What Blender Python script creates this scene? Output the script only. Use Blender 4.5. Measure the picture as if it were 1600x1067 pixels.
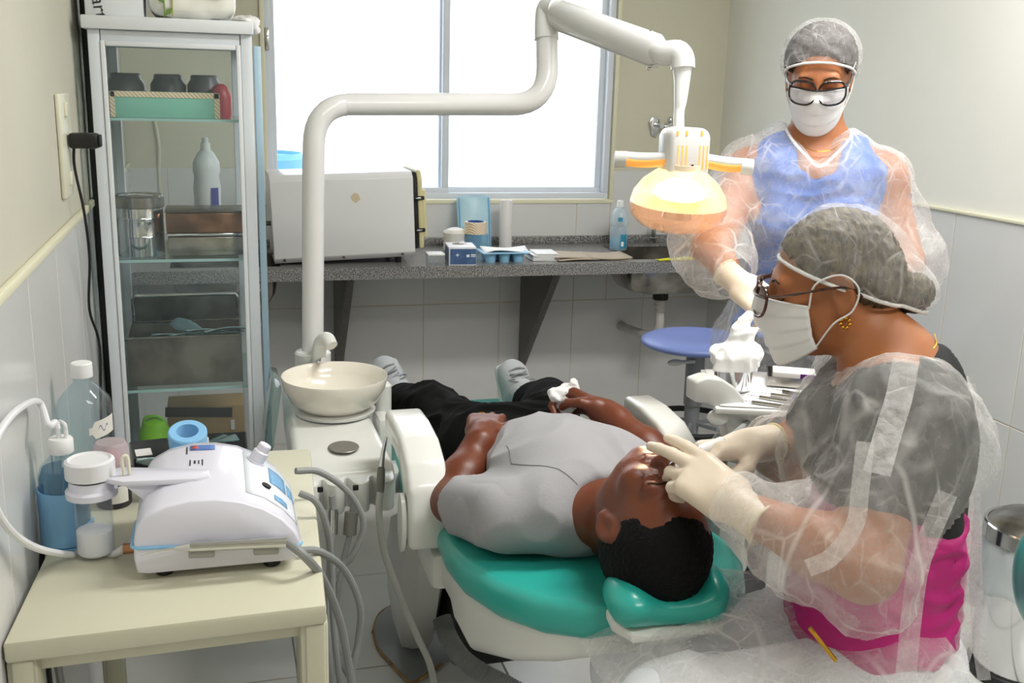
import bpy, bmesh, math, random
import numpy as np
from mathutils import Vector, Matrix, Euler, noise as mnoise

S = bpy.context.scene
C = S.collection
for o in list(bpy.data.objects):
    bpy.data.objects.remove(o)

# ---------------------------------------------------------------- camera
PITCH, YAW, ROLL, FPX = 0.240099, 0.2823, -0.0278, 1608.5
cam_d = bpy.data.cameras.new('camera')
cam_d.sensor_width = 36.0
cam_d.lens = FPX * 36.0 / 1600.0
cam_d.clip_start = 0.02
cam = bpy.data.objects.new('camera', cam_d)
C.objects.link(cam)
fw = Vector((math.sin(YAW)*math.cos(PITCH), math.cos(YAW)*math.cos(PITCH), -math.sin(PITCH)))
rt = Vector((math.cos(YAW), -math.sin(YAW), 0))
dn = fw.cross(rt)
r2 = rt*math.cos(ROLL) + dn*math.sin(ROLL)
d2 = dn*math.cos(ROLL) - rt*math.sin(ROLL)
cam.matrix_world = Matrix(((r2.x, -d2.x, -fw.x, 0), (r2.y, -d2.y, -fw.y, 0), (r2.z, -d2.z, -fw.z, 1.5), (0, 0, 0, 1)))
S.camera = cam

# ---------------------------------------------------------------- world and light
S.view_settings.view_transform = 'Standard'
S.view_settings.look = 'None'
S.view_settings.gamma = 1.0
S.view_settings.use_curve_mapping = False
S.view_settings.exposure = 0.0
w = bpy.data.worlds.new('world'); S.world = w; w.use_nodes = True
bg = w.node_tree.nodes['Background']
bg.inputs[0].default_value = (0.94, 0.97, 1.0, 1)
bg.inputs[1].default_value = 3.2
try:
    S.cycles.transparent_max_bounces = 24
    S.cycles.max_bounces = 10
except Exception:
    pass

def area(name, loc, target, size, sy, power, col=(1, 1, 1)):
    l = bpy.data.lights.new(name, 'AREA'); l.shape = 'RECTANGLE'; l.size = size; l.size_y = sy
    l.energy = power; l.color = col
    o = bpy.data.objects.new(name, l); C.objects.link(o)
    o.location = loc
    o.rotation_euler = (Vector(target)-Vector(loc)).to_track_quat('-Z', 'Y').to_euler()
    return o
# two unseen ceiling fluorescent fixtures (built further down at the same places)
area('unseen_tube_light', (1.05, 0.35, 2.585), (1.05, 0.9, 0), 1.16, 0.3, 17, (1.0, 0.99, 0.96))  # unseen lamp added for frontal light, in place of a flash
area('unseen_tube_light', (1.45, 1.75, 2.585), (1.45, 1.75, 0), 1.16, 0.3, 40, (1.0, 0.99, 0.96))

# ---------------------------------------------------------------- materials
def lin(c):
    return c/12.92 if c <= 0.04045 else ((c+0.055)/1.055)**2.4
def hx(h):
    h = h.lstrip('#')
    return tuple(lin(int(h[i:i+2], 16)/255) for i in (0, 2, 4)) + (1,)
MATS = {}
def nt(name):
    m = bpy.data.materials.new(name); m.use_nodes = True
    n = m.node_tree.nodes; n.clear()
    return m, n, m.node_tree.links
def noise_node(n, l, scale, detail=4, coord='Object', rough=0.55, stretch=None, dist=0.0):
    tc = n.new('ShaderNodeTexCoord'); src = tc.outputs[coord]
    if stretch:
        mp = n.new('ShaderNodeMapping'); mp.inputs['Scale'].default_value = stretch
        l.new(src, mp.inputs[0]); src = mp.outputs[0]
    t = n.new('ShaderNodeTexNoise'); t.inputs['Scale'].default_value = scale
    t.inputs['Detail'].default_value = detail; t.inputs['Roughness'].default_value = rough
    t.inputs['Distortion'].default_value = dist
    l.new(src, t.inputs['Vector'])
    return t
def ramp(n, l, src, p0, c0, p1, c1):
    r = n.new('ShaderNodeValToRGB'); e = r.color_ramp.elements
    e[0].position = p0; e[0].color = c0; e[1].position = p1; e[1].color = c1
    l.new(src, r.inputs[0]); return r.outputs[0]
def pm(name, col, rough=0.5, metal=0.0, var=0.06, vs=6.0, bump=0.0, bs=60.0, col2=None, spec=0.5, sheen=0.0,
       sss=0.0, coat=0.0, stretch=None, p=(0.35, 0.65), emit=None, es=0.0):
    """principled material with noise colour variation and optional noise relief"""
    m, n, l = nt(name)
    out = n.new('ShaderNodeOutputMaterial'); b = n.new('ShaderNodeBsdfPrincipled')
    l.new(b.outputs[0], out.inputs[0])
    c = hx(col) if isinstance(col, str) else col
    c2 = (hx(col2) if col2 else tuple(max(0, v*(1-var)) for v in c[:3])+(1,))
    t = noise_node(n, l, vs, stretch=stretch)
    l.new(ramp(n, l, t.outputs[0], p[0], c, p[1], c2), b.inputs['Base Color'])
    b.inputs['Roughness'].default_value = rough; b.inputs['Metallic'].default_value = metal
    b.inputs['Specular IOR Level'].default_value = spec
    b.inputs['Coat Weight'].default_value = coat
    if sheen: b.inputs['Sheen Weight'].default_value = sheen
    if sss:
        b.inputs['Subsurface Weight'].default_value = sss; b.inputs['Subsurface Radius'].default_value = (0.012, 0.005, 0.003)
        b.inputs['Subsurface Scale'].default_value = 0.5
    if bump:
        t2 = noise_node(n, l, bs, 5, stretch=stretch)
        bp = n.new('ShaderNodeBump'); bp.inputs['Strength'].default_value = bump; bp.inputs['Distance'].default_value = 0.004
        l.new(t2.outputs[0], bp.inputs['Height']); l.new(bp.outputs[0], b.inputs['Normal'])
    if emit:
        b.inputs['Emission Color'].default_value = hx(emit); b.inputs['Emission Strength'].default_value = es
    MATS[name] = m
    return m
def glass(name, tint, ior=1.45, rough=0.03, haze=0.0, hazecol='#ffffff'):
    """thin clear sheet: transparent body, fresnel reflection, optional milky haze"""
    m, n, l = nt(name)
    out = n.new('ShaderNodeOutputMaterial')
    tr = n.new('ShaderNodeBsdfTransparent'); tr.inputs[0].default_value = hx(tint)
    gl = n.new('ShaderNodeBsdfGlossy'); gl.inputs['Roughness'].default_value = rough
    fr = n.new('ShaderNodeFresnel'); fr.inputs[0].default_value = ior
    body = tr.outputs[0]
    if haze:
        df = n.new('ShaderNodeBsdfDiffuse'); df.inputs[0].default_value = hx(hazecol)
        tl = n.new('ShaderNodeBsdfTranslucent'); tl.inputs[0].default_value = hx(hazecol)
        a = n.new('ShaderNodeMixShader'); a.inputs[0].default_value = 0.5
        l.new(df.outputs[0], a.inputs[1]); l.new(tl.outputs[0], a.inputs[2])
        t = noise_node(n, l, 8)
        mr = n.new('ShaderNodeMapRange'); mr.inputs[3].default_value = haze*0.75; mr.inputs[4].default_value = haze*1.25
        l.new(t.outputs[0], mr.inputs[0])
        b2 = n.new('ShaderNodeMixShader'); l.new(mr.outputs[0], b2.inputs[0])
        l.new(tr.outputs[0], b2.inputs[1]); l.new(a.outputs[0], b2.inputs[2]); body = b2.outputs[0]
    ge = n.new('ShaderNodeNewGeometry'); iv = n.new('ShaderNodeMath'); iv.operation = 'SUBTRACT'; iv.inputs[0].default_value = 1.0
    l.new(ge.outputs['Backfacing'], iv.inputs[1])          # a sheet reflects on its outer face only
    mu = n.new('ShaderNodeMath'); mu.operation = 'MULTIPLY'; l.new(fr.outputs[0], mu.inputs[0]); l.new(iv.outputs[0], mu.inputs[1])
    mx = n.new('ShaderNodeMixShader'); l.new(mu.outputs[0], mx.inputs[0]); l.new(body, mx.inputs[1]); l.new(gl.outputs[0], mx.inputs[2])
    l.new(mx.outputs[0], out.inputs[0])
    MATS[name] = m
    return m
def veil(name, col, base, crease, scale=9.0, stretch=(1, 1, 1), seed=0.0, bump=0.5, width=0.03):
    """thin non-woven cloth that lets the things under it show; the crumple creases are denser"""
    m, n, l = nt(name)
    out = n.new('ShaderNodeOutputMaterial')
    tr = n.new('ShaderNodeBsdfTransparent')
    df = n.new('ShaderNodeBsdfPrincipled'); df.inputs['Base Color'].default_value = hx(col); df.inputs['Roughness'].default_value = 0.55
    df.inputs['Specular IOR Level'].default_value = 0.35
    tl = n.new('ShaderNodeBsdfTranslucent'); tl.inputs[0].default_value = hx(col)
    a = n.new('ShaderNodeMixShader'); a.inputs[0].default_value = 0.3
    l.new(df.outputs[0], a.inputs[1]); l.new(tl.outputs[0], a.inputs[2])
    tc = n.new('ShaderNodeTexCoord')
    def math_(op, x, y=None, clamp=False):
        k = n.new('ShaderNodeMath'); k.operation = op; k.use_clamp = clamp
        for i, v in enumerate((x, y)):
            if v is None: continue
            if isinstance(v, (int, float)): k.inputs[i].default_value = v
            else: l.new(v, k.inputs[i])
        return k.outputs[0]
    tot = None; hgt = None
    for i, (sc, wgt, wd) in enumerate(((scale, 1.0, width), (scale*2.3, 0.6, width*1.3), (scale*4.5, 0.35, width*1.8))):
        mp = n.new('ShaderNodeMapping'); mp.inputs['Scale'].default_value = stretch
        mp.inputs['Location'].default_value = (seed+i*3.1, seed*1.7, i*1.3); mp.inputs['Rotation'].default_value = (0.5*i, 0.3+0.6*i, 0.8*i)
        l.new(tc.outputs['Object'], mp.inputs[0])
        wn = n.new('ShaderNodeTexNoise'); wn.inputs['Scale'].default_value = sc*0.8; wn.inputs['Detail'].default_value = 1.0; l.new(mp.outputs[0], wn.inputs['Vector'])
        vm = n.new('ShaderNodeVectorMath'); vm.operation = 'MULTIPLY_ADD'; vm.inputs[1].default_value = (0.35/sc, 0.35/sc, 0.35/sc)
        l.new(wn.outputs['Color'], vm.inputs[0]); l.new(mp.outputs[0], vm.inputs[2])
        vo = n.new('ShaderNodeTexVoronoi'); vo.feature = 'DISTANCE_TO_EDGE'; vo.inputs['Scale'].default_value = sc; l.new(vm.outputs[0], vo.inputs['Vector'])
        mr = n.new('ShaderNodeMapRange'); mr.interpolation_type = 'SMOOTHSTEP'; mr.inputs[1].default_value = 0.0; mr.inputs[2].default_value = wd
        mr.inputs[3].default_value = 1.0; mr.inputs[4].default_value = 0.0; l.new(vo.outputs['Distance'], mr.inputs[0])
        # creases fade in and out along their length
        fd = n.new('ShaderNodeTexNoise'); fd.inputs['Scale'].default_value = sc*1.1; fd.inputs['Detail'].default_value = 1.0; l.new(mp.outputs[0], fd.inputs['Vector'])
        mf = n.new('ShaderNodeMapRange'); mf.inputs[1].default_value = 0.44; mf.inputs[2].default_value = 0.66; mf.inputs[3].default_value = 0.0; mf.inputs[4].default_value = wgt; l.new(fd.outputs[0], mf.inputs[0])
        v = math_('MULTIPLY', mr.outputs[0], mf.outputs[0])
        tot = v if tot is None else math_('MAXIMUM', tot, v)
        hv = math_('MULTIPLY', vo.outputs['Distance'], wgt)
        hgt = hv if hgt is None else math_('ADD', hgt, hv)
    t3 = noise_node(n, l, scale*3.0, 8, rough=0.75)
    mr3 = n.new('ShaderNodeMapRange'); mr3.inputs[1].default_value = 0.32; mr3.inputs[2].default_value = 0.68
    mr3.inputs[3].default_value = base*0.62; mr3.inputs[4].default_value = base*1.38
    l.new(t3.outputs[0], mr3.inputs[0])
    op = math_('ADD', math_('MULTIPLY', tot, crease), mr3.outputs[0], True)
    bp = n.new('ShaderNodeBump'); bp.inputs['Strength'].default_value = bump; bp.inputs['Distance'].default_value = 0.02
    l.new(hgt, bp.inputs['Height']); l.new(bp.outputs[0], df.inputs['Normal'])
    mx = n.new('ShaderNodeMixShader'); l.new(op, mx.inputs[0]); l.new(tr.outputs[0], mx.inputs[1]); l.new(a.outputs[0], mx.inputs[2])
    l.new(mx.outputs[0], out.inputs[0])
    MATS[name] = m
    return m

# ---------------------------------------------------------------- geometry helpers
def rotm(e):
    if e is None: return Matrix.Identity(3)
    if isinstance(e, Matrix): return e.to_3x3()
    return Euler(e).to_matrix()
def catmull(pts, n):
    P = [Vector(p) for p in pts]
    if len(P) < 3: return P
    out = []
    for i in range(len(P)-1):
        p0 = P[i-1] if i else P[0]*2-P[1]; p1 = P[i]; p2 = P[i+1]; p3 = P[i+2] if i+2 < len(P) else P[-1]*2-P[-2]
        for j in range(n):
            t = j/n
            out.append(0.5*((2*p1)+(p2-p0)*t+(2*p0-5*p1+4*p2-p3)*t*t+(3*p1-p0-3*p2+p3)*t**3))
    out.append(P[-1]); return out
class G:
    """collects shapes and links them as one mesh object"""
    def __init__(self): self.bm = bmesh.new()
    def box(self, c, s, rot=None, bev=0.0, seg=2, taper=None):
        b = bmesh.new(); bmesh.ops.create_cube(b, size=1.0)
        for v in b.verts:
            if taper and v.co.z > 0: v.co.x *= taper[0]; v.co.y *= taper[1]
            v.co = Vector((v.co.x*s[0], v.co.y*s[1], v.co.z*s[2]))
        if bev: bmesh.ops.bevel(b, geom=list(b.edges)[:], offset=bev, segments=seg, profile=0.5, affect='EDGES')
        return self._take(b, c, rot)
    def _take(self, b, c=(0, 0, 0), rot=None):
        R = rotm(rot); c = Vector(c)
        vm = {}
        for v in b.verts: vm[v] = self.bm.verts.new(R @ v.co + c)
        for f in b.faces:
            try: self.bm.faces.new([vm[v] for v in f.verts])
            except ValueError: pass
        b.free(); return self
    def lathe(self, prof, c=(0, 0, 0), rot=None, seg=28, sx=1.0, sy=1.0):
        R = rotm(rot); c = Vector(c); rings = []
        for r, z in prof:
            if r <= 1e-6: rings.append([self.bm.verts.new(R @ Vector((0, 0, z)) + c)])
            else: rings.append([self.bm.verts.new(R @ Vector((r*sx*math.cos(2*math.pi*i/seg), r*sy*math.sin(2*math.pi*i/seg), z)) + c) for i in range(seg)])
        for a, b in zip(rings, rings[1:]):
            for i in range(seg):
                j = (i+1) % seg
                if len(a) == 1 and len(b) == 1: continue
                if len(a) == 1: self.bm.faces.new((a[0], b[j], b[i])) if False else self.bm.faces.new((a[0], b[i], b[j]))
                elif len(b) == 1: self.bm.faces.new((a[i], a[j], b[0]))
                else: self.bm.faces.new((a[i], a[j], b[j], b[i]))
        return self
    def cyl(self, c, r, h, rot=None, seg=28, bev=0.0, r2=None):
        r2 = r if r2 is None else r2
        b = min(bev, h/2, r/2)
        if b: return self.lathe([(0, 0), (r-b, 0), (r, b), (r2, h-b), (r2-b, h), (0, h)], c, rot, seg)
        return self.lathe([(0, 0), (r, 0), (r2, h), (0, h)], c, rot, seg)
    def tube(self, pts, r, seg=12, n=6, caps=True, flat=None, up=None):
        P = catmull(pts, n) if n > 1 else [Vector(p) for p in pts]
        N = len(P)
        rr = r if callable(r) else (lambda t: r)
        rings = []; prev = Vector(up) if up else None
        for i, p in enumerate(P):
            t = (P[min(i+1, N-1)]-P[max(i-1, 0)]).normalized()
            if prev is None:
                prev = t.orthogonal()
            nrm = (prev - t*prev.dot(t))
            if nrm.length < 1e-6: nrm = t.orthogonal()
            nrm.normalize(); bn = t.cross(nrm); prev = nrm
            R_ = rr(i/(N-1)); fa, fb = flat if flat else (1, 1)
            rings.append([self.bm.verts.new(p + nrm*(R_*fa*math.cos(2*math.pi*k/seg)) + bn*(R_*fb*math.sin(2*math.pi*k/seg))) for k in range(seg)])
        for a, b in zip(rings, rings[1:]):
            for k in range(seg):
                j = (k+1) % seg
                self.bm.faces.new((a[k], a[j], b[j], b[k]))
        if caps:
            self.bm.faces.new(rings[0][::-1]); self.bm.faces.new(rings[-1])
        return self
    def prism(self, poly, axis, lo, hi, bev=0.0, rot=None, c=(0, 0, 0), seg=2):
        """polygon in the plane normal to axis, extruded from lo to hi"""
        b = bmesh.new()
        def mk(u, v, t):
            return {'x': Vector((t, u, v)), 'y': Vector((u, t, v)), 'z': Vector((u, v, t))}[axis]
        A = [b.verts.new(mk(u, v, lo)) for u, v in poly]; B = [b.verts.new(mk(u, v, hi)) for u, v in poly]
        b.faces.new(A[::-1]); b.faces.new(B)
        for i in range(len(poly)):
            j = (i+1) % len(poly); b.faces.new((A[i], A[j], B[j], B[i]))
        bmesh.ops.recalc_face_normals(b, faces=b.faces[:])
        if bev: bmesh.ops.bevel(b, geom=[e for e in b.edges], offset=bev, segments=seg, profile=0.5, affect='EDGES', clamp_overlap=True)
        return self._take(b, c, rot)
    def grid(self, fn, nu, nv, thick=0.0):
        vs = [[self.bm.verts.new(fn(i/nu, j/nv)) for j in range(nv+1)] for i in range(nu+1)]
        fs = [self.bm.faces.new((vs[i][j], vs[i+1][j], vs[i+1][j+1], vs[i][j+1])) for i in range(nu) for j in range(nv)]
        if thick:
            self.bm.normal_update()
            bmesh.ops.solidify(self.bm, geom=fs, thickness=thick)
        return self
    def ell(self, c, r, rot=None, su=20, sv=12):
        b = bmesh.new(); bmesh.ops.create_uvsphere(b, u_segments=su, v_segments=sv, radius=1.0)
        for v in b.verts: v.co = Vector((v.co.x*r[0], v.co.y*r[1], v.co.z*r[2]))
        return self._take(b, c, rot)
    def mesh(self, name, mat, ang=0.6, recalc=True):
        bm = self.bm
        if recalc: bmesh.ops.recalc_face_normals(bm, faces=bm.faces[:])
        for f in bm.faces: f.smooth = True
        for e in bm.edges:
            if len(e.link_faces) == 2 and e.calc_face_angle(0) > ang: e.smooth = False
        me = bpy.data.meshes.new(name); bm.to_mesh(me); bm.free()
        if mat: me.materials.append(MATS[mat])
        return me
    def out(self, name, mat, parent=None, ang=0.6, kind=None, recalc=True):
        o = bpy.data.objects.new(name, self.mesh(name, mat, ang, recalc)); C.objects.link(o)
        if parent: attach(o, parent)
        if kind: o['kind'] = kind
        return o
def attach(o, parent):
    """parent o keeping its place in the room"""
    o.parent = parent
    if parent.parent is None:
        o.matrix_parent_inverse = Matrix.Translation(-Vector(parent.location))
def thing(name, label, cat, loc=(0, 0, 0), group=None):
    o = bpy.data.objects.new(name, None); C.objects.link(o); o.location = loc; o.empty_display_size = 0.05
    o['label'] = label; o['category'] = cat
    if group: o['group'] = group
    return o
def tag(o, label, cat, group=None):
    o['label'] = label; o['category'] = cat
    if group: o['group'] = group
    return o
def struct(name, g, mat, parent=None, ang=0.6):
    o = g.out(name, mat, parent, ang)
    if parent is None: o['kind'] = 'structure'
    return o
def text(s, size, M, mat, parent, name='lettering', depth=0.0004):
    cu = bpy.data.curves.new(name, 'FONT'); cu.body = s; cu.size = size; cu.extrude = depth; cu.align_x = 'CENTER'; cu.align_y = 'CENTER'
    o = bpy.data.objects.new(name, cu); C.objects.link(o)
    dg = bpy.context.evaluated_depsgraph_get()
    me = bpy.data.meshes.new_from_object(o.evaluated_get(dg)); bpy.data.objects.remove(o)
    me.transform(M); me.materials.clear(); me.materials.append(MATS[mat])
    o = bpy.data.objects.new(name, me); C.objects.link(o); attach(o, parent)
    return o
def frame(origin, xdir, zdir):
    """matrix whose x axis is xdir and z axis is zdir"""
    x = Vector(xdir).normalized(); z = Vector(zdir); z = (z - x*z.dot(x)).normalized(); y = z.cross(x)
    M = Matrix((x, y, z)).transposed().to_4x4(); M.translation = Vector(origin); return M

# ---------------------------------------------------------------- smooth solids (signed distance field -> one skin)
class Field:
    def __init__(self, lo, hi, h):
        self.lo = np.array(lo, float); self.h = h
        self.n = np.ceil((np.array(hi)-self.lo)/h).astype(int)+1
        self.ax = [self.lo[i]+h*np.arange(self.n[i]) for i in range(3)]
        self.F = np.full(self.n, 1.0, np.float32)
    def _blk(self, lo, hi, m):
        s = []
        for i in range(3):
            a = int(np.floor((lo[i]-m-self.lo[i])/self.h)); b = int(np.ceil((hi[i]+m-self.lo[i])/self.h))+1
            a = max(a, 0); b = min(b, self.n[i])
            if b <= a: return None, None
            s.append(slice(a, b))
        X = np.meshgrid(*[self.ax[i][s[i]] for i in range(3)], indexing='ij', sparse=True)
        return tuple(s), X
    def _mix(self, s, d, k, op):
        A = self.F[s]
        if op == '+':
            if k > 0:
                h = np.maximum(k-np.abs(A-d), 0)/k; r = np.minimum(A, d)-h*h*k*0.25
            else: r = np.minimum(A, d)
        elif op == '-':
            if k > 0:
                h = np.maximum(k-np.abs(A+d), 0)/k; r = np.maximum(A, -d)+h*h*k*0.25
            else: r = np.maximum(A, -d)
        self.F[s] = r
    def cap(self, a, b, ra, rb=None, k=0.01, op='+', grow=0.0):
        rb = ra if rb is None else rb; ra += grow; rb += grow
        a = np.array(a, float); b = np.array(b, float); R = max(ra, rb)
        s, X = self._blk(np.minimum(a, b)-R, np.maximum(a, b)+R, k+0.012)
        if s is None: return self
        ab = b-a; L = max(ab@ab, 1e-12)
        px, py, pz = X[0]-a[0], X[1]-a[1], X[2]-a[2]
        t = np.clip((px*ab[0]+py*ab[1]+pz*ab[2])/L, 0, 1)
        d = np.sqrt((px-t*ab[0])**2+(py-t*ab[1])**2+(pz-t*ab[2])**2)-(ra+t*(rb-ra))
        self._mix(s, d, k, op); return self
    def ell(self, c, r, R=None, k=0.01, op='+', grow=0.0):
        c = np.array(c, float); r = np.array(r, float)+grow
        Rm = np.array(R, float) if R is not None else np.eye(3)
        e = np.sqrt(((Rm*r)**2).sum(1))
        s, X = self._blk(c-e, c+e, k+0.012)
        if s is None: return self
        p = [X[i]-c[i] for i in range(3)]
        q = [sum(Rm[i, j]*p[i] for i in range(3)) for j in range(3)]
        k0 = np.sqrt(sum((q[i]/r[i])**2 for i in range(3))); k1 = np.sqrt(sum((q[i]/r[i]**2)**2 for i in range(3)))
        d = k0*(k0-1)/np.maximum(k1, 1e-6)
        self._mix(s, d, k, op); return self
    def box(self, c, hs, R=None, rad=0.01, k=0.01, op='+'):
        c = np.array(c, float); hs = np.array(hs, float)
        Rm = np.array(R, float) if R is not None else np.eye(3)
        e = np.abs(Rm)@hs
        s, X = self._blk(c-e, c+e, k+0.012)
        if s is None: return self
        p = [X[i]-c[i] for i in range(3)]
        q = [np.abs(sum(Rm[i, j]*p[i] for i in range(3)))-(hs[j]-rad) for j in range(3)]
        d = np.sqrt(sum(np.maximum(v, 0)**2 for v in q))+np.minimum(np.maximum(np.maximum(q[0], q[1]), q[2]), 0)-rad
        self._mix(s, d, k, op); return self
    def cut(self, p, nrm):
        """remove everything on the side nrm points to"""
        nrm = np.array(nrm, float); nrm /= np.linalg.norm(nrm); p = np.array(p, float)
        d = sum((self.ax[i].reshape([-1 if j == i else 1 for j in range(3)])-p[i])*nrm[i] for i in range(3))
        self.F = np.maximum(self.F, d.astype(np.float32)); return self
    def surf(self):
        F = self.F; h = self.h
        c = [F[i:F.shape[0]-1+i, j:F.shape[1]-1+j, k:F.shape[2]-1+k] for i in (0, 1) for j in (0, 1) for k in (0, 1)]
        neg = np.zeros(c[0].shape, np.int8)
        for v in c: neg += (v < 0)
        act = (neg > 0) & (neg < 8)
        I = np.argwhere(act); idx = np.full(act.shape, -1, np.int64); idx[act] = np.arange(len(I))
        vals = [v[act].astype(np.float64) for v in c]
        acc = np.zeros((len(I), 3)); cnt = np.zeros(len(I))
        corner = [(i, j, k) for i in (0, 1) for j in (0, 1) for k in (0, 1)]
        for a in range(8):
            for b in range(a+1, 8):
                ca, cb = np.array(corner[a]), np.array(corner[b])
                if np.abs(ca-cb).sum() != 1: continue
                m = (vals[a] < 0) != (vals[b] < 0)
                t = vals[a][m]/(vals[a][m]-vals[b][m])
                acc[m] += ca+t[:, None]*(cb-ca); cnt[m] += 1
        V = self.lo+(I+acc/cnt[:, None])*h
        faces = []
        for ax in range(3):
            u, v = (ax+1) % 3, (ax+2) % 3
            sl0 = [slice(None)]*3; sl1 = [slice(None)]*3
            sl0[ax] = slice(0, -1); sl1[ax] = slice(1, None)
            A = F[tuple(sl0)] < 0; B = F[tuple(sl1)] < 0
            for (m, flip) in ((A & ~B, False), (~A & B, True)):
                E = np.argwhere(m)
                ok = (E[:, u] >= 1) & (E[:, v] >= 1) & (E[:, u] < F.shape[u]-1) & (E[:, v] < F.shape[v]-1)
                E = E[ok]
                q = []
                for du, dv in ((-1, -1), (0, -1), (0, 0), (-1, 0)):
                    K = E.copy(); K[:, u] += du; K[:, v] += dv
                    q.append(idx[K[:, 0], K[:, 1], K[:, 2]])
                q = np.stack(q, 1)
                if flip: q = q[:, ::-1]
                faces.append(q)
        Q = np.concatenate(faces); Q = Q[(Q >= 0).all(1)]
        return V, Q
def relax(V, Q, it=2, f=0.5):
    for _ in range(it):
        acc = np.zeros_like(V); cnt = np.zeros(len(V))
        for a, b in ((0, 1), (1, 2), (2, 3), (3, 0)):
            np.add.at(acc, Q[:, a], V[Q[:, b]]); np.add.at(cnt, Q[:, a], 1)
            np.add.at(acc, Q[:, b], V[Q[:, a]]); np.add.at(cnt, Q[:, b], 1)
        V = V+f*(acc/np.maximum(cnt, 1)[:, None]-V)
    return V
def normals(V, Q):
    n = np.cross(V[Q[:, 2]]-V[Q[:, 0]], V[Q[:, 3]]-V[Q[:, 1]])
    N = np.zeros_like(V)
    for i in range(4): np.add.at(N, Q[:, i], n)
    return N/np.maximum(np.linalg.norm(N, axis=1), 1e-12)[:, None]
def wrinkle(V, Q, amp, freq, ridged=True, seed=0.0, st=(1, 1, 1), warp=0.0):
    """push the skin in and out with folded noise"""
    N = normals(V, Q); W = np.empty(len(V))
    for i, p in enumerate(V):
        q = Vector((p[0]*freq*st[0]+seed, p[1]*freq*st[1]-seed*2, p[2]*freq*st[2]+seed*0.5))
        if warp: q = q+mnoise.noise_vector(q*0.5)*warp
        v = mnoise.noise(q)
        W[i] = (1-2*min(1, abs(v)*2.6)) if ridged else v
    return V+N*(W*amp)[:, None]
def skin(name, V, Q, mat, parent, keep=None):
    if keep is not None:
        m = keep(V)[Q].all(1); Q = Q[m]
        used = np.unique(Q); mp = np.full(len(V), -1); mp[used] = np.arange(len(used)); V = V[used]; Q = mp[Q]
    me = bpy.data.meshes.new(name)
    me.vertices.add(len(V)); me.vertices.foreach_set('co', V.astype(np.float32).ravel())
    me.loops.add(len(Q)*4); me.loops.foreach_set('vertex_index', Q.astype(np.int32).ravel())
    me.polygons.add(len(Q)); me.polygons.foreach_set('loop_start', np.arange(0, len(Q)*4, 4, dtype=np.int32))
    me.update(calc_edges=True); me.validate()
    me.polygons.foreach_set('use_smooth', np.ones(len(me.polygons), bool)); me.update()
    me.materials.append(MATS[mat])
    o = bpy.data.objects.new(name, me); C.objects.link(o)
    if parent: attach(o, parent)
    return o
# ---------------------------------------------------------------- palette
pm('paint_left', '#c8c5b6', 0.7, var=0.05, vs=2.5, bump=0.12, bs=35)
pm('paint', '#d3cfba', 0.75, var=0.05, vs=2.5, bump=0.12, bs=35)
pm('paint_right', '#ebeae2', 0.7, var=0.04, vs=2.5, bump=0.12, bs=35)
pm('ceiling_paint', '#e6e4da', 0.8)
pm('wall_tile', '#d9d9d8', 0.22, var=0.05, vs=3, bump=0.03, bs=25)
pm('grout', '#cdc3a8', 0.8, var=0.1, vs=20)
pm('trim_cream', '#e6e2c6', 0.45, var=0.05)
pm('floor_tile', '#dadad6', 0.2, var=0.07, vs=4, bump=0.02, bs=30)
pm('floor_grout', '#8f877a', 0.8, var=0.15, vs=20)
pm('aluminium', '#dfe5ee', 0.35, 0.0, var=0.05)
pm('rubber_black', '#17171a', 0.6)
pm('chrome', '#d6d6d8', 0.12, 1.0, var=0.05)
pm('steel', '#b4b0aa', 0.25, 1.0, col2='#77726b', vs=9, bump=0.05, bs=18)
pm('steel_dull', '#8f8980', 0.36, 0.85, col2='#5d574f', vs=7, bump=0.08, bs=14)
pm('copper_steel', '#c58e6c', 0.3, 1.0, col2='#6f5444', vs=7, bump=0.06, bs=14)
pm('concrete_out', '#d8d8d4', 0.9)
pm('barrel_blue', '#5f9fd8', 0.5)
# granite: speckles from fine noise
m, n, l = nt('granite'); MATS['granite'] = m
out = n.new('ShaderNodeOutputMaterial'); b = n.new('ShaderNodeBsdfPrincipled'); l.new(b.outputs[0], out.inputs[0])
t = noise_node(n, l, 260, 2, rough=0.8); cr = n.new('ShaderNodeValToRGB')
for p_, c_ in ((0.36, '#343334'), (0.47, '#6d6b6a'), (0.56, '#989694'), (0.66, '#bfbdb9')):
    e = cr.color_ramp.elements.new(p_); e.color = hx(c_)
cr.color_ramp.elements.remove(cr.color_ramp.elements[0]); cr.color_ramp.elements.remove(cr.color_ramp.elements[-1])
l.new(t.outputs[0], cr.inputs[0]); l.new(cr.outputs[0], b.inputs['Base Color']); b.inputs['Roughness'].default_value = 0.22
m2, n, l = nt('granite_dark'); MATS['granite_dark'] = m2
out = n.new('ShaderNodeOutputMaterial'); b = n.new('ShaderNodeBsdfPrincipled'); l.new(b.outputs[0], out.inputs[0])
t = noise_node(n, l, 220, 2, rough=0.8)
l.new(ramp(n, l, t.outputs[0], 0.4, hx('#3d3a37'), 0.62, hx('#67625c')), b.inputs['Base Color']); b.inputs['Roughness'].default_value = 0.3

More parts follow.
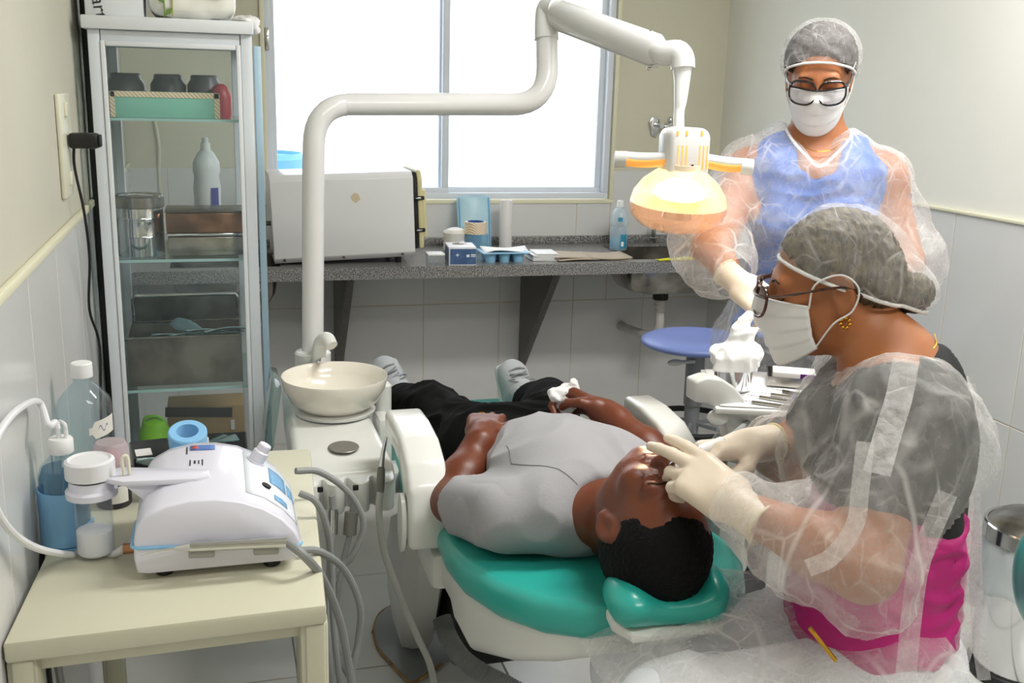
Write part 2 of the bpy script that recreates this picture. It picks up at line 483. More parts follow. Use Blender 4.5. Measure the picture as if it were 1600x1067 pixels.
# ---------------------------------------------------------------- room
XL, XR, YB, YF, ZC, ZT = -0.326, 2.19, 4.28, -1.25, 2.62, 1.168
TW, TZ = 0.34, 0.591
random.seed(4)
floor = struct('floor', G().box(((XL+XR)/2, (YB+YF)/2, -0.052), (XR-XL+0.4, YB-YF+0.4, 0.1)), 'floor_grout')
ceiling = struct('ceiling', G().box(((XL+XR)/2, (YB+YF)/2, ZC+0.05), (XR-XL+0.4, YB-YF+0.4, 0.1)), 'ceiling_paint')
def tile_set(parent, me_fn, cells):
    cache = {}
    for (key, loc) in cells:
        if key not in cache: cache[key] = me_fn(key)
        o = bpy.data.objects.new('tile', cache[key]); C.objects.link(o); o.location = loc; attach(o, parent)
# floor tiles 0.535 m, joints at y 2.448 and 2.983, x 0.17
def cuts(a, b, j, s):
    e = [a]; v = j-math.ceil((j-a)/s)*s
    while v < b:
        if v > a+0.02 and v < b-0.02: e.append(v)
        v += s
    return e+[b]
cells = []
fx, fy = cuts(XL, XR, 0.155, 0.535), cuts(YF, YB, 2.448, 0.535)
for x0, x1 in zip(fx, fx[1:]):
    for y0, y1 in zip(fy, fy[1:]):
        cells.append(((round(x1-x0, 3), round(y1-y0, 3)), ((x0+x1)/2, (y0+y1)/2, -0.0035)))
tile_set(floor, lambda k: G().box((0, 0, 0), (k[0]-0.004, k[1]-0.004, 0.007), bev=0.0015, seg=1).mesh('tile', 'floor_tile'), cells)
# back wall with the window opening
WX0, WX1, WZ0, WZ1 = 0.19, 1.675, 1.03, 2.28
g = G(); T = 0.16
g.box(((XL-0.1+WX0)/2, YB+T/2, ZC/2), (WX0-XL+0.1, T, ZC)); g.box(((XR+0.1+WX1)/2, YB+T/2, ZC/2), (XR+0.1-WX1, T, ZC))
g.box(((WX0+WX1)/2, YB+T/2, WZ0/2), (WX1-WX0, T, WZ0)); g.box(((WX0+WX1)/2, YB+T/2, (WZ1+ZC)/2), (WX1-WX0, T, ZC-WZ1))
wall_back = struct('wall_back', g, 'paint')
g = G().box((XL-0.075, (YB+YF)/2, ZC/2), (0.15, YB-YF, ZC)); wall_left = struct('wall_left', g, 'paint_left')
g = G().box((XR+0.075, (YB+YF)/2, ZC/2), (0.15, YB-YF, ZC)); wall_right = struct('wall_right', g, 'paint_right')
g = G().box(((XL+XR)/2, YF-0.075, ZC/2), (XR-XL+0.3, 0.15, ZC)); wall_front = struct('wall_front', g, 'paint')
# wall tiles: two courses, 0.34 m wide; grout panel behind them
tt = 0.006
def wall_tiles(parent, axis, pos, a, b, j, hole=None):
    e = cuts(a, b, j, TW); cells = []
    for u0, u1 in zip(e, e[1:]):
        for z0, z1 in ((0.0, TZ), (TZ, ZT)):
            if hole and z1 > hole[2]:
                # tiles that meet the window are cut off under it
                if u1 > hole[0]+0.01 and u0 < hole[1]-0.01:
                    if u0 < hole[0]-0.02: cells.append(((u0, hole[0]), (z0, z1)))
                    if u1 > hole[1]+0.02: cells.append(((hole[1], u1), (z0, z1)))
                    cells.append(((max(u0, hole[0]), min(u1, hole[1])), (z0, hole[2]))); continue
            cells.append(((u0, u1), (z0, z1)))
    lst = []
    for (u0, u1), (z0, z1) in cells:
        k = (round(u1-u0, 3), round(z1-z0, 3)); c = ((u0+u1)/2, (z0+z1)/2)
        lst.append((k, (c[0], pos, c[1]) if axis == 'x' else (pos, c[0], c[1])))
    if axis == 'x': fn = lambda k: G().box((0, 0, 0), (k[0]-0.003, tt, k[1]-0.003), bev=0.0012, seg=1).mesh('tile', 'wall_tile')
    else: fn = lambda k: G().box((0, 0, 0), (tt, k[0]-0.003, k[1]-0.003), bev=0.0012, seg=1).mesh('tile', 'wall_tile')
    tile_set(parent, fn, lst)
wall_tiles(wall_back, 'x', YB-tt/2-0.001, XL, XR, 0.838, (WX0, WX1, WZ0-0.004))
wall_tiles(wall_left, 'y', XL+tt/2+0.001, YF, YB, 2.25)
wall_tiles(wall_right, 'y', XR-tt/2-0.001, YF, YB, 2.67)
for par, cc, ss in ((wall_back, ((XL+WX0)/2, YB-0.003, ZT/2), (WX0-XL, 0.0054, ZT)), (wall_back, ((XR+WX1)/2, YB-0.003, ZT/2), (XR-WX1, 0.0054, ZT)),
                    (wall_back, ((WX0+WX1)/2, YB-0.003, (WZ0-0.012)/2), (WX1-WX0, 0.0054, WZ0-0.012)),
                    (wall_left, (XL+0.003, (YB+YF)/2, ZT/2), (0.0054, YB-YF, ZT)), (wall_right, (XR-0.003, (YB+YF)/2, ZT/2), (0.0054, YB-YF, ZT))):
    G().box(cc, ss).out('grout', 'grout', par)
struct('trim_1', G().box((XL+0.007, (YB+YF)/2, ZT+0.008), (0.012, YB-YF, 0.018), bev=0.003), 'trim_cream')
struct('trim_2', G().box((XR-0.007, (YB+YF)/2, ZT+0.005), (0.012, YB-YF, 0.012), bev=0.003), 'trim_cream')
# window: aluminium frame, two sliding sashes, glass, latch, cream rim
glass('window_glass', '#fbfdff', 1.4, 0.01)
g = G()
def fr(g, x0, x1, z0, z1, w, y, d, bev=0.003):
    g.box(((x0+x1)/2, y, z0+w/2), (x1-x0, d, w), bev=bev); g.box(((x0+x1)/2, y, z1-w/2), (x1-x0, d, w), bev=bev)
    g.box((x0+w/2, y, (z0+z1)/2), (w, d, z1-z0-2*w), bev=bev); g.box((x1-w/2, y, (z0+z1)/2), (w, d, z1-z0-2*w), bev=bev)
fr(g, WX0+0.012, WX1-0.012, WZ0+0.012, WZ1-0.012, 0.026, YB+0.03, 0.06)
win = struct('window_1', g, 'aluminium')
g = G(); fr(g, WX0-0.004, WX1+0.010, WZ0-0.008, WZ1+0.01, 0.018, YB-0.002, 0.02); g.out('window_trim', 'trim_cream', win)
sl = G(); fr(sl, WX0+0.022, 0.944, WZ0+0.03, WZ1-0.03, 0.030, YB+0.012, 0.022); sl = sl.out('sash', 'aluminium', win)
sr = G(); fr(sr, 0.906, WX1-0.034, WZ0+0.03, WZ1-0.03, 0.030, YB+0.045, 0.022); sr = sr.out('sash', 'aluminium', win)
G().box(((WX0+0.052+0.914)/2, YB+0.012, (WZ0+WZ1)/2), (0.914-WX0-0.048, 0.004, WZ1-WZ0-0.116)).out('pane', 'window_glass', sl)
G().box(((0.936+WX1-0.064)/2, YB+0.045, (WZ0+WZ1)/2), (WX1-0.064-0.932, 0.004, WZ1-WZ0-0.116)).out('pane', 'window_glass', sr)
G().box((0.214, YB-0.005, 1.665), (0.016, 0.012, 0.085), bev=0.003).box((0.214, YB-0.014, 1.66), (0.008, 0.014, 0.03), bev=0.002)\
   .cyl((0.214, YB-0.008, 1.70), 0.006, 0.008, (math.pi/2, 0, 0), 10).cyl((0.214, YB-0.008, 1.63), 0.006, 0.008, (math.pi/2, 0, 0), 10).out('latch', 'chrome', sl)
# outside: pale yard and a blue barrel
struct('ground', G().box((1, 24.5, 0.14), (70, 40, 0.1)), 'concrete_out')
g = G().lathe([(0, 0), (0.27, 0), (0.28, 0.03), (0.28, 0.30), (0.295, 0.33), (0.28, 0.36), (0.28, 0.62), (0.295, 0.65), (0.28, 0.68), (0.275, 0.9), (0.25, 0.93), (0.25, 0.91), (0, 0.91)], (0.22, 6.0, 0.191))
g.box((0.22, 6.0, 0.3), (0.02, 0.02, 0.02))
tag(g.out('barrel', 'barrel_blue'), 'pale blue barrel standing outside the window', 'barrel')
# unseen fixtures that carry the two tube lights; the first replaces a flash
pm('tube_white', '#ffffff', 0.4, emit='#ffffff', es=3.0)
pm('fixture_white', '#e8e8e6', 0.4)
for i, yy in enumerate((0.35, 1.75)):
    xx = (1.05, 1.45)[i]
    t = thing('unseen_ceiling_lamp', ('white ceiling fixture with two fluorescent tubes, unseen, added in place of flash', 'white ceiling fixture with two fluorescent tubes over the patient')[i], 'ceiling lamp', (xx, yy, ZC), 'ceiling lamps')
    G().box((xx, yy, ZC-0.006), (1.26, 0.2, 0.012), bev=0.003).out('housing', 'fixture_white', t)
    for s in (-0.15, 0.15):
        G().cyl((xx-0.58, yy+s, ZC-0.022), 0.013, 1.16, (0, math.pi/2, 0), 12).out('tube', 'tube_white', t)
# left wall socket, plug adapter and its lead
pm('socket_cream', '#e2dfcb', 0.35); pm('plastic_black', '#151517', 0.35)
tag_ = thing('wall_socket', 'cream double wall socket plate beside the glass cabinet', 'socket', (XL, 2.53, 1.34))
G().prism([(2.44, 1.24), (2.61, 1.24), (2.61, 1.465), (2.44, 1.465)], 'x', XL+0.0005, XL+0.011, bev=0.004).out('plate', 'socket_cream', tag_)
G().box((XL+0.013, 2.525, 1.43), (0.006, 0.05, 0.03), bev=0.002).out('insert', 'socket_cream', tag_)
G().box((XL+0.013, 2.525, 1.28), (0.006, 0.05, 0.03), bev=0.002).out('insert', 'socket_cream', tag_)
ad = thing('plug_adapter', 'black power adapter plugged into the wall socket with its lead', 'adapter', (XL+0.03, 2.53, 1.36))
G().box((XL+0.045, 2.53, 1.362), (0.062, 0.045, 0.034), bev=0.006).out('body', 'plastic_black', ad)
G().box((XL+0.078, 2.53, 1.362), (0.006, 0.038, 0.028), bev=0.003).out('cap', 'rubber_black', ad)
G().tube([(XL+0.022, 2.53, 1.35), (XL+0.02, 2.535, 1.30), (XL+0.03, 2.56, 1.2), (XL+0.028, 2.62, 1.08), (XL+0.016, 2.65, 0.95), (XL+0.028, 2.7, 0.84), (XL+0.016, 2.72, 0.62), (XL+0.02, 2.70, 0.3), (XL+0.02, 2.6, 0.012)], 0.0032, 8).out('lead', 'rubber_black', ad)
# chrome wall valve to the right of the window
v = thing('wall_valve', 'chrome bracket valve on the painted wall beside the window', 'valve', (1.87, YB, 1.36))
G().prism([(1.835, 1.375), (1.85, 1.40), (1.885, 1.395), (1.89, 1.36), (1.872, 1.31), (1.85, 1.32)], 'y', YB-0.012, YB-0.0005, bev=0.003).out('plate', 'chrome', v)
G().cyl((1.875, YB-0.01, 1.365), 0.011, 0.05, (math.pi/2, 0, 0), 14).tube([(1.875, YB-0.045, 1.365), (1.90, YB-0.05, 1.362), (1.925, YB-0.05, 1.372)], 0.008, 10).out('spout', 'chrome', v)
G().ell((1.918, YB-0.05, 1.388), (0.012, 0.012, 0.016)).out('knob', 'chrome', v)
# back wall outlet (seen through the cabinet) and its cable
v = thing('wall_outlet', 'white oval outlet plate on the rear wall behind the cabinet', 'outlet', (-0.02, YB, 1.385))
G().prism([(-0.075+0.05*math.cos(a)*1.0, 1.395+0.026*math.sin(a)) for a in [i*math.pi/8 for i in range(16)]], 'y', YB-0.010, YB-0.0005, bev=0.003).out('plate', 'socket_cream', v)
G().cyl((-0.075, YB-0.008, 1.39), 0.006, 0.004, (math.pi/2, 0, 0), 10).out('screw', 'chrome', v)
v = G().tube([(-0.25, YB-0.012, 1.415), (-0.22, YB-0.012, 1.36), (-0.205, YB-0.012, 1.25), (-0.21, YB-0.012, 1.12), (-0.20, YB-0.016, 0.9)], 0.006, 8).out('cable', 'socket_cream')
tag(v, 'pale cable running down the rear wall behind the cabinet', 'cable')
# ---------------------------------------------------------------- granite counter with sinks
pm('label_white', '#e9e6e4', 0.5); pm('ink_red', '#a8454c', 0.5); pm('ink_blue', '#3a4a9a', 0.5); pm('ink_dark', '#25252c', 0.6)
pm('print_white', '#f2f4f8', 0.5)
ZK, YK = 0.85, 3.735
ct = thing('counter', 'long grey speckled granite counter under the window', 'counter', (0.93, 4.0, 0.0))
SX = ((-0.17, 0.215), (1.60, 2.02))      # sink openings
g = G(); y0s, y1s = 3.80, 4.16
xs = [XL+0.008, SX[0][0], SX[0][1], SX[1][0], SX[1][1], XR-0.008]
for i in range(5):
    a, b = xs[i], xs[i+1]
    if i in (1, 3):
        g.box(((a+b)/2, (YK+y0s)/2, ZK-0.0225), (b-a, y0s-YK, 0.045)); g.box(((a+b)/2, (y1s+4.272)/2, ZK-0.0225), (b-a, 4.272-y1s, 0.045))
    else: g.box(((a+b)/2, (YK+4.272)/2, ZK-0.0225), (b-a, 4.272-YK, 0.045))
g.out('worktop', 'granite', ct)
G().box(((XL+XR)/2, 4.262, ZK+0.016), (XR-XL-0.016, 0.02, 0.032), bev=0.002).out('backsplash', 'granite', ct)
for bx_ in (0.47, 1.285):
    G().prism([(3.80, ZK-0.046), (4.272, ZK-0.046), (4.272, 0.30), (4.255, 0.30)], 'x', bx_-0.015, bx_+0.015, bev=0.002).out('bracket', 'granite_dark', ct)
for i, (a, b) in enumerate(SX):
    g = G(); cx, cy = (a+b)/2, (y0s+y1s)/2; hw, hd = (b-a)/2-0.003, (y1s-y0s)/2-0.003
    prof = [(1.0, 0.0), (0.99, -0.06), (0.95, -0.11), (0.84, -0.145), (0.55, -0.16), (0.12, -0.163)]
    rings = []
    for s, z in prof:
        rings.append([g.bm.verts.new((cx+hw*s*math.copysign(abs(math.cos(t))**0.45, math.cos(t)), cy+hd*s*math.copysign(abs(math.sin(t))**0.45, math.sin(t)), ZK-0.004+z)) for t in [2*math.pi*k/40 for k in range(40)]])
    for A, B in zip(rings, rings[1:]):
        for k in range(40): g.bm.faces.new((A[k], A[(k+1) % 40], B[(k+1) % 40], B[k]))
    g.bm.faces.new(rings[-1])
    sk = g.out('sink_bowl', 'steel', ct)
    lx = (0.11, 1.93)[i]
    G().box((lx, y0s-0.004+0.004*0, ZK-0.075), (0.10, 0.0015, 0.03)).out('sink_label', 'label_white', sk)
    G().box((lx, y0s-0.0055, ZK-0.068), (0.05, 0.001, 0.002)).box((lx, y0s-0.0055, ZK-0.078), (0.08, 0.001, 0.0025)).box((lx-0.047, y0s-0.0055, ZK-0.075), (0.0015, 0.001, 0.028)).out('label_print', 'ink_red', sk)
    pm('drain_grey', '#c9c6bf', 0.5)
    G().cyl((cx, cy, ZK-0.205), 0.033, 0.042, seg=20).out('drain_collar', 'rubber_black', ct)
    G().lathe([(0.024, 0), (0.027, -0.01), (0.022, -0.02), (0.027, -0.03), (0.022, -0.04), (0.025, -0.05), (0.02, -0.06)], (cx, cy, ZK-0.204), seg=16)\
       .tube([(cx, cy, ZK-0.255), (cx, cy, ZK-0.33), (cx-0.02, cy+0.05, ZK-0.375), (cx-0.05, 4.20, ZK-0.385), (cx-0.055, 4.272, ZK-0.385)], 0.021, 12).out('drain_pipe', 'drain_grey', ct)
# taps
for cx in (0.02, 1.86):
    t = thing('tap', 'chrome sink tap standing on the granite counter' if cx > 1 else 'chrome tap behind the sink hidden by the glass cabinet', 'tap', (cx, 4.2, ZK))
    G().cyl((cx, 4.205, ZK), 0.016, 0.03, seg=16, bev=0.003).cyl((cx, 4.205, ZK+0.03), 0.011, 0.035, seg=16).out('base', 'chrome', t)
    G().tube([(cx, 4.205, ZK+0.06), (cx, 4.19, ZK+0.085), (cx, 4.13, ZK+0.09), (cx, 4.105, ZK+0.07)], 0.009, 12).out('spout', 'chrome', t)
    G().box((cx, 4.205, ZK+0.078), (0.05, 0.01, 0.01), bev=0.003).box((cx, 4.205, ZK+0.078), (0.01, 0.05, 0.01), bev=0.003).out('handle', 'chrome', t)

# ---------------------------------------------------------------- steriliser on the counter
pm('enamel_white', '#e7e6e6', 0.3, var=0.03, vs=3); pm('door_cream', '#d9d0a0', 0.4, var=0.08)
pm('stain_tan', '#d8c6a6', 0.5)
au = thing('steriliser', 'white enamelled box steriliser with cream door, tilted on the counter', 'steriliser', (0.45, 3.95, ZK))
tilt = math.radians(-2.2)
R = Matrix.Rotation(tilt, 3, 'Y')
def A_(x, y, z): return Vector((0.195, 3.80, 0.856)) + R @ Vector((x, y, z))
g = G().prism([(0, 0.02), (0.02, 0), (0.30, 0), (0.32, 0.02), (0.32, 0.27), (0.29, 0.32), (0.03, 0.32), (0, 0.30)], 'x', 0, 0.52, bev=0.004, rot=R, c=A_(0, 0, 0)); g.out('body', 'enamel_white', au)
g = G().prism([(0.012, 0.03), (0.31, 0.03), (0.31, 0.28), (0.28, 0.315), (0.035, 0.315), (0.012, 0.29)], 'x', 0.521, 0.536, bev=0.003, rot=R, c=A_(0, 0, 0)); g.out('door_seal', 'rubber_black', au)
g = G().prism([(0.008, 0.03), (0.31, 0.03), (0.31, 0.29), (0.29, 0.322), (0.03, 0.322), (0.008, 0.29)], 'x', 0.537, 0.556, bev=0.007, rot=R, c=A_(0, 0, 0))
g.prism([(0.02, 0.07), (0.30, 0.07), (0.30, 0.25), (0.02, 0.25)], 'x', 0.55, 0.572, bev=0.009, rot=R, c=A_(0, 0, 0)); g.out('door', 'door_cream', au)
for z in (0.10, 0.22):
    G().box(A_(0.545, 0.006, z), (0.032, 0.012, 0.014), R, bev=0.003).out('hinge', 'rubber_black', au)
    G().box(A_(0.537, -0.001, z), (0.02, 0.005, 0.006), R, bev=0.001).out('hinge_bar', 'chrome', au)
for x in (0.035, 0.25, 0.47):
    G().cyl(A_(x, 0.0, 0.014), 0.005, 0.003, (math.pi/2, 0, 0), 10).out('screw', 'steel_dull', au)
for x in (0.04, 0.46):
    for y in (0.04, 0.28):
        p = A_(x, y, 0); G().cyl((p.x, p.y, ZK+0.0005), 0.012, max(0.004, p.z-ZK+0.002), seg=12).out('foot', 'rubber_black', au)
G().prism([(0.285, 0.235), (0.30, 0.25), (0.315, 0.245), (0.322, 0.225), (0.305, 0.212), (0.29, 0.222)], 'y', -0.0006, 0.001, rot=R, c=A_(0, 0, 0)).out('stain', 'stain_tan', au)
for z in (0.03, 0.14):
    G().cyl(A_(-0.022, 0.1, z), 0.009, 0.03, (0, math.pi/2, 0), 12).out('inlet', 'steel_dull', au)

# ---------------------------------------------------------------- things lying on the counter
pm('box_white', '#e9e8ee', 0.5); pm('box_blue', '#4f6f98', 0.5, col2='#2f4a78', vs=14); pm('latex_brown', '#6c6340', 0.5)
gb = thing('glove_box', 'blue and white cardboard glove box open on top', 'box', (0.885, 3.83, ZK))
Rg = Matrix.Rotation(-0.10, 3, 'Z'); cg = Vector((0.888, 3.80, ZK))
G().box(cg+Vector((0, 0, 0.035)), (0.104, 0.125, 0.07), Rg, bev=0.002).out('carton', 'box_white', gb)
G().box(cg+Rg@Vector((0.002, -0.0632, 0.034)), (0.098, 0.0012, 0.058), Rg).out('printed_side', 'box_blue', gb)
G().box(cg+Rg@Vector((-0.0524, 0.0, 0.034)), (0.0012, 0.118, 0.058), Rg).out('printed_end', 'box_blue', gb)
G().box(cg+Rg@Vector((-0.02, -0.0642, 0.04)), (0.012, 0.001, 0.003), Rg).box(cg+Rg@Vector((-0.02, -0.0642, 0.04)), (0.003, 0.001, 0.012), Rg)\
   .box(cg+Rg@Vector((0.02, -0.0642, 0.037)), (0.011, 0.001, 0.010), Rg).box(cg+Rg@Vector((0.04, -0.0642, 0.041)), (0.018, 0.001, 0.004), Rg).box(cg+Rg@Vector((0.04, -0.0642, 0.035)), (0.018, 0.001, 0.003), Rg).out('print', 'print_white', gb)
G().lathe([(0, 0.0), (0.03, 0.0), (0.026, 0.003), (0, 0.004)], cg+Vector((0.0, 0.02, 0.0695)), sx=1.0, sy=0.6).out('opening', 'latex_brown', gb)
g = G().grid(lambda u, v: cg+Vector((-0.005+0.03*u, 0.005+0.025*v, 0.0705+0.012*math.sin(3.1*u)*math.sin(3.1*v))), 6, 6); g.out('glove_edge', 'box_white', gb)
pm('jar_white', '#ece9e4', 0.5, bump=0.2, bs=40)
o = G().lathe([(0, 0), (0.046, 0), (0.05, 0.006), (0.046, 0.05), (0.052, 0.075), (0.049, 0.082), (0.043, 0.075), (0.036, 0.088), (0.015, 0.095), (0, 0.09)], (0.935, 4.10, ZK), seg=20).out('cotton_jar', 'jar_white')
tag(o, 'white jar heaped with cotton behind the glove box', 'jar')
pm('pouch_blue', '#9fcbe2', 0.35, col2='#c4e2ee', vs=5); pm('pouch_edge', '#6fb0dc', 0.4)
pr_ = thing('pouch_roll', 'light blue sterilisation pouch sheet standing against the tiles', 'pouch roll', (1.04, 4.2, ZK))
def sheet(u, v):
    x = 0.965+0.145*u; bow = 0.02*math.sin(math.pi*u)
    return Vector((x, 4.225-bow*0.8-0.045*(1-v)**2-0.02*math.sin(v*3), ZK+0.002+0.215*v-0.012*(abs(u-0.5)*2)**6*v))
G().grid(sheet, 14, 14, thick=0.0015).out('sheet', 'pouch_blue', pr_, ang=2)
for u in (0.06, 0.94):
    G().tube([sheet(u, v)+Vector((0, -0.003, 0)) for v in (0.02, 0.25, 0.5, 0.75, 0.97)], 0.003, 6, flat=(1, 1)).out('seal_strip', 'pouch_edge', pr_)
glass('plastic_blue_clear', '#d3ecf7', 1.4, 0.1, haze=0.35, hazecol='#bfe0f0')
tr_ = thing('tape_roll', 'roll of checked indicator tape with blue core on a clear roll', 'tape', (1.0, 4.08, ZK))
G().lathe([(0.043, 0), (0.047, 0.003), (0.047, 0.072), (0.04, 0.075), (0.02, 0.075), (0.02, 0.0), (0.043, 0)], (1.015, 4.06, ZK), seg=24).out('clear_roll', 'plastic_blue_clear', tr_)
m, n, l = nt('tape_check'); MATS['tape_check'] = m
out = n.new('ShaderNodeOutputMaterial'); b = n.new('ShaderNodeBsdfPrincipled'); l.new(b.outputs[0], out.inputs[0])
tc = n.new('ShaderNodeTexCoord'); wv = n.new('ShaderNodeTexWave'); wv.inputs['Scale'].default_value = 60; wv.bands_direction = 'DIAGONAL'
l.new(tc.outputs['Object'], wv.inputs[0]); l.new(ramp(n, l, wv.outputs[0], 0.35, hx('#efe9d8'), 0.65, hx('#dcb787')), b.inputs['Base Color'])
G().lathe([(0.034, 0), (0.045, 0), (0.045, 0.048), (0.034, 0.048), (0.034, 0)], (1.010, 4.06, ZK+0.0755), seg=28).out('tape', 'tape_check', tr_)
pm('core_blue', '#2c5aa6', 0.5)
G().lathe([(0.030, -0.001), (0.0338, -0.001), (0.0338, 0.0485), (0.030, 0.0485), (0.030, -0.001)], (1.010, 4.06, ZK+0.077), seg=28).out('core', 'core_blue', tr_)
pm('film_white', '#e4e1e0', 0.25)
o = G().lathe([(0.027, 0), (0.027, 0.196), (0.0255, 0.199), (0.022, 0.197), (0.021, 0.19), (0.021, 0.002), (0.027, 0)], (1.165, 4.16, ZK), seg=24).out('film_roll', 'film_white')
tag(o, 'tall white rolled film tube standing beside the pouch sheet', 'roll')
pm('tray_blue', '#8fc4e4', 0.4); pm('paper_white', '#f3f3f4', 0.7, bump=0.15, bs=20)
ty = thing('cup_tray', 'light blue plastic tray of round cups lying on the counter', 'tray', (1.06, 3.83, ZK))
for i in range(3):
    for j in range(2):
        G().lathe([(0, 0), (0.018, 0), (0.025, 0.036), (0.023, 0.036), (0.016, 0.003), (0, 0.003)], (1.005+0.056*i, 3.80+0.055*j, ZK+0.0005), seg=18).out('cup', 'tray_blue', ty)
G().box((1.061, 3.828, ZK+0.0385), (0.185, 0.13, 0.005), bev=0.002).out('rim', 'tray_blue', ty)
def sh2(u, v):
    e = 0.012*max(0, abs(u-0.5)*2-0.6)*2.5
    return Vector((0.975+0.185*u+0.01*v, 3.775+0.115*v, ZK+0.0435+0.004*math.sin(5*u+2*v)+0.003-e*0.6*(1-v)))
o = G().grid(sh2, 12, 6, thick=0.002).out('paper_sheet', 'paper_white', ang=2)
tag(o, 'white paper sheet lying over the blue cup tray', 'paper')
random.seed(11)
for i in range(5):
    a = random.uniform(-0.08, 0.08)
    o = G().box((1.235+random.uniform(-0.01, 0.01), 3.86, ZK+0.003+0.006*i), (0.115-0.006*i, 0.115, 0.0045), (0.0, random.uniform(-0.01, 0.01), a), bev=0.001).out('napkin', 'paper_white')
    tag(o, 'folded white napkin in the small stack beside the blue cup tray', 'napkin', 'stacked napkins on the counter')
pm('paper_brown', '#b7a998', 0.8, bump=0.25, bs=18)
for i, (x, y, a, z) in enumerate(((1.36, 3.86, 0.05, 0.0), (1.355, 3.87, -0.03, 0.0065), (1.50, 3.87, -0.12, 0.0), (1.505, 3.86, -0.05, 0.0065))):
    def pp(u, v, x=x, y=y, z=z, a=a, i=i):
        q = Matrix.Rotation(a, 3, 'Z') @ Vector((0.17*(u-0.5), 0.16*(v-0.5), 0))
        return Vector((x, y, ZK+z+0.006)) + q + Vector((0, 0, 0.004*math.sin(3*u+i)+0.008*max(0, u-0.7)*(i % 2)))
    o = G().grid(pp, 8, 6, thick=0.004).out('paper_towel', 'paper_brown', ang=2)
    tag(o, 'brown paper towel lying flat beside the white napkins' if i < 2 else 'brown paper towel with curled edge near the alcohol bottle', 'paper towel', ('towels by the napkins', 'towels by the bottle')[i // 2])
# alcohol bottle
glass('bottle_clear', '#eef6fa', 1.4, 0.06, haze=0.45, hazecol='#eaf2f6'); pm('liquid_blue', '#7cc0dc', 0.2)
pm('label_teal', '#2f8fb0', 0.5); pm('cap_white', '#f0f0f0', 0.4)
def bottle_prof(s=1.0): return [(0, 0), (0.034*s, 0), (0.038*s, 0.006), (0.038*s, 0.085), (0.033*s, 0.10), (0.038*s, 0.115), (0.036*s, 0.15), (0.022*s, 0.175), (0.013*s, 0.18), (0.013*s, 0.19), (0, 0.19)]
ab = thing('alcohol_bottle', 'translucent bottle with blue liquid and teal label near the sink', 'bottle', (1.632, 4.05, ZK))
G().lathe(bottle_prof(), (1.632, 4.05, ZK), seg=24).out('bottle', 'bottle_clear', ab)
G().lathe([(0, 0.003), (0.034, 0.003), (0.0365, 0.008), (0.0365, 0.05), (0, 0.05)], (1.632, 4.05, ZK), seg=24).out('liquid', 'liquid_blue', ab)
G().cyl((1.632, 4.05, ZK+0.18), 0.016, 0.03, seg=16, bev=0.003, r2=0.013).out('cap', 'cap_white', ab)
def lab(c, r, a0, a1, z0, z1, dr=0.0008):
    return G().grid(lambda u, v: Vector((c[0]+(r+dr)*math.cos(a0+(a1-a0)*u), c[1]+(r+dr)*math.sin(a0+(a1-a0)*u), c[2]+z0+(z1-z0)*v)), 10, 1)
lab((1.632, 4.05, ZK), 0.038, -1.75, -0.9, 0.012, 0.07).out('label', 'label_teal', ab, ang=2)
lab((1.632, 4.05, ZK), 0.0385, -1.65, -1.35, 0.02, 0.04).out('label_window', 'print_white', ab, ang=2)
lab((1.632, 4.05, ZK), 0.038, -2.1, -1.6, 0.125, 0.142, 0.0012).out('emblem', 'label_teal', ab, ang=2)
# dark can
pm('can_dark', '#2a2430', 0.35)
cn = thing('dark_can', 'dark bottle with violet blue label standing by the sink', 'bottle', (1.575, 3.9, ZK))
cc = (1.70, 4.21, ZK)
cn.location = cc
G().lathe([(0, 0), (0.03, 0), (0.032, 0.004), (0.032, 0.07), (0.02, 0.085), (0.014, 0.088), (0.014, 0.105), (0, 0.105)], cc, seg=20).out('body', 'can_dark', cn)
lab(cc, 0.032, -2.2, -1.0, 0.01, 0.065).out('label', 'ink_blue', cn, ang=2)
lab(cc, 0.0325, -1.9, -1.4, 0.018, 0.026).out('label_print', 'print_white', cn, ang=2)
pm('yellow_cloth', '#d6d23a', 0.8, bump=0.3)
o = G().grid(lambda u, v: Vector((1.69+0.19*u, 3.745+0.04*v, ZK+0.004+0.006*math.sin(7*u)*math.sin(4*v)+0.004*u)), 12, 5, thick=0.003).out('yellow_cloth', 'yellow_cloth', ang=2)
tag(o, 'thin yellow cloth lying on the counter edge by the sink', 'cloth')
glass('plastic_clear', '#f4f7f8', 1.4, 0.05, haze=0.12)
bx = thing('clear_box', 'small clear plastic box with white lid beside the glove box', 'box', (0.79, 3.79, ZK))
G().box((0.785, 3.785, ZK+0.018), (0.06, 0.06, 0.035), bev=0.004).out('tub', 'plastic_clear', bx)
G().box((0.785, 3.785, ZK+0.040), (0.066, 0.066, 0.008), bev=0.003).out('lid', 'cap_white', bx)
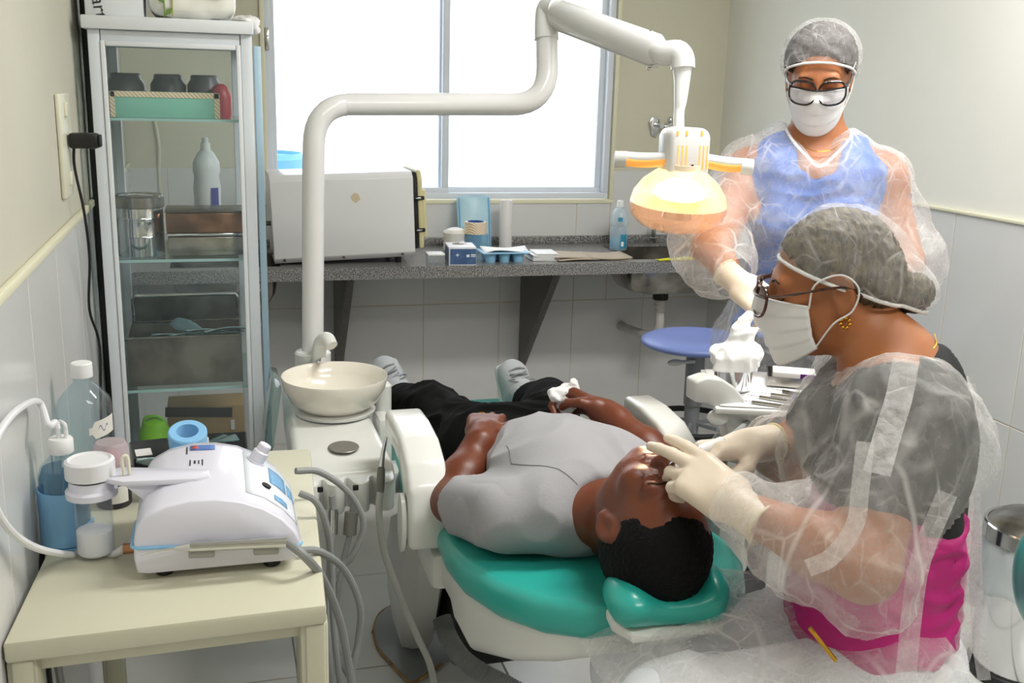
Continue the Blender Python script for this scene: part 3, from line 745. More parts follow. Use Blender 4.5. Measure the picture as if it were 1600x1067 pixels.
# ---------------------------------------------------------------- glass cabinet
pm('cab_paint', '#dbe1e8', 0.35, var=0.05, vs=5); pm('cab_white', '#e2e6ea', 0.35, var=0.04)
pm('cab_blue', '#aecbdd', 0.3, var=0.05)
glass('cab_glass', '#fbfdfd', 1.40, 0.02, haze=0.04, hazecol='#dceaf0'); glass('shelf_glass', '#f0f7f6', 1.5, 0.03); pm('glass_edge', '#a9cfcb', 0.15)
CF, CB, CX0, CX1 = 2.80, 3.23, -0.288, 0.102
cab = thing('glass_cabinet', 'tall narrow glass cabinet with pale painted metal frame', 'cabinet', (-0.09, 3.0, 0.0))
G().box(((-0.30+0.106)/2, (CF-0.012+CB+0.012)/2, 1.632), (0.406, CB-CF+0.03, 0.032), bev=0.004).out('top_board', 'cab_white', cab)
for x0, x1, y in ((CX0, CX0+0.028, CF+0.014), (CX1-0.028, CX1, CF+0.014), (CX0, CX0+0.034, CB-0.014), (CX1-0.045, CX1, CB-0.014)):
    G().box(((x0+x1)/2, y, 0.81), (x1-x0, 0.028, 1.612), bev=0.003).out('post', 'cab_paint', cab)
for y in (CF+0.014, CB-0.014):
    G().box(((CX0+CX1)/2, y, 1.600), (CX1-CX0-0.06, 0.024, 0.03), bev=0.002).out('rail', 'cab_paint', cab)
    G().box(((CX0+CX1)/2, y, 0.135), (CX1-CX0-0.06, 0.024, 0.05), bev=0.002).out('rail', 'cab_paint', cab)
for x in (CX0+0.012, CX1-0.012):
    for z in (1.600, 0.135):
        G().box((x, (CF+CB)/2, z), (0.02, CB-CF-0.06, 0.03), bev=0.002).out('side_rail', 'cab_paint', cab)
    G().box((x, (CF+CB)/2, 0.868), (0.004, CB-CF-0.06, 1.43)).out('side_glass', 'cab_glass', cab)
G().box(((CX0+CX1)/2, CB-0.014, 0.868), (CX1-CX0-0.08, 0.004, 1.43)).out('back_glass', 'cab_glass', cab)
dr = G().box((CX0+0.034, CF+0.004, 0.87), (0.011, 0.014, 1.44), bev=0.002).box((CX1-0.034, CF+0.004, 0.87), (0.011, 0.014, 1.44), bev=0.002)\
    .box(((CX0+CX1)/2, CF+0.004, 1.583), (CX1-CX0-0.08, 0.014, 0.012), bev=0.002).box(((CX0+CX1)/2, CF+0.004, 0.158), (CX1-CX0-0.08, 0.014, 0.012), bev=0.002).out('door', 'cab_white', cab)
G().box(((CX0+CX1)/2, CF+0.004, 0.87), (CX1-CX0-0.08, 0.004, 1.415)).out('door_glass', 'cab_glass', dr)
G().box((CX1+0.013, CF+0.03, 0.83), (0.018, 0.03, 1.52), bev=0.003).out('side_strip', 'cab_blue', cab)
SH = (1.400, 1.036, 0.681, 0.33)
for z in SH:
    sh = G().box(((CX0+CX1)/2, (CF+CB)/2+0.002, z), (CX1-CX0-0.034, CB-CF-0.066, 0.006)).out('shelf', 'shelf_glass', cab)
    G().box(((CX0+CX1)/2, CF+0.033, z), (CX1-CX0-0.06, 0.003, 0.007)).out('shelf_edge', 'glass_edge', sh)
G().box(((CX0+CX1)/2, (CF+CB)/2, 0.155), (CX1-CX0-0.03, CB-CF-0.06, 0.012)).out('bottom', 'cab_paint', cab)
# dark panel in the gap by the wall
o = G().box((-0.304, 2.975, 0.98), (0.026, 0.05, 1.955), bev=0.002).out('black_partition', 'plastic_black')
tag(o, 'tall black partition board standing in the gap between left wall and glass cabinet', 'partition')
# on top of the cabinet
pm('carton_white', '#e3e7ea', 0.5); pm('bag_white', '#ecebe2', 0.35, bump=0.25, bs=10); pm('leaf_green', '#6c8a3c', 0.5); pm('olive', '#a5a54e', 0.5)
bx = thing('white_carton', 'white carton with black lettering on top of the cabinet', 'box', (-0.22, 2.95, 1.649))
G().box((-0.225, 2.93, 1.749), (0.135, 0.20, 0.2), bev=0.003).out('carton', 'carton_white', bx)
text('Heart', 0.045, frame((-0.262, 2.8293, 1.695), (0.13, 0, -1), (0, -1, 0)), 'ink_dark', bx)
bg_ = thing('printed_bag', 'white packet with green plant print on top of the cabinet', 'packet', (-0.02, 2.93, 1.649))
f = Field((-0.18, 2.78, 1.62), (0.12, 3.12, 1.95), 0.008)
f.box((-0.040, 2.94, 1.78), (0.105, 0.10, 0.128), None, 0.035)
V, Q = f.surf(); V = wrinkle(V, Q, 0.003, 14, seed=2.0); V[:, 2] = np.maximum(V[:, 2], 1.6495)
skin('bag', V, Q, 'bag_white', bg_)
g = G()
for i in range(7):
    z = 1.655+0.03*i; s = (-1) ** i
    g.prism([(-0.107, z), (-0.107+0.016*s, z+0.008), (-0.107+0.02*s, z+0.02), (-0.107+0.006*s, z+0.016)], 'y', 2.8335, 2.838)
    g.box((-0.107, 2.836, z+0.012), (0.003, 0.003, 0.03))
g.out('plant_print', 'leaf_green', bg_)
G().box((-0.088, 2.836, 1.74), (0.003, 0.003, 0.17)).box((0.0, 2.836, 1.705), (0.06, 0.003, 0.008)).box((-0.01, 2.836, 1.72), (0.04, 0.003, 0.006)).out('print', 'olive', bg_)
pm('film_crumple', '#eeeeee', 0.3, bump=0.5, bs=30)
f = Field((0.05, 2.76, 1.60), (0.14, 2.95, 1.70), 0.005)
f.ell((0.09, 2.86, 1.652), (0.032, 0.05, 0.012), None, 0.01).ell((0.112, 2.84, 1.64), (0.012, 0.03, 0.022), None, 0.01)
V, Q = f.surf(); V = wrinkle(V, Q, 0.004, 45, seed=5.0)
tag(skin('plastic_wrap', V, Q, 'film_crumple', None), 'crumpled white plastic wrap on the cabinet top corner', 'plastic wrap')
# shelf one: mint box in front of dark rolls
pm('mint', '#8fd0bd', 0.4); pm('red_cap', '#b0414a', 0.4); pm('smoke', '#6a6c70', 0.35)
z = SH[0]+0.003
mb = thing('mint_box', 'mint green carton with tan striped tape on the top shelf', 'box', (-0.12, 2.93, z))
G().box((-0.117, 2.92, z+0.033), (0.268, 0.10, 0.066), bev=0.002).out('carton', 'mint', mb)
G().box((-0.117, 2.869, z+0.059), (0.266, 0.0015, 0.014)).box((-0.246, 2.869, z+0.033), (0.012, 0.0015, 0.064)).box((0.011, 2.869, z+0.033), (0.014, 0.0015, 0.064)).out('striped_tape', 'tape_check', mb)
for i, (x, r, mt, lb) in enumerate(((-0.225, 0.05, 'smoke', 'dark grey jar behind the mint carton, by the cabinet post'), (-0.115, 0.047, 'smoke', 'dark grey jar behind the mint carton, in the middle'), (-0.02, 0.046, 'smoke', 'dark grey jar behind the mint carton, next to the red cap'))):
    o = G().lathe([(0, 0), (r*0.95, 0), (r, 0.005), (r, 0.085), (r*0.8, 0.10), (r*0.8, 0.108), (r*0.72, 0.112), (0, 0.112)], (x, 3.06, z), seg=24).out('jar', mt)
    tag(o, lb, 'jar', 'jars on the top shelf')
o = G().lathe([(0, 0), (0.026, 0), (0.029, 0.01), (0.029, 0.06), (0.02, 0.082), (0.008, 0.09), (0, 0.09)], (0.022, 2.995, z), seg=20).out('red_cap', 'red_cap')
tag(o, 'red rounded cap bottle behind the mint carton', 'bottle')
# shelf two: drum, two boxes, white bottle
z = SH[1]+0.003
dm = thing('steel_drum', 'round polished steel drum with lid on the second shelf', 'canister', (-0.203, 2.97, z))
G().lathe([(0, 0), (0.060, 0), (0.062, 0.004), (0.062, 0.05), (0.0635, 0.053), (0.062, 0.056), (0.062, 0.098), (0.0635, 0.101), (0.062, 0.104), (0.062, 0.135), (0, 0.135)], (-0.202, 2.935, z), seg=36).out('body', 'chrome', dm)
G().lathe([(0.0635, 0), (0.0655, 0.002), (0.0655, 0.028), (0.061, 0.034), (0, 0.036)], (-0.202, 2.935, z+0.128), seg=36).out('lid', 'steel', dm)
G().tube([(-0.245, 2.87, z+0.165), (-0.202, 2.865, z+0.169), (-0.16, 2.87, z+0.165)], 0.003, 8).out('handle', 'chrome', dm)
sb = thing('steel_box', 'flat steel instrument box at the bottom of the pair on the second shelf', 'box', (-0.03, 2.95, z), 'steel boxes on the second shelf')
G().box((-0.032, 2.945, z+0.026), (0.196, 0.12, 0.052), bev=0.004).out('body', 'steel', sb)
G().box((-0.032, 2.945, z+0.058), (0.202, 0.126, 0.008), bev=0.003).out('lid', 'chrome', sb)
sb = thing('steel_box', 'steel box glinting copper, stacked on the flat steel box', 'box', (-0.03, 2.95, z+0.0625), 'steel boxes on the second shelf')
G().box((-0.032, 2.945, z+0.09), (0.200, 0.13, 0.054), bev=0.004).out('body', 'copper_steel', sb)
G().box((-0.032, 2.945, z+0.1205), (0.206, 0.134, 0.006), bev=0.0025).out('lid', 'steel_dull', sb)
pm('bottle_white', '#e4e7ea', 0.35); pm('label_violet', '#4c4c98', 0.5)
wb = thing('white_bottle', 'white ribbed bottle with pump cap and violet label, in the cabinet', 'bottle', (-0.018, 3.12, z))
G().lathe([(0, 0), (0.036, 0), (0.039, 0.004), (0.039, 0.07), (0.034, 0.085), (0.039, 0.10), (0.037, 0.13), (0.039, 0.16), (0.034, 0.195), (0.038, 0.21), (0.037, 0.235), (0.022, 0.262), (0.013, 0.27), (0, 0.27)], (-0.025, 3.11, z), seg=24).out('bottle', 'bottle_white', wb)
G().cyl((-0.025, 3.11, z+0.268), 0.0135, 0.022, seg=14, bev=0.002).cyl((-0.025, 3.11, z+0.288), 0.009, 0.016, seg=12, bev=0.002).out('cap', 'cap_white', wb)
lab((-0.025, 3.11, z), 0.039, -1.3, -0.7, 0.10, 0.165, 0.0015).out('label', 'label_violet', wb, ang=2)
# shelf three: big steel container with propped lid and pouches
z = SH[2]+0.003
pm('pouch_dull', '#8fb4bb', 0.35, col2='#c2d4d6', vs=18); glass('pouch_film', '#dcecef', 1.45, 0.1, haze=0.5, hazecol='#bcd8de')
bs_ = thing('steel_container', 'large dull steel container with its lid propped open behind', 'container', (-0.1, 2.98, z))
g = G(); x0, x1, y0, y1, hh = -0.247, 0.050, 2.875, 3.075, 0.135
g.box(((x0+x1)/2, y0, z+hh/2), (x1-x0, 0.003, hh)).box(((x0+x1)/2, y1, z+hh/2), (x1-x0, 0.003, hh)).box((x0, (y0+y1)/2, z+hh/2), (0.003, y1-y0, hh)).box((x1, (y0+y1)/2, z+hh/2), (0.003, y1-y0, hh)).box(((x0+x1)/2, (y0+y1)/2, z+0.002), (x1-x0, y1-y0, 0.003))
g.out('body', 'steel_dull', bs_)
G().tube([(x0, y0, z+hh), (x1, y0, z+hh), (x1, y1, z+hh), (x0, y1, z+hh), (x0, y0, z+hh)], 0.003, 8, n=1).out('rim', 'steel', bs_)
ld = G().box((-0.098, 3.098, z+0.135), (0.292, 0.004, 0.15), (0.12, 0, 0)).out('lid', 'steel_dull', bs_)
zz = z+0.135
G().tube([(-0.244, 3.106, z+0.06), (-0.244, 3.087, zz+0.065), (-0.238, 3.085, zz+0.075), (0.042, 3.085, zz+0.075), (0.048, 3.087, zz+0.065), (0.048, 3.106, z+0.06)], 0.0055, 8, n=1).out('lid_rim', 'chrome', ld)
random.seed(8)
def pouch(name, c, sx, sy, rx, ry, rz, mt, lb, gp):
    Rr = Euler((rx, ry, rz)).to_matrix()
    o = G().grid(lambda u, v: Vector(c)+Rr@Vector((sx*(u-0.5), sy*(v-0.5), 0.006*math.sin(5*u+3*v))), 8, 5, thick=0.002).out(name, mt, ang=2)
    tag(o, lb, 'pouch', gp); return o
for i in range(6):
    pouch('instrument_pouch', (-0.20+0.045*i, 2.985-0.005*i, z+0.098+0.007*i), 0.16, 0.06, -0.3, 0.06*(-1)**i, 0.1*(i-2), 'pouch_dull', 'bluish instrument pouch lying in the open steel container', 'pouches in the steel container')
pouch('instrument_pouch', (-0.085, 2.95, z+0.142), 0.10, 0.055, -0.6, 0.5, 0.3, 'pouch_film', 'shiny clear pouch sticking up from the steel container', None)
# shelf four: cardboard box, green thing, black tray with pouches
z = SH[3]+0.003
pm('cardboard', '#a5875c', 0.8, bump=0.1); pm('lime', '#8fd32a', 0.4)
o = thing('cardboard_box', 'brown cardboard box with black flap on the bottom shelf', 'box', (-0.06, 3.1, z))
G().box((-0.055, 3.11, z+0.115), (0.22, 0.13, 0.23), bev=0.002).out('carton', 'cardboard', o)
G().box((-0.075, 3.043, z+0.215), (0.19, 0.003, 0.03), (0.05, 0.06, 0), bev=0.001).out('flap', 'rubber_black', o)
G().box((0.02, 3.0435, z+0.17), (0.011, 0.002, 0.03)).out('tape', 'label_white', o)
gr = thing('green_scoop', 'lime green plastic cap with loop handle on the bottom shelf', 'cap', (-0.19, 2.94, z))
gx, gy = -0.195, 2.945
G().lathe([(0, 0), (0.038, 0), (0.042, 0.006), (0.042, 0.20), (0.03, 0.225), (0.012, 0.235), (0, 0.235)], (gx, gy, z), seg=24).out('cap', 'lime', gr)
G().tube([(gx-0.03, gy, z+0.222), (gx-0.02, gy-0.01, z+0.243), (gx+0.012, gy-0.012, z+0.243), (gx+0.03, gy, z+0.222)], 0.004, 8).out('loop', 'lime', gr)
tb = thing('black_tray', 'black tray holding blue pouches on the bottom shelf', 'tray', (-0.06, 2.93, z))
g = G(); x0, x1, y0, y1, hh = -0.14, 0.055, 2.86, 3.03, 0.15
for (c_, s_) in ((((x0+x1)/2, y1, z+hh/2), (x1-x0, 0.004, hh)), ((x0, (y0+y1)/2, z+hh/2), (0.004, y1-y0, hh)), ((x1, (y0+y1)/2, z+hh/2), (0.004, y1-y0, hh)), (((x0+x1)/2, y0, z+0.055), (x1-x0, 0.004, 0.11)), (((x0+x1)/2, (y0+y1)/2, z+0.003), (x1-x0, y1-y0, 0.004))): g.box(c_, s_)
g.out('tray', 'plastic_black', tb)
pm('pouch_teal', '#7fb7c0', 0.35, col2='#b9d6da', vs=15)
for i in range(8):
    pouch('instrument_pouch', (-0.06+0.02*math.sin(i*2.1), 2.95-0.008*math.sin(i), z+0.10+0.008*i), 0.15, 0.07, -0.25, 0.1*math.sin(i*1.7), 0.5*math.sin(i*1.3), 'pouch_teal', 'blue sterile pouch lying in the black tray', 'pouches in the black tray')

# ---------------------------------------------------------------- plastic table in front
pm('table_cream', '#cfccb6', 0.45, var=0.05, vs=3, bump=0.03, bs=80)
tab = thing('plastic_table', 'cream plastic side table with square legs', 'table', (-0.07, 1.83, 0))
TZ_ = 0.72
poly = [(-0.3165, 1.452), (0.138, 1.464), (0.177, 2.183), (-0.274, 2.212)]
G().prism(poly, 'z', TZ_-0.034, TZ_, bev=0.006).out('top', 'table_cream', tab)
cen = Vector((-0.068, 1.837, 0))
for x, y in poly:
    p = Vector((x, y, 0)); q = p+(cen-p)*0.085
    rz = -0.055
    G().box((q.x, q.y, (TZ_-0.034)/2+0.0005), (0.044, 0.044, TZ_-0.035), (0, 0, rz), bev=0.008).box((q.x+0.002, q.y-0.002, (TZ_-0.034)/2+0.0005), (0.03, 0.05, TZ_-0.036), (0, 0, rz), bev=0.004).out('leg', 'table_cream', tab)
for i in range(4):
    a, b_ = Vector((*poly[i], 0)), Vector((*poly[(i+1) % 4], 0)); a = a+(cen-a)*0.09; b_ = b_+(cen-b_)*0.09
    d = b_-a; G().box(((a.x+b_.x)/2, (a.y+b_.y)/2, TZ_-0.048), (d.length-0.03, 0.02, 0.028), (0, 0, math.atan2(d.y, d.x)), bev=0.003).out('apron', 'table_cream', tab)

# ---------------------------------------------------------------- ultrasonic scaler unit
pm('unit_white', '#e2e1ee', 0.25, var=0.03, coat=0.3); pm('stripe_blue', '#86bfe6', 0.35); pm('unit_foot', '#141418', 0.6)
pm('panel_white', '#e6ebf3', 0.35); pm('panel_blue', '#7ab0dd', 0.4); pm('clip_grey', '#9a9892', 0.5); pm('hose_grey', '#8b8d8d', 0.5); pm('hose_light', '#b9bbb6', 0.4)
us = thing('scaler_unit', 'white arched ultrasonic scaler unit with blue stripe', 'scaler', (-0.02, 1.7, TZ_))
prof = [(-0.146, 0.737), (-0.149, 0.760), (-0.148, 0.790), (-0.142, 0.815), (-0.128, 0.834), (-0.10, 0.847), (-0.06, 0.854), (-0.02, 0.853), (0.02, 0.845), (0.055, 0.830), (0.085, 0.808), (0.104, 0.785), (0.113, 0.765), (0.112, 0.748), (0.104, 0.738), (0.09, 0.734), (-0.13, 0.734)]
def loft(secs):
    g = G(); R_ = [[g.bm.verts.new(Vector(p)) for p in s] for s in secs]; n_ = len(secs[0])
    for A, B in zip(R_, R_[1:]):
        for k in range(n_): g.bm.faces.new((A[k], A[(k+1) % n_], B[(k+1) % n_], B[k]))
    g.bm.faces.new(R_[0][::-1]); g.bm.faces.new(R_[-1]); return g
def sec(y, s, dz, grow=0.0):
    cx, cz = -0.02, 0.78
    return [(cx+(x-cx)*s*(1+grow), y, max(0.734, cz+(zz_-cz)*s*(1+grow)+dz*max(0, (zz_-0.74)/0.11))) for x, zz_ in prof]
loft([sec(1.600, 0.955, 0), sec(1.602, 0.98, 0), sec(1.610, 1.0, 0), sec(1.68, 1.0, 0.008), sec(1.80, 1.0, 0.02), sec(1.83, 0.97, 0.018), sec(1.845, 0.90, 0.012)]).out('case', 'unit_white', us, ang=0.9)
# blue stripe around front
G().tube([(-0.149, 1.70, 0.785), (-0.151, 1.62, 0.782), (-0.144, 1.6005, 0.781), (-0.10, 1.5985, 0.779), (0.0, 1.5985, 0.772), (0.09, 1.5985, 0.763), (0.108, 1.6005, 0.761), (0.1135, 1.61, 0.761)], 0.0028, 6, flat=(1, 1)).out('stripe', 'stripe_blue', us)
for x, y in ((-0.105, 1.63), (0.065, 1.625), (-0.10, 1.80), (0.07, 1.80)):
    G().cyl((x, y, TZ_+0.0003), 0.014, 0.018, seg=18, bev=0.002).out('foot', 'unit_foot', us)
# control panel on the right slope
def onarch(t, y, lift=0.0):
    """point on the right slope of the case"""
    i0 = 8+t*4; i = min(int(i0), 11); f_ = i0-i
    a, b_ = prof[i], prof[i+1]; x = a[0]+(b_[0]-a[0])*f_; zz_ = a[1]+(b_[1]-a[1])*f_
    k = (y-1.61)/(1.80-1.61)*0.02; nx, nz = (a[1]-b_[1]), -(a[0]-b_[0]); L_ = math.hypot(nx, nz)
    return Vector((x+nx/L_*lift, y, zz_+k*max(0, (zz_-0.74)/0.11)+nz/L_*lift))
G().grid(lambda u, v: onarch(0.05+0.8*u, 1.64+0.16*v, 0.0012), 8, 4, thick=0.0006).out('panel', 'panel_white', us, ang=2)
for (a0, a1, b0, b1) in ((0.36, 0.62, 0.715, 0.775), (0.66, 0.74, 0.72, 0.765), (0.76, 0.84, 0.72, 0.765), (0.40, 0.60, 0.655, 0.675)):
    G().grid(lambda u, v: onarch(a0+(a1-a0)*u, b0+1.0-0.0+(b1-b0)*v-0.0, 0.0022), 4, 2, thick=0.0005).out('panel_print', 'panel_blue', us, ang=2)
kp = onarch(0.2, 1.775, 0.0); kn = Matrix.Rotation(0.55, 3, 'Y')
kb = G().cyl(kp, 0.0165, 0.003, kn, 20).lathe([(0.014, 0), (0.0145, 0.002), (0.014, 0.018), (0.0115, 0.02), (0, 0.02)], kp+kn@Vector((0, 0, 0.003)), kn, 20).lathe([(0.0115, 0), (0.0115, 0.012), (0.01, 0.014), (0, 0.014)], kp+kn@Vector((0, 0, 0.022)), kn, 20).out('knob', 'unit_white', us)
jp = onarch(0.30, 1.69, 0.001); G().lathe([(0, 0), (0.0085, 0), (0.0085, 0.003), (0.006, 0.003), (0, 0.001)], jp, kn, 18).out('jack', 'rubber_black', us)
pm('sticker_blue', '#5b7fc4', 0.5); pm('sticker_red', '#c0594a', 0.5)
def ontop(x, y):  # on the crown of the arch
    i = max(j for j in range(len(prof)-5) if prof[j][0] <= x); a, b_ = prof[i], prof[i+1]
    zz_ = a[1]+(b_[1]-a[1])*(x-a[0])/(b_[0]-a[0]); return Vector((x, y, zz_+(y-1.61)/0.19*0.02*max(0, (zz_-0.74)/0.11)+0.0012))
G().grid(lambda u, v: ontop(-0.062+0.042*u, 1.800-0.018*v), 4, 2, thick=0.0005).out('sticker', 'sticker_blue', us, ang=2)
G().grid(lambda u, v: ontop(-0.058+0.010*u, 1.797-0.012*v)+Vector((0, 0, 0.0008)), 2, 2, thick=0.0003).out('sticker_mark', 'sticker_red', us, ang=2)
G().grid(lambda u, v: ontop(-0.068+0.002*u, 1.80-0.03*v), 1, 2).grid(lambda u, v: ontop(-0.062+0.002*u, 1.745-0.022*v), 1, 2).grid(lambda u, v: ontop(-0.055+0.003*u, 1.742-0.012*v), 1, 2).grid(lambda u, v: ontop(-0.048+0.002*u, 1.742-0.014*v), 1, 2).grid(lambda u, v: ontop(-0.042+0.002*u, 1.745-0.022*v), 1, 2).out('pen_marks', 'ink_dark', us, ang=2)
# handpiece on its clips
for x in (-0.045, 0.055):
    G().box((x, 1.5905, 0.768-0.05*x), (0.040, 0.018, 0.018), (0, 0.05, 0), bev=0.003).out('clip', 'clip_grey', us)
hp = G().tube([(-0.062, 1.583, 0.783), (0.088, 1.583, 0.776)], lambda t: 0.0085, 14, n=1).out('handpiece', 'chrome', us)
G().tube([(-0.085, 1.583, 0.782), (-0.062, 1.583, 0.783)], lambda t: 0.004+0.003*t, 10, n=1).tube([(-0.135, 1.583, 0.776), (-0.11, 1.583, 0.780), (-0.085, 1.583, 0.782)], lambda t: 0.0018+0.001*t, 8).out('scaler_tip', 'chrome', hp)
# powder jar on its arm
glass('jar_clear', '#fbfcfd', 1.4, 0.03, haze=0.04); pm('powder', '#f4f4f4', 0.9, bump=0.1); pm('frost', '#e9e9ec', 0.35)
jx, jy = -0.218, 1.72
G().prism([(-0.20, 1.70), (-0.165, 1.675), (-0.05, 1.665), (-0.028, 1.675), (-0.03, 1.705), (-0.06, 1.715), (-0.165, 1.745), (-0.20, 1.74)], 'z', 0.8555, 0.866, bev=0.004).prism([(-0.165, 0.857), (-0.10, 0.857), (-0.118, 0.828), (-0.135, 0.828)], 'y', 1.68, 1.72, bev=0.003).out('jar_arm', 'unit_white', us)
jar = G().lathe([(0, 0.0), (0.026, 0.0), (0.031, 0.004), (0.031, 0.105), (0.029, 0.105), (0.029, 0.006), (0, 0.003)], (jx, jy, 0.7225), seg=28).out('jar', 'jar_clear', us)
G().lathe([(0, 0.004), (0.025, 0.004), (0.0285, 0.008), (0.0285, 0.045), (0.02, 0.049), (0, 0.047)], (jx, jy, 0.7225), seg=24).out('powder', 'powder', jar)
G().lathe([(0.033, 0), (0.041, 0.002), (0.041, 0.012), (0.036, 0.016), (0.034, 0.03), (0, 0.03)], (jx, jy, 0.828), seg=28).out('jar_collar', 'unit_white', us)
g = G(); K = 48; prof_l = ((0.034, 0.0), (0.038, 0.002), (0.038, 0.03), (0.034, 0.033), (0.030, 0.03), (0, 0.03)); rings = []
for r, zz_ in prof_l:
    rings.append([g.bm.verts.new((jx+(r+(0.0012*(k % 2) if r > 0.036 else 0))*math.cos(2*math.pi*k/K), jy+(r+(0.0012*(k % 2) if r > 0.036 else 0))*math.sin(2*math.pi*k/K), 0.8605+zz_)) for k in range(K)])
for A, B in zip(rings, rings[1:]):
    for k in range(K): g.bm.faces.new((A[k], A[(k+1) % K], B[(k+1) % K], B[k]))
g.out('jar_lid', 'frost', us)
G().tube([(-0.164, 1.70, 0.868), (-0.166, 1.70, 0.895), (-0.158, 1.702, 0.898), (-0.156, 1.702, 0.868)], 0.003, 8).out('hook', 'socket_cream', us)
G().cyl((-0.151, 1.66, 0.755), 0.009, 0.018, (0, -math.pi/2, 0), 14).out('inlet', 'copper_steel', us)
# hoses from the unit
for pts, r in (
    ([(0.124, 1.873, 0.787), (0.171, 1.888, 0.775), (0.225, 1.883, 0.730), (0.252, 1.879, 0.665), (0.228, 1.871, 0.603), (0.187, 1.871, 0.557), (0.177, 1.856, 0.490), (0.178, 1.831, 0.392), (0.189, 1.834, 0.290), (0.232, 1.839, 0.147)], 0.0065),
    ([(0.126, 1.813, 0.766), (0.155, 1.801, 0.750), (0.175, 1.801, 0.691), (0.181, 1.801, 0.612), (0.181, 1.789, 0.525), (0.188, 1.757, 0.408), (0.209, 1.767, 0.260)], 0.0065),
    ([(0.088, 1.583, 0.776), (0.113, 1.558, 0.761), (0.146, 1.597, 0.697), (0.175, 1.629, 0.605), (0.191, 1.644, 0.514), (0.204, 1.646, 0.409), (0.226, 1.651, 0.242)], 0.0072),
    ([(0.113, 1.637, 0.734), (0.146, 1.646, 0.724), (0.191, 1.683, 0.668), (0.220, 1.698, 0.588), (0.217, 1.701, 0.516), (0.203, 1.688, 0.448), (0.208, 1.679, 0.333)], 0.0065)):
    G().tube(pts, r, 10).out('hose', 'hose_grey', us)
# water bottle with blue liquid in a blue holder, and its tube
glass('water_bottle', '#e6f1f5', 1.45, 0.03, haze=0.06); glass('water_blue', '#a9cadb', 1.33, 0.02, haze=0.25, hazecol='#7ba6bd'); pm('holder_blue', '#8cc4f0', 0.4)
wx, wy = -0.270, 1.79
wb = thing('water_bottle', 'clear bottle of pale blue liquid with white cap in a blue holder', 'bottle', (wx, wy, TZ_))
zb = TZ_+0.004
G().lathe([(0, 0), (0.036, 0), (0.040, 0.005), (0.040, 0.118), (0.036, 0.135), (0.018, 0.155), (0.017, 0.162), (0, 0.162)], (wx, wy, zb), seg=28).out('bottle', 'water_bottle', wb)
G().lathe([(0, 0.002), (0.035, 0.002), (0.0385, 0.006), (0.0385, 0.117), (0.033, 0.133), (0, 0.133)], (wx, wy, zb), seg=28).out('liquid', 'water_blue', wb)
G().lathe([(0, 0.0), (0.0195, 0.0), (0.0205, 0.002), (0.0205, 0.022), (0.018, 0.026), (0, 0.026)], (wx, wy, zb+0.159), seg=24).cyl((wx-0.002, wy, zb+0.184), 0.004, 0.018, seg=10).cyl((wx+0.010, wy-0.002, zb+0.184), 0.0035, 0.014, seg=10).out('cap', 'cap_white', wb)
ho = G(); a0, a1 = math.radians(150), math.radians(300)
ho.grid(lambda u, v: Vector((wx+0.0435*math.cos(a0+(a1-a0)*u), wy+0.0435*math.sin(a0+(a1-a0)*u), zb+0.002+0.095*v)), 16, 3, thick=0.003)
ho.grid(lambda u, v: Vector((wx+0.0435*math.cos(a1+1.2*u), wy+0.0435*math.sin(a1+1.2*u), zb+0.002+0.033*v)), 10, 2, thick=0.003)
ho.cyl((wx, wy, TZ_+0.0004), 0.044, 0.003, seg=28)
ho.out('holder', 'holder_blue', wb)
G().tube([(wx-0.002, wy, zb+0.2), (wx-0.006, wy, zb+0.212), (wx-0.012, wy-0.03, zb+0.218), (-0.300, 1.796, 0.972), (-0.304, 1.614, 1.010), (-0.309, 1.475, 1.004), (-0.311, 1.450, 0.948), (-0.303, 1.494, 0.877), (-0.284, 1.587, 0.801), (-0.250, 1.728, 0.720), (-0.198, 1.718, 0.719), (-0.169, 1.66, 0.755)], 0.0058, 10).out('tube', 'frost', wb)
G().tube([(wx+0.010, wy-0.002, zb+0.196), (wx+0.009, wy-0.001, zb+0.208), (wx-0.004, wy+0.02, zb+0.206), (wx-0.02, wy+0.042, zb+0.17), (wx-0.022, wy+0.05, zb+0.10)], 0.003, 8).out('thin_tube', 'frost', wb)
G().tube([(wx+0.004, wy, zb+0.155), (wx-0.002, wy-0.005, zb+0.10), (wx-0.006, wy-0.01, zb+0.02)], 0.003, 8).out('dip_tube', 'frost', wb)
# large clear bottle behind
bb = thing('large_bottle', 'large empty clear bottle with white screw cap and paper label', 'bottle', (-0.262, 2.06, TZ_))
bxx, byy = -0.262, 2.055
G().lathe([(0, 0), (0.047, 0), (0.051, 0.005), (0.0515, 0.08), (0.050, 0.085), (0.0515, 0.09), (0.0515, 0.16), (0.047, 0.178), (0.025, 0.205), (0.017, 0.212), (0.017, 0.225), (0, 0.225)], (bxx, byy, TZ_), seg=32).out('bottle', 'water_bottle', bb)
G().lathe([(0, 0.0), (0.0195, 0.0), (0.020, 0.002), (0.0195, 0.026), (0.018, 0.028), (0, 0.028)], (bxx, byy, TZ_+0.222), seg=24).out('cap', 'cap_white', bb)
pm('label_paper', '#e6e3da', 0.7)
G().grid(lambda u, v: Vector((bxx+0.0522*math.cos(-1.35+1.1*u), byy+0.0522*math.sin(-1.35+1.1*u), TZ_+0.125+0.034*(v-0.5)*(1 if u > 0.12 else 0.4)+0.008*u)), 10, 3).out('label', 'label_paper', bb, ang=2)
G().grid(lambda u, v: Vector((bxx+0.0526*math.cos(-1.0+0.4*u), byy+0.0526*math.sin(-1.0+0.4*u), TZ_+0.128+0.006*math.sin(9*u)+0.002*v)), 12, 1).out('handwriting', 'ink_blue', bb, ang=2)
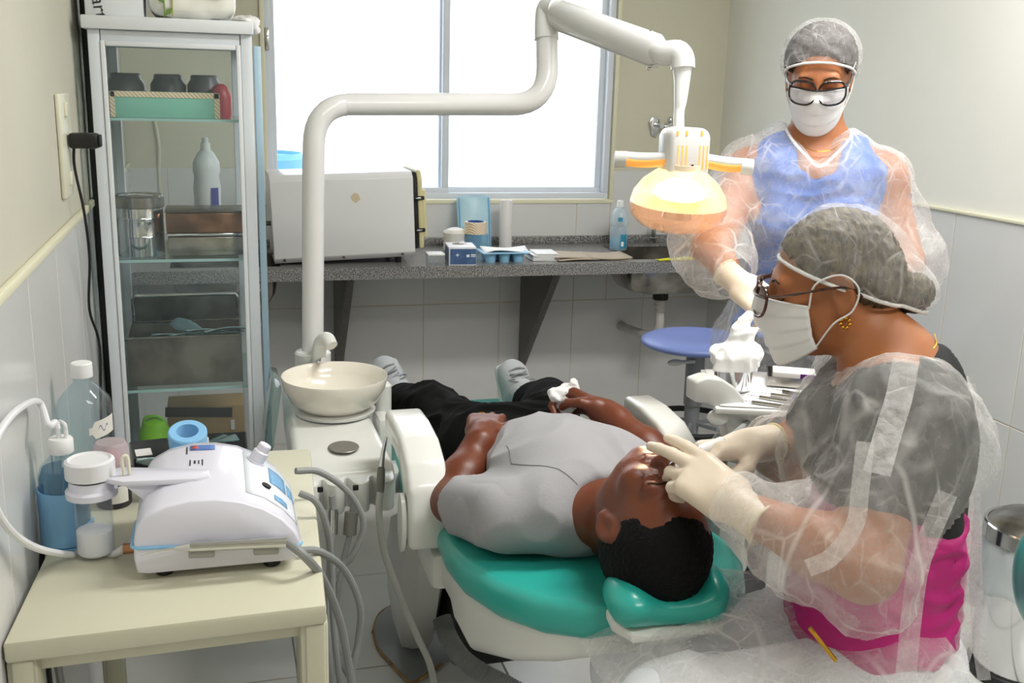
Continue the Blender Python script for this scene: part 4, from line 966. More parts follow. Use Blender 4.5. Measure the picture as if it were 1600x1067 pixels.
# pink translucent cup on a dark bottle
glass('pink_frost', '#f1e4e6', 1.4, 0.3, haze=0.6, hazecol='#e9dfe2'); pm('pink_core', '#e2a6b4', 0.5)
pc = thing('pink_capped_bottle', 'dark blue bottle with a frosted pinkish measuring cap', 'bottle', (-0.205, 1.97, TZ_))
px_, py_ = -0.208, 1.945
G().lathe([(0, 0), (0.030, 0), (0.032, 0.004), (0.032, 0.052), (0.026, 0.062), (0, 0.062)], (px_, py_, TZ_+0.0003), seg=24).out('body', 'can_dark', pc)
G().lathe([(0.035, 0.0), (0.034, 0.02), (0.030, 0.062), (0.026, 0.068), (0, 0.068)], (px_, py_, TZ_+0.056), seg=28).out('cap', 'pink_frost', pc)
G().ell((px_, py_, TZ_+0.088), (0.018, 0.018, 0.02)).out('cap_core', 'pink_core', pc)
lab((px_, py_, TZ_), 0.032, -1.6, -0.6, 0.012, 0.045).out('label', 'label_paper', pc, ang=2)
kb = thing('black_adapter', 'black power brick with white label on the table', 'adapter', (-0.15, 2.05, TZ_))
G().box((-0.145, 2.06, TZ_+0.034), (0.075, 0.11, 0.066), (0, 0, 0.15), bev=0.004).out('brick', 'plastic_black', kb)
G().box((-0.158, 2.035, TZ_+0.0673), (0.03, 0.04, 0.001), (0, 0, 0.15)).out('label', 'label_white', kb)
o = G().lathe([(0.021, 0), (0.036, 0), (0.0365, 0.004), (0.0365, 0.03), (0.034, 0.033), (0.021, 0.033), (0.021, 0)], (-0.072, 2.0, TZ_+0.0905), (0.35, 0, 0), 28).out('blue_tape_roll', 'holder_blue')
tag(o, 'blue tape roll propped on the white box behind the scaler', 'tape')
o = thing('storage_box', 'white box with pouches behind the scaler unit', 'box', (-0.075, 2.05, TZ_))
G().box((-0.07, 2.05, TZ_+0.035), (0.07, 0.10, 0.07), bev=0.003).out('carton', 'carton_white', o)
pouch('pouch', (-0.115, 1.955, TZ_+0.075), 0.10, 0.05, -0.4, 0.1, 0.1, 'pouch_dull', 'bluish clear pouch lying beside the blue tape roll', None)
# leads under and behind the table
o = G().tube([(-0.20, 2.12, TZ_+0.008), (-0.285, 2.0, TZ_+0.007), (-0.300, 1.9, TZ_+0.010), (-0.3125, 1.78, TZ_-0.02), (-0.3125, 1.75, 0.5), (-0.295, 1.72, 0.25), (-0.25, 1.7, 0.012)], 0.0045, 8).out('power_lead', 'rubber_black')
tag(o, 'black power lead running over the table edge by the left wall', 'cable')
o = G().tube([(-0.29, 2.3, 0.012), (-0.27, 2.1, 0.012), (-0.255, 1.8, 0.16), (-0.255, 1.6, 0.36), (-0.265, 1.56, 0.62)], 0.006, 8).out('grey_lead', 'hose_grey')
tag(o, 'thick grey lead hanging down behind the table leg', 'cable')
# ---------------------------------------------------------------- spittoon unit
pm('dent_white', '#dfe0dc', 0.25, var=0.03, vs=3, coat=0.2); pm('dent_grey', '#c4c5c1', 0.35, var=0.04); pm('ceramic_cream', '#ece6da', 0.15, var=0.03, coat=0.4)
pm('drain_disc', '#8d8a84', 0.35, 0.5); pm('teal_vinyl', '#2aa79c', 0.28, var=0.06, vs=4, coat=0.15); pm('dot_black', '#101010', 0.5)
sp = thing('spittoon_unit', 'white dental spittoon unit with cream bowl and hose holders', 'spittoon', (0.25, 2.45, 0.0))
def rrect(cx, cz, hx_, hz, r, n_=5):
    pts = []
    for (sx, sz, a0) in ((1, 1, 0), (-1, 1, 90), (-1, -1, 180), (1, -1, 270)):
        for i in range(n_+1):
            a = math.radians(a0+90*i/n_); pts.append((cx+sx*(hx_-r)+r*math.cos(a), cz+sz*(hz-r)+r*math.sin(a)))
    return pts
def rloft(secs, n_=5):
    """secs: (y, cx, cz, half width, half height, corner radius)"""
    return loft([[(x, y, zz_) for x, zz_ in rrect(cx, cz, a, b_, r, n_)] for (y, cx, cz, a, b_, r) in secs])
rloft([(2.765, 0.250, 0.655, 0.085, 0.030, 0.02), (2.755, 0.250, 0.655, 0.10, 0.045, 0.03), (2.60, 0.250, 0.650, 0.105, 0.05, 0.03), (2.42, 0.251, 0.640, 0.107, 0.05, 0.025), (2.30, 0.253, 0.632, 0.11, 0.048, 0.02), (2.215, 0.255, 0.622, 0.113, 0.042, 0.018), (2.195, 0.255, 0.612, 0.113, 0.034, 0.018)]).out('housing', 'dent_white', sp, ang=0.9)
# lobed front that carries the handpieces
lob = []; nl = 4; x0, x1 = 0.144, 0.366
for i in range(nl):
    c0 = x0+(x1-x0)*(i+0.5)/nl; hw = (x1-x0)/nl/2
    for k in range(7):
        a = math.pi*(1-k/6); lob.append((c0+hw*0.78*math.cos(a), 2.165-0.035*math.sin(a)))
    if i < nl-1:
        for k in range(1, 4):
            a = math.pi*k/4; lob.append((c0+hw*0.78+hw*0.44*k/4, 2.165+0.012*math.sin(a)))
lob += [(x1, 2.235), (x0, 2.235)]
G().prism(lob, 'z', 0.578, 0.648, bev=0.004).out('holder_front', 'dent_white', sp, ang=0.7)
G().lathe([(0.033, 0), (0.036, 0.0015), (0.034, 0.003), (0, 0.002)], (0.262, 2.285, 0.6795), (0.06, 0, 0), 28).out('drain_cover', 'drain_disc', sp)
G().lathe([(0, 0), (0.085, 0), (0.098, 0.004), (0.102, 0.012), (0.08, 0.016), (0, 0.016)], (0.268, 2.515, 0.692), seg=36).out('bowl_seat', 'dent_white', sp)
bw = G().lathe([(0, 0.0), (0.055, 0.0), (0.085, 0.008), (0.112, 0.03), (0.127, 0.06), (0.1325, 0.086), (0.1315, 0.091), (0.128, 0.089), (0.122, 0.062), (0.105, 0.035), (0.075, 0.016), (0, 0.012)], (0.268, 2.515, 0.7005), seg=56).out('bowl', 'ceramic_cream', sp, ang=1.2)
G().box((0.285, 2.50, 0.722), (0.06, 0.045, 0.006), (0.1, 0.05, 0.3), bev=0.002).out('bowl_filter', 'cap_white', bw)
fc = G().tube([(0.240, 2.665, 0.695), (0.243, 2.662, 0.80), (0.250, 2.655, 0.842), (0.263, 2.632, 0.856), (0.272, 2.612, 0.842)], lambda t: 0.016+0.003*math.sin(3.1*t), 14).out('spout', 'dent_white', sp)
G().tube([(0.240, 2.645, 0.79), (0.243, 2.625, 0.80), (0.250, 2.605, 0.806)], 0.008, 10).out('water_nozzle', 'chrome', sp)
G().lathe([(0.046, 0), (0.048, 0.004), (0.048, 0.055), (0.044, 0.06), (0.032, 0.062), (0, 0.062)], (0.232, 2.715, 0.745), seg=28).lathe([(0, 0), (0.05, 0), (0.05, 0.06), (0, 0.06)], (0.232, 2.715, 0.69), seg=28).out('pole_socket', 'dent_white', sp)
G().cyl((0.392, 2.53, 0.50), 0.022, 0.262, seg=20, bev=0.008).box((0.385, 2.50, 0.60), (0.035, 0.12, 0.18), bev=0.012).out('side_column', 'dent_white', sp)
G().cyl((0.3965, 2.44, 0.66), 0.005, 0.002, (math.pi/2, 0, 0), 12).out('screw_hole', 'dot_black', sp)
G().box((0.36, 2.42, 0.545), (0.30, 0.10, 0.06), bev=0.015).out('support_arm', 'dent_grey', sp)
glass('acrylic', '#dfeceb', 1.45, 0.05, haze=0.15, hazecol='#d5e6e4')
G().box((0.115, 2.60, 0.69), (0.02, 0.20, 0.16), (0.0, 0.15, 0.0), bev=0.004).out('clear_guard', 'acrylic', sp)
# handpieces hanging in the lobed front
pm('hp_grey', '#7f7e78', 0.45)
t1 = G().tube([(0.338, 2.134, 0.751), (0.330, 2.128, 0.721), (0.323, 2.112, 0.690)], lambda t: 0.0035+0.003*t, 10).out('suction_tip', 'chrome', sp)
G().tube([(0.323, 2.112, 0.690), (0.321, 2.106, 0.666), (0.319, 2.099, 0.636)], lambda t: 0.0075+0.002*math.sin(3.1*t), 12).out('suction_grip', 'hp_grey', sp)
G().tube([(0.319, 2.100, 0.639), (0.313, 2.081, 0.599), (0.320, 2.058, 0.518), (0.348, 2.037, 0.427), (0.385, 2.023, 0.329), (0.418, 2.024, 0.245), (0.434, 2.026, 0.145)], 0.0078, 10).out('suction_hose', 'hose_light', sp)
for pts, r in (([(0.213, 2.098, 0.638), (0.214, 2.086, 0.591), (0.207, 2.055, 0.546), (0.197, 2.022, 0.489), (0.190, 1.985, 0.420), (0.189, 1.915, 0.312), (0.197, 1.865, 0.210)], 0.0065), ([(0.261, 2.101, 0.618), (0.255, 2.095, 0.587), (0.247, 2.076, 0.548), (0.234, 2.060, 0.511), (0.217, 2.029, 0.454), (0.203, 1.992, 0.377), (0.212, 1.956, 0.329), (0.233, 1.916, 0.283), (0.237, 1.872, 0.198)], 0.0065)):
    G().tube(pts, r, 10).out('hose', 'hose_grey', sp)
G().tube([(0.255, 2.092, 0.600), (0.249, 2.082, 0.552)], 0.0145, 14, n=1).out('hose_coupling', 'hp_grey', sp)
G().tube([(0.214, 2.086, 0.613), (0.211, 2.074, 0.560)], 0.012, 14, n=1).out('hose_coupling', 'chrome', sp)
for a in ((0.186, 2.061, 0.670), (0.258, 2.041, 0.676)):
    G().box(a, (0.012, 0.006, 0.012), bev=0.002).out('holder_switch', 'dot_black', sp)

# ---------------------------------------------------------------- operating lamp on its pole
lp = thing('dental_lamp', 'white dental operating lamp on a bent pole, lit warm yellow', 'lamp', (0.232, 2.715, 0.81))
pm('lamp_white', '#dedede', 0.22, var=0.03, coat=0.3)
def bend(p0, c, p1, n_=8):
    return [Vector(p0)*(1-t)**2+2*Vector(c)*t*(1-t)+Vector(p1)*t*t for t in [i/n_ for i in range(n_+1)]]
b0, b1, b2, b3, b4 = (0.232, 2.715, 0.80), (0.245, 2.715, 1.385), (0.247, 2.778, 1.450), (0.322, 2.746, 1.452), (0.752, 2.624, 1.463)
P = [Vector(b0), Vector((0.243, 2.715, 1.30))]+bend((0.245, 2.715, 1.345), (0.247, 2.72, 1.445), (0.338, 2.741, 1.451))+bend((0.744, 2.626, 1.462), (0.831, 2.601, 1.465), (0.835, 2.624, 1.558))+[Vector((0.838, 2.650, 1.662))]
G().tube(P, 0.0285, 20, n=1).out('pole', 'lamp_white', lp, ang=1.5)
a0, a1 = Vector((0.852, 2.632, 1.693)), Vector((0.989, 2.267, 1.594))
G().tube([Vector((0.836, 2.641, 1.627)), Vector((0.838, 2.652, 1.670)), Vector((0.844, 2.658, 1.703)), Vector((0.858, 2.622, 1.702))], 0.0315, 18, n=4).out('arm_pivot', 'lamp_white', lp, ang=1.5)
am = G().tube([a0, a0+(a1-a0)*0.03, a1-(a1-a0)*0.03, a1], lambda t: 0.033 if 0.01 < t < 0.99 else 0.027, 22, n=1, flat=(1.12, 0.9), up=(0, 0, 1)).out('spring_arm', 'lamp_white', lp, ang=1.0)
dirv = (a1-a0).normalized()
G().tube([a0+(a1-a0)*0.02+Vector((0, 0, -0.036)), a1-(a1-a0)*0.02+Vector((0, 0, -0.036))], 0.009, 10, n=1, flat=(0.6, 1.3), up=(0, 0, 1)).out('arm_channel', 'dent_grey', am)
for q in (a1-dirv*0.03+Vector((0, 0, 0.036)), a1-dirv*0.03+Vector((0, 0, -0.046))):
    G().ell(q, (0.006, 0.006, 0.004)).out('screw', 'chrome', am)
G().tube([a1-dirv*0.005, a1+dirv*0.02, Vector((1.016, 2.226, 1.591)), Vector((1.024, 2.215, 1.577)), Vector((1.025, 2.209, 1.555))], lambda t: 0.027+0.001*math.sin(3*t), 18, n=4).out('elbow', 'lamp_white', lp, ang=1.5)
G().tube([Vector((1.023, 2.210, 1.557)), Vector((1.022, 2.204, 1.531)), Vector((1.014, 2.188, 1.482)), Vector((1.010, 2.183, 1.456)), Vector((1.004, 2.162, 1.409))], lambda t: 0.0225-0.0105*min(1, t*1.6), 16, n=4).out('yoke', 'lamp_white', lp, ang=1.5)
lc = Vector((1.0, 2.135, 1.262))
# housing with vents
pm('lamp_glowing_plastic', '#e9d9c4', 0.3)
hc = lc+Vector((0.005, 0.0, 0.115))
hw, hd, hh = 0.048, 0.036, 0.052
hs = G().prism([(hc.x-hw, hc.z-hh), (hc.x+hw, hc.z-hh), (hc.x+hw, hc.z+hh-0.02), (hc.x+hw-0.006, hc.z+hh-0.006), (hc.x+hw-0.02, hc.z+hh), (hc.x-hw+0.02, hc.z+hh), (hc.x-hw+0.006, hc.z+hh-0.006), (hc.x-hw, hc.z+hh-0.02)], 'y', hc.y-hd, hc.y+hd, bev=0.008).out('housing', 'lamp_white', lp, ang=0.8)
pm('vent_glow', '#f08a3a', 0.5, emit='#ff8a30', es=1.6)
for dx in (-0.030, -0.020, -0.010, 0.022, 0.031, 0.040):
    G().box((hc.x+dx, hc.y-hd-0.0002, hc.z-0.012), (0.0028, 0.0015, 0.052), bev=0.0006).out('vent', 'vent_glow', hs)
for dx in (-0.034, -0.012, 0.024):
    G().box((hc.x+dx, hc.y-hd-0.0002, hc.z+0.040), (0.005, 0.0015, 0.011), bev=0.0006).out('vent', 'vent_glow', hs)
G().cyl((hc.x+0.006, hc.y-hd-0.0005, hc.z-0.03), 0.003, 0.001, (math.pi/2, 0, 0), 10).out('screw', 'dot_black', hs)
# reflector bowl (upper), clear lens bowl (lower), bulb
m, n, l = nt('lamp_reflector'); MATS['lamp_reflector'] = m      # warm translucent shell lit from inside by the bulb
out = n.new('ShaderNodeOutputMaterial'); e = n.new('ShaderNodeEmission'); tt_ = noise_node(n, l, 14, 3)
l.new(ramp(n, l, tt_.outputs[0], 0.35, (1.0, 0.86, 0.48, 1), 0.65, (1.0, 0.72, 0.26, 1)), e.inputs[0]); e.inputs[1].default_value = 2.0
gl = n.new('ShaderNodeBsdfGlossy'); gl.inputs['Roughness'].default_value = 0.1; ms = n.new('ShaderNodeMixShader'); ms.inputs[0].default_value = 0.15
l.new(e.outputs[0], ms.inputs[1]); l.new(gl.outputs[0], ms.inputs[2])
trn = n.new('ShaderNodeBsdfTransparent'); ms2 = n.new('ShaderNodeMixShader'); ms2.inputs[0].default_value = 0.42
l.new(ms.outputs[0], ms2.inputs[1]); l.new(trn.outputs[0], ms2.inputs[2]); l.new(ms2.outputs[0], out.inputs[0])
glass('lens_clear', '#fdf1ea', 1.45, 0.03, haze=0.15, hazecol='#ffdcc4')
tl_ = (0.12, 0.0, 0.0)
G().lathe([(0.040, 0.078), (0.058, 0.070), (0.085, 0.048), (0.103, 0.022), (0.1085, 0.0), (0.106, 0.0), (0.10, 0.021), (0.083, 0.045), (0.056, 0.067), (0.040, 0.074), (0.040, 0.078)], lc, tl_, 48).out('reflector', 'lamp_reflector', lp, ang=1.2)
G().lathe([(0.1085, 0.0), (0.110, -0.012), (0.104, -0.030), (0.085, -0.050), (0.05, -0.062), (0, -0.066), (0, -0.063), (0.049, -0.059), (0.083, -0.047), (0.101, -0.029), (0.107, -0.012), (0.106, 0.0)], lc, tl_, 48).out('lens', 'lens_clear', lp, ang=1.2)
G().lathe([(0.046, 0.0), (0.046, 0.024), (0.042, 0.024), (0.042, 0.0)], lc+Vector((0, 0, 0.066)), tl_, 32).out('collar', 'lamp_glowing_plastic', lp)
m, n, l = nt('bulb_glow'); MATS['bulb_glow'] = m
out = n.new('ShaderNodeOutputMaterial'); e = n.new('ShaderNodeEmission'); tb_ = noise_node(n, l, 20, 1)
l.new(ramp(n, l, tb_.outputs[0], 0.3, (1.0, 0.86, 0.55, 1), 0.7, (1.0, 0.80, 0.45, 1)), e.inputs[0]); e.inputs[1].default_value = 7.0; l.new(e.outputs[0], out.inputs[0])
G().lathe([(0, 0.058), (0.03, 0.052), (0.055, 0.034), (0.062, 0.020), (0.045, 0.010), (0, 0.006)], lc, tl_, 28).out('bulb', 'bulb_glow', lp, ang=2)
G().lathe([(0.022, -0.006), (0.03, -0.006), (0.034, -0.034), (0.0, -0.036)], lc, tl_, 24).out('bulb_shield', 'chrome', lp)
for dx in (-0.022, 0.022):
    G().box(lc+Vector((dx, -0.03, 0.0)), (0.03, 0.003, 0.02), bev=0.001).out('shield_leg', 'copper_steel', lp)
sl_ = bpy.data.lights.new('dental_lamp_beam', 'SPOT'); sl_.energy = 34; sl_.color = (1.0, 0.78, 0.5); sl_.spot_size = 0.20; sl_.spot_blend = 0.5; sl_.shadow_soft_size = 0.03
so = bpy.data.objects.new('dental_lamp_beam', sl_); C.objects.link(so); so.location = lc+Vector((-0.02, -0.05, -0.068))
so.rotation_euler = (Vector((0.665, 1.525, 0.90))-so.location).to_track_quat('-Z', 'Y').to_euler()
# two handles: pale translucent arm, lamp glow put in by emission, with grey grip
pm('handle_amber_glow', '#f0b060', 0.35, emit='#ff9a2a', es=0.35)
for s, pe in ((-1, Vector((0.862, 2.175, 1.355))), (1, Vector((1.152, 2.095, 1.345)))):
    p0_ = hc+Vector((s*hw*0.9, 0, -0.022)); p1_ = pe
    dv = (p1_-p0_)
    g = G().tube([p0_, p0_+dv*0.5+Vector((0, 0, -0.004)), p0_+dv*0.92], 0.0135, 14, flat=(0.95, 1.0), up=(0, 0, 1)); hb = g.out('handle', 'handle_amber_glow', lp)
    G().tube([p0_+dv*0.0+Vector((0, 0, 0.006)), p0_+dv*0.5+Vector((0, 0, 0.004)), p0_+dv*0.92+Vector((0, 0, 0.006))], 0.0128, 14).out('handle_cover', 'lamp_white', hb)
    G().tube([p0_+dv*0.80, p0_+dv*0.9, p0_+dv*1.02, p0_+dv*1.06], lambda t: 0.0185 if t < 0.8 else 0.0185-0.05*(t-0.8), 16, n=3).out('grip', 'dent_grey' if s < 0 else 'lamp_white', hb)

# ---------------------------------------------------------------- dental chair
ch = thing('dental_chair', 'reclined dental chair with teal vinyl cushions and white shell', 'dental chair', (0.66, 2.1, 0.0))
CXc = 0.66
def zc(y): return 0.715-0.13*(y-1.35) if y < 2.1 else 0.6175-0.10*(y-2.1)
def cush(y, hwid, th, r): return (y, CXc, zc(y)-th, hwid, th, r)
rloft([cush(1.362, 0.03, 0.012, 0.010), cush(1.368, 0.085, 0.022, 0.02), cush(1.388, 0.135, 0.030, 0.028), cush(1.445, 0.190, 0.034, 0.03), cush(1.535, 0.235, 0.036, 0.03), cush(1.65, 0.264, 0.036, 0.03), cush(1.76, 0.270, 0.035, 0.03), cush(1.85, 0.262, 0.034, 0.03), cush(2.05, 0.25, 0.034, 0.03), cush(2.12, 0.24, 0.028, 0.026)], 6).out('backrest', 'teal_vinyl', ch, ang=1.2)
rloft([(1.372, CXc, zc(1.372)-0.062, 0.05, 0.012, 0.008), (1.385, CXc, zc(1.385)-0.070, 0.11, 0.020, 0.012), (1.445, CXc, zc(1.445)-0.086, 0.17, 0.034, 0.02), (1.53, CXc, zc(1.52)-0.104, 0.215, 0.050, 0.03), (1.66, CXc, zc(1.66)-0.122, 0.248, 0.066, 0.03), (1.74, CXc, zc(1.74)-0.108, 0.256, 0.054, 0.025), (1.80, CXc, zc(1.80)-0.10, 0.25, 0.045, 0.02), (2.10, CXc, zc(2.10)-0.10, 0.24, 0.045, 0.02)]).out('back_shell', 'dent_white', ch, ang=0.8)
rloft([(2.13, CXc, 0.575, 0.23, 0.036, 0.03), (2.16, CXc, 0.572, 0.255, 0.045, 0.035), (2.45, CXc, 0.545, 0.255, 0.045, 0.035), (2.62, CXc, 0.535, 0.235, 0.042, 0.035), (2.9, 0.67, 0.51, 0.22, 0.035, 0.03), (3.07, 0.67, 0.50, 0.20, 0.03, 0.025), (3.09, 0.67, 0.50, 0.17, 0.02, 0.018)]).out('seat', 'teal_vinyl', ch, ang=1.2)
rloft([(2.12, CXc, 0.49, 0.22, 0.035, 0.02), (2.5, CXc, 0.45, 0.22, 0.05, 0.02), (2.75, CXc, 0.45, 0.20, 0.04, 0.02), (3.05, 0.67, 0.452, 0.17, 0.015, 0.01)]).out('seat_shell', 'dent_white', ch, ang=0.8)
# white edge hinge and cover by the armrest
G().box((0.425, 2.02, 0.535), (0.07, 0.26, 0.085), bev=0.02).out('hinge_cover', 'dent_white', ch)
# headrest with two lobes
f = Field((0.52, 1.22, 0.66), (0.79, 1.46, 0.82), 0.004)
f.box((0.650, 1.345, 0.732), (0.088, 0.056, 0.025), Matrix.Rotation(-0.12, 3, 'Z'), 0.024, 0.01)
f.ell((0.585, 1.335, 0.745), (0.030, 0.050, 0.022), None, 0.03).ell((0.725, 1.350, 0.752), (0.028, 0.050, 0.026), None, 0.03)
f.ell((0.655, 1.33, 0.782), (0.050, 0.085, 0.030), None, 0.02, '-')
V, Q = f.surf(); V = relax(V, Q, 2); skin('headrest', V, Q, 'teal_vinyl', ch)
rloft([(1.282, 0.650, 0.703, 0.05, 0.004, 0.003), (1.290, 0.650, 0.702, 0.076, 0.008, 0.006), (1.335, 0.650, 0.700, 0.090, 0.010, 0.006), (1.385, 0.653, 0.699, 0.086, 0.010, 0.006), (1.398, 0.655, 0.699, 0.06, 0.006, 0.004)]).out('headrest_base', 'dent_white', ch, ang=0.8)
G().box((0.655, 1.40, 0.675), (0.05, 0.12, 0.02), bev=0.005).out('headrest_bar', 'chrome', ch)
# armrests: arched pads, high at the far end, curving down towards the head end
def armrest(xc, w, s):
    pts_o = [(2.20, 0.795), (2.10, 0.800), (2.00, 0.792), (1.935, 0.765), (1.895, 0.72), (1.878, 0.66), (1.878, 0.595)]
    pts_i = [(1.955, 0.585), (1.955, 0.65), (1.975, 0.70), (2.01, 0.728), (2.08, 0.738), (2.20, 0.735)]
    G().prism(pts_o+pts_i, 'x', xc-w, xc+w, bev=0.012, seg=3).out('armrest', 'dent_white', ch, ang=0.9)
armrest(0.386, 0.042, -1)
armrest(0.955, 0.036, 1)
G().lathe([(0, 0), (0.035, 0), (0.042, 0.004), (0.042, 0.012), (0, 0.014)], (0.344, 1.925, 0.64), (0, -math.pi/2, 0), 28, sx=1.5, sy=0.7).out('armrest_cap', 'dent_white', ch)
G().box((0.955, 1.93, 0.555), (0.05, 0.08, 0.09), bev=0.015).out('armrest_foot', 'dent_white', ch)
# lifting column
loft([[(cx-a, cy-b_, zz_), (cx-a*0.4, cy-b_*1.25, zz_), (cx+a*0.6, cy-b_*1.2, zz_), (cx+a, cy-b_*0.6, zz_), (cx+a, cy+b_, zz_), (cx-a, cy+b_, zz_)] for cx, cy, zz_, a, b_ in ((0.478, 2.56, 0.013, 0.034, 0.05), (0.470, 2.50, 0.06, 0.045, 0.07), (0.452, 2.40, 0.20, 0.055, 0.09), (0.435, 2.29, 0.36, 0.058, 0.10), (0.425, 2.20, 0.49, 0.05, 0.10), (0.43, 2.18, 0.52, 0.035, 0.08))]).out('lift_column', 'dent_grey', ch, ang=0.5)
G().box((0.492, 2.462, 0.09), (0.012, 0.012, 0.09), (0.55, 0, 0.0), bev=0.003).out('column_slot', 'plastic_black', ch)
G().box((0.63, 2.35, 0.28), (0.24, 0.28, 0.36), bev=0.03).out('lift_body', 'plastic_black', ch)
pm('plate_grey', '#8a8d8e', 0.35, var=0.1, vs=8); pm('rust', '#7a5a38', 0.7, col2='#a88a5c', vs=25)
bp_ = [(0.377, 2.615, 0.012), (0.400, 2.695, 0.012), (0.435, 2.741, 0.012), (0.492, 2.768, 0.012), (0.598, 2.736, 0.012), (0.632, 2.630, 0.012), (0.618, 2.541, 0.012), (0.584, 2.462, 0.012), (0.528, 2.409, 0.012), (0.447, 2.343, 0.012), (0.430, 2.341, 0.012), (0.403, 2.428, 0.012), (0.377, 2.520, 0.012)]
bp = [(p[0], p[1]) for p in bp_]
G().prism(bp, 'z', 0.0005, 0.012, bev=0.002).out('base_plate', 'plate_grey', ch)
G().tube([(p[0], p[1], 0.007) for p in (bp+[bp[0]])[8:]+bp[:4]], 0.005, 8, n=3).out('base_rim', 'rust', ch)
# ribbed hose on the floor
hose_pts = catmull([(0.456, 2.087, 0.325), (0.465, 2.055, 0.293), (0.487, 2.009, 0.264), (0.527, 1.971, 0.242), (0.581, 1.929, 0.224), (0.661, 1.894, 0.178)], 40)
G().tube(hose_pts, lambda t: 0.021+0.0018*math.sin(t*420), 12, n=1).out('ribbed_hose', 'hose_grey', ch, ang=2)
# delivery arm and instrument tray on the far side
ta = thing('delivery_arm', 'white curved delivery arm carrying the instrument tray', 'delivery arm', (1.0, 1.85, 0.6))
d_ = 2.08
ol = [(0.903, 1.826, 0.944), (0.931, 1.820, 0.952), (0.964, 1.809, 0.946), (0.994, 1.795, 0.927), (1.018, 1.781, 0.900), (1.034, 1.768, 0.866), (1.039, 1.752, 0.810), (0.990, 1.766, 0.809), (0.982, 1.777, 0.843), (0.965, 1.791, 0.876), (0.937, 1.804, 0.895), (0.904, 1.815, 0.901)]
G().prism([(p[0], p[2]) for p in ol], 'y', 1.795, 1.84, bev=0.006).out('arm', 'dent_grey', ta, ang=0.8)
G().ell((0.966, 1.808, 0.862), (0.022, 0.022, 0.016)).out('pivot', 'dent_white', ta)
G().box((1.02, 1.83, 0.66), (0.07, 0.06, 0.28), bev=0.015).out('upright', 'dent_grey', ta)
G().box((1.02, 1.86, 0.53), (0.10, 0.10, 0.06), bev=0.015).out('foot_block', 'dent_grey', ta)
ZTR = 0.885
tr = G().box((1.165, 1.86, ZTR), (0.36, 0.30, 0.012), (0, 0, -0.35), bev=0.004).out('tray', 'dent_white', ta)
G().box((1.05, 1.84, 0.84), (0.08, 0.06, 0.085), bev=0.012).out('tray_bracket', 'dent_grey', ta)
o = G().grid(lambda u, v: Vector((1.165, 1.86, ZTR+0.0075)) + Matrix.Rotation(-0.35, 3, 'Z') @ Vector((0.34*(u-0.5), 0.28*(v-0.5), 0.0015*math.sin(9*u)*math.sin(7*v)+0.0015)), 10, 8, thick=0.001).out('tray_cover', 'paper_white', ang=2)
tag(o, 'white paper sheet covering the instrument tray', 'paper')
ZI = ZTR+0.0125
Rt = Matrix.Rotation(-0.35, 3, 'Z')
for i, (x, y, a, lb) in enumerate(((1.07, 1.75, 0.65, 'steel dental probe nearest the delivery arm'), (1.10, 1.775, 0.75, 'steel dental mirror handle between probe and tweezers'), (1.135, 1.79, 0.7, 'steel tweezers with blue grip on the instrument tray'), (1.165, 1.80, 0.9, 'steel scaler with dark handle farthest from the delivery arm'))):
    t = thing('dental_instrument', lb, 'instrument', (x, y, ZI), 'instruments on the tray')
    dd = Vector((math.cos(-a), math.sin(-a), 0)); c0 = Vector((x, y, ZI+0.001))
    G().tube([c0-dd*0.055, c0+dd*0.05], lambda q: 0.0038, 8, n=1).out('handle', 'steel' if i < 3 else 'steel_dull', t)
    G().tube([c0-dd*0.055, c0-dd*0.07, c0-dd*0.082+Vector((0.004, 0.004, 0.0))], lambda q: 0.0022-0.0012*q, 6).out('tip', 'chrome', t)
    if i == 2: G().tube([c0-dd*0.01, c0+dd*0.03], 0.0046, 8, n=1).out('grip', 'core_blue', t)
# steel cup with crumpled tissue
cup = thing('steel_cup', 'round steel cup standing on the tray edge', 'cup', (1.03, 1.90, ZTR))
cc = (1.035, 1.885, ZI)
G().lathe([(0, 0), (0.036, 0), (0.039, 0.004), (0.041, 0.068), (0.043, 0.07), (0.0395, 0.07), (0.037, 0.006), (0, 0.004)], cc, seg=32).out('cup', 'chrome', cup)
f = Field((0.93, 1.78, 0.93), (1.14, 2.0, 1.10), 0.004)
f.ell((1.03, 1.885, 0.978), (0.057, 0.052, 0.026), None, 0.02).ell((1.045, 1.88, 1.01), (0.03, 0.028, 0.03), None, 0.02).cap((1.05, 1.88, 1.015), (1.085, 1.87, 1.035), 0.018, 0.008, 0.015).cap((1.04, 1.875, 1.02), (1.052, 1.87, 1.062), 0.014, 0.006, 0.012).box((1.03, 1.875, 0.962), (0.050, 0.046, 0.022), Matrix.Rotation(-0.3, 3, 'Z'), 0.012, 0.012)
V, Q = f.surf(); V = wrinkle(V, Q, 0.007, 13, seed=1.5, warp=0.4); V = wrinkle(V, Q, 0.0015, 40, seed=4.0); V[:, 2] = np.maximum(V[:, 2], 0.948)
pm('tissue', '#f1f1f1', 0.85, bump=0.1, bs=30)
tag(skin('tissue_wad', V, Q, 'tissue', None), 'crumpled white tissue draped over the steel cup', 'tissue')
mt = thing('metal_tray', 'small steel tray holding a white and purple box', 'tray', (1.17, 1.92, ZI))
Rm_ = Euler((0.0, 0.0, -0.5)).to_matrix(); c0 = Vector((1.195, 1.90, ZI))
g = G().box(c0+Vector((0, 0, 0.002)), (0.12, 0.09, 0.002), Rm_)
for dx, dy, sx, sy in ((0.06, 0, 0.002, 0.09), (-0.06, 0, 0.002, 0.09), (0, 0.045, 0.12, 0.002), (0, -0.045, 0.12, 0.002)): g.box(c0+Rm_@Vector((dx, dy, 0.011)), (sx, sy, 0.02), Rm_)
g.out('tray', 'steel', mt)
pm('purple', '#6b1f86', 0.45)
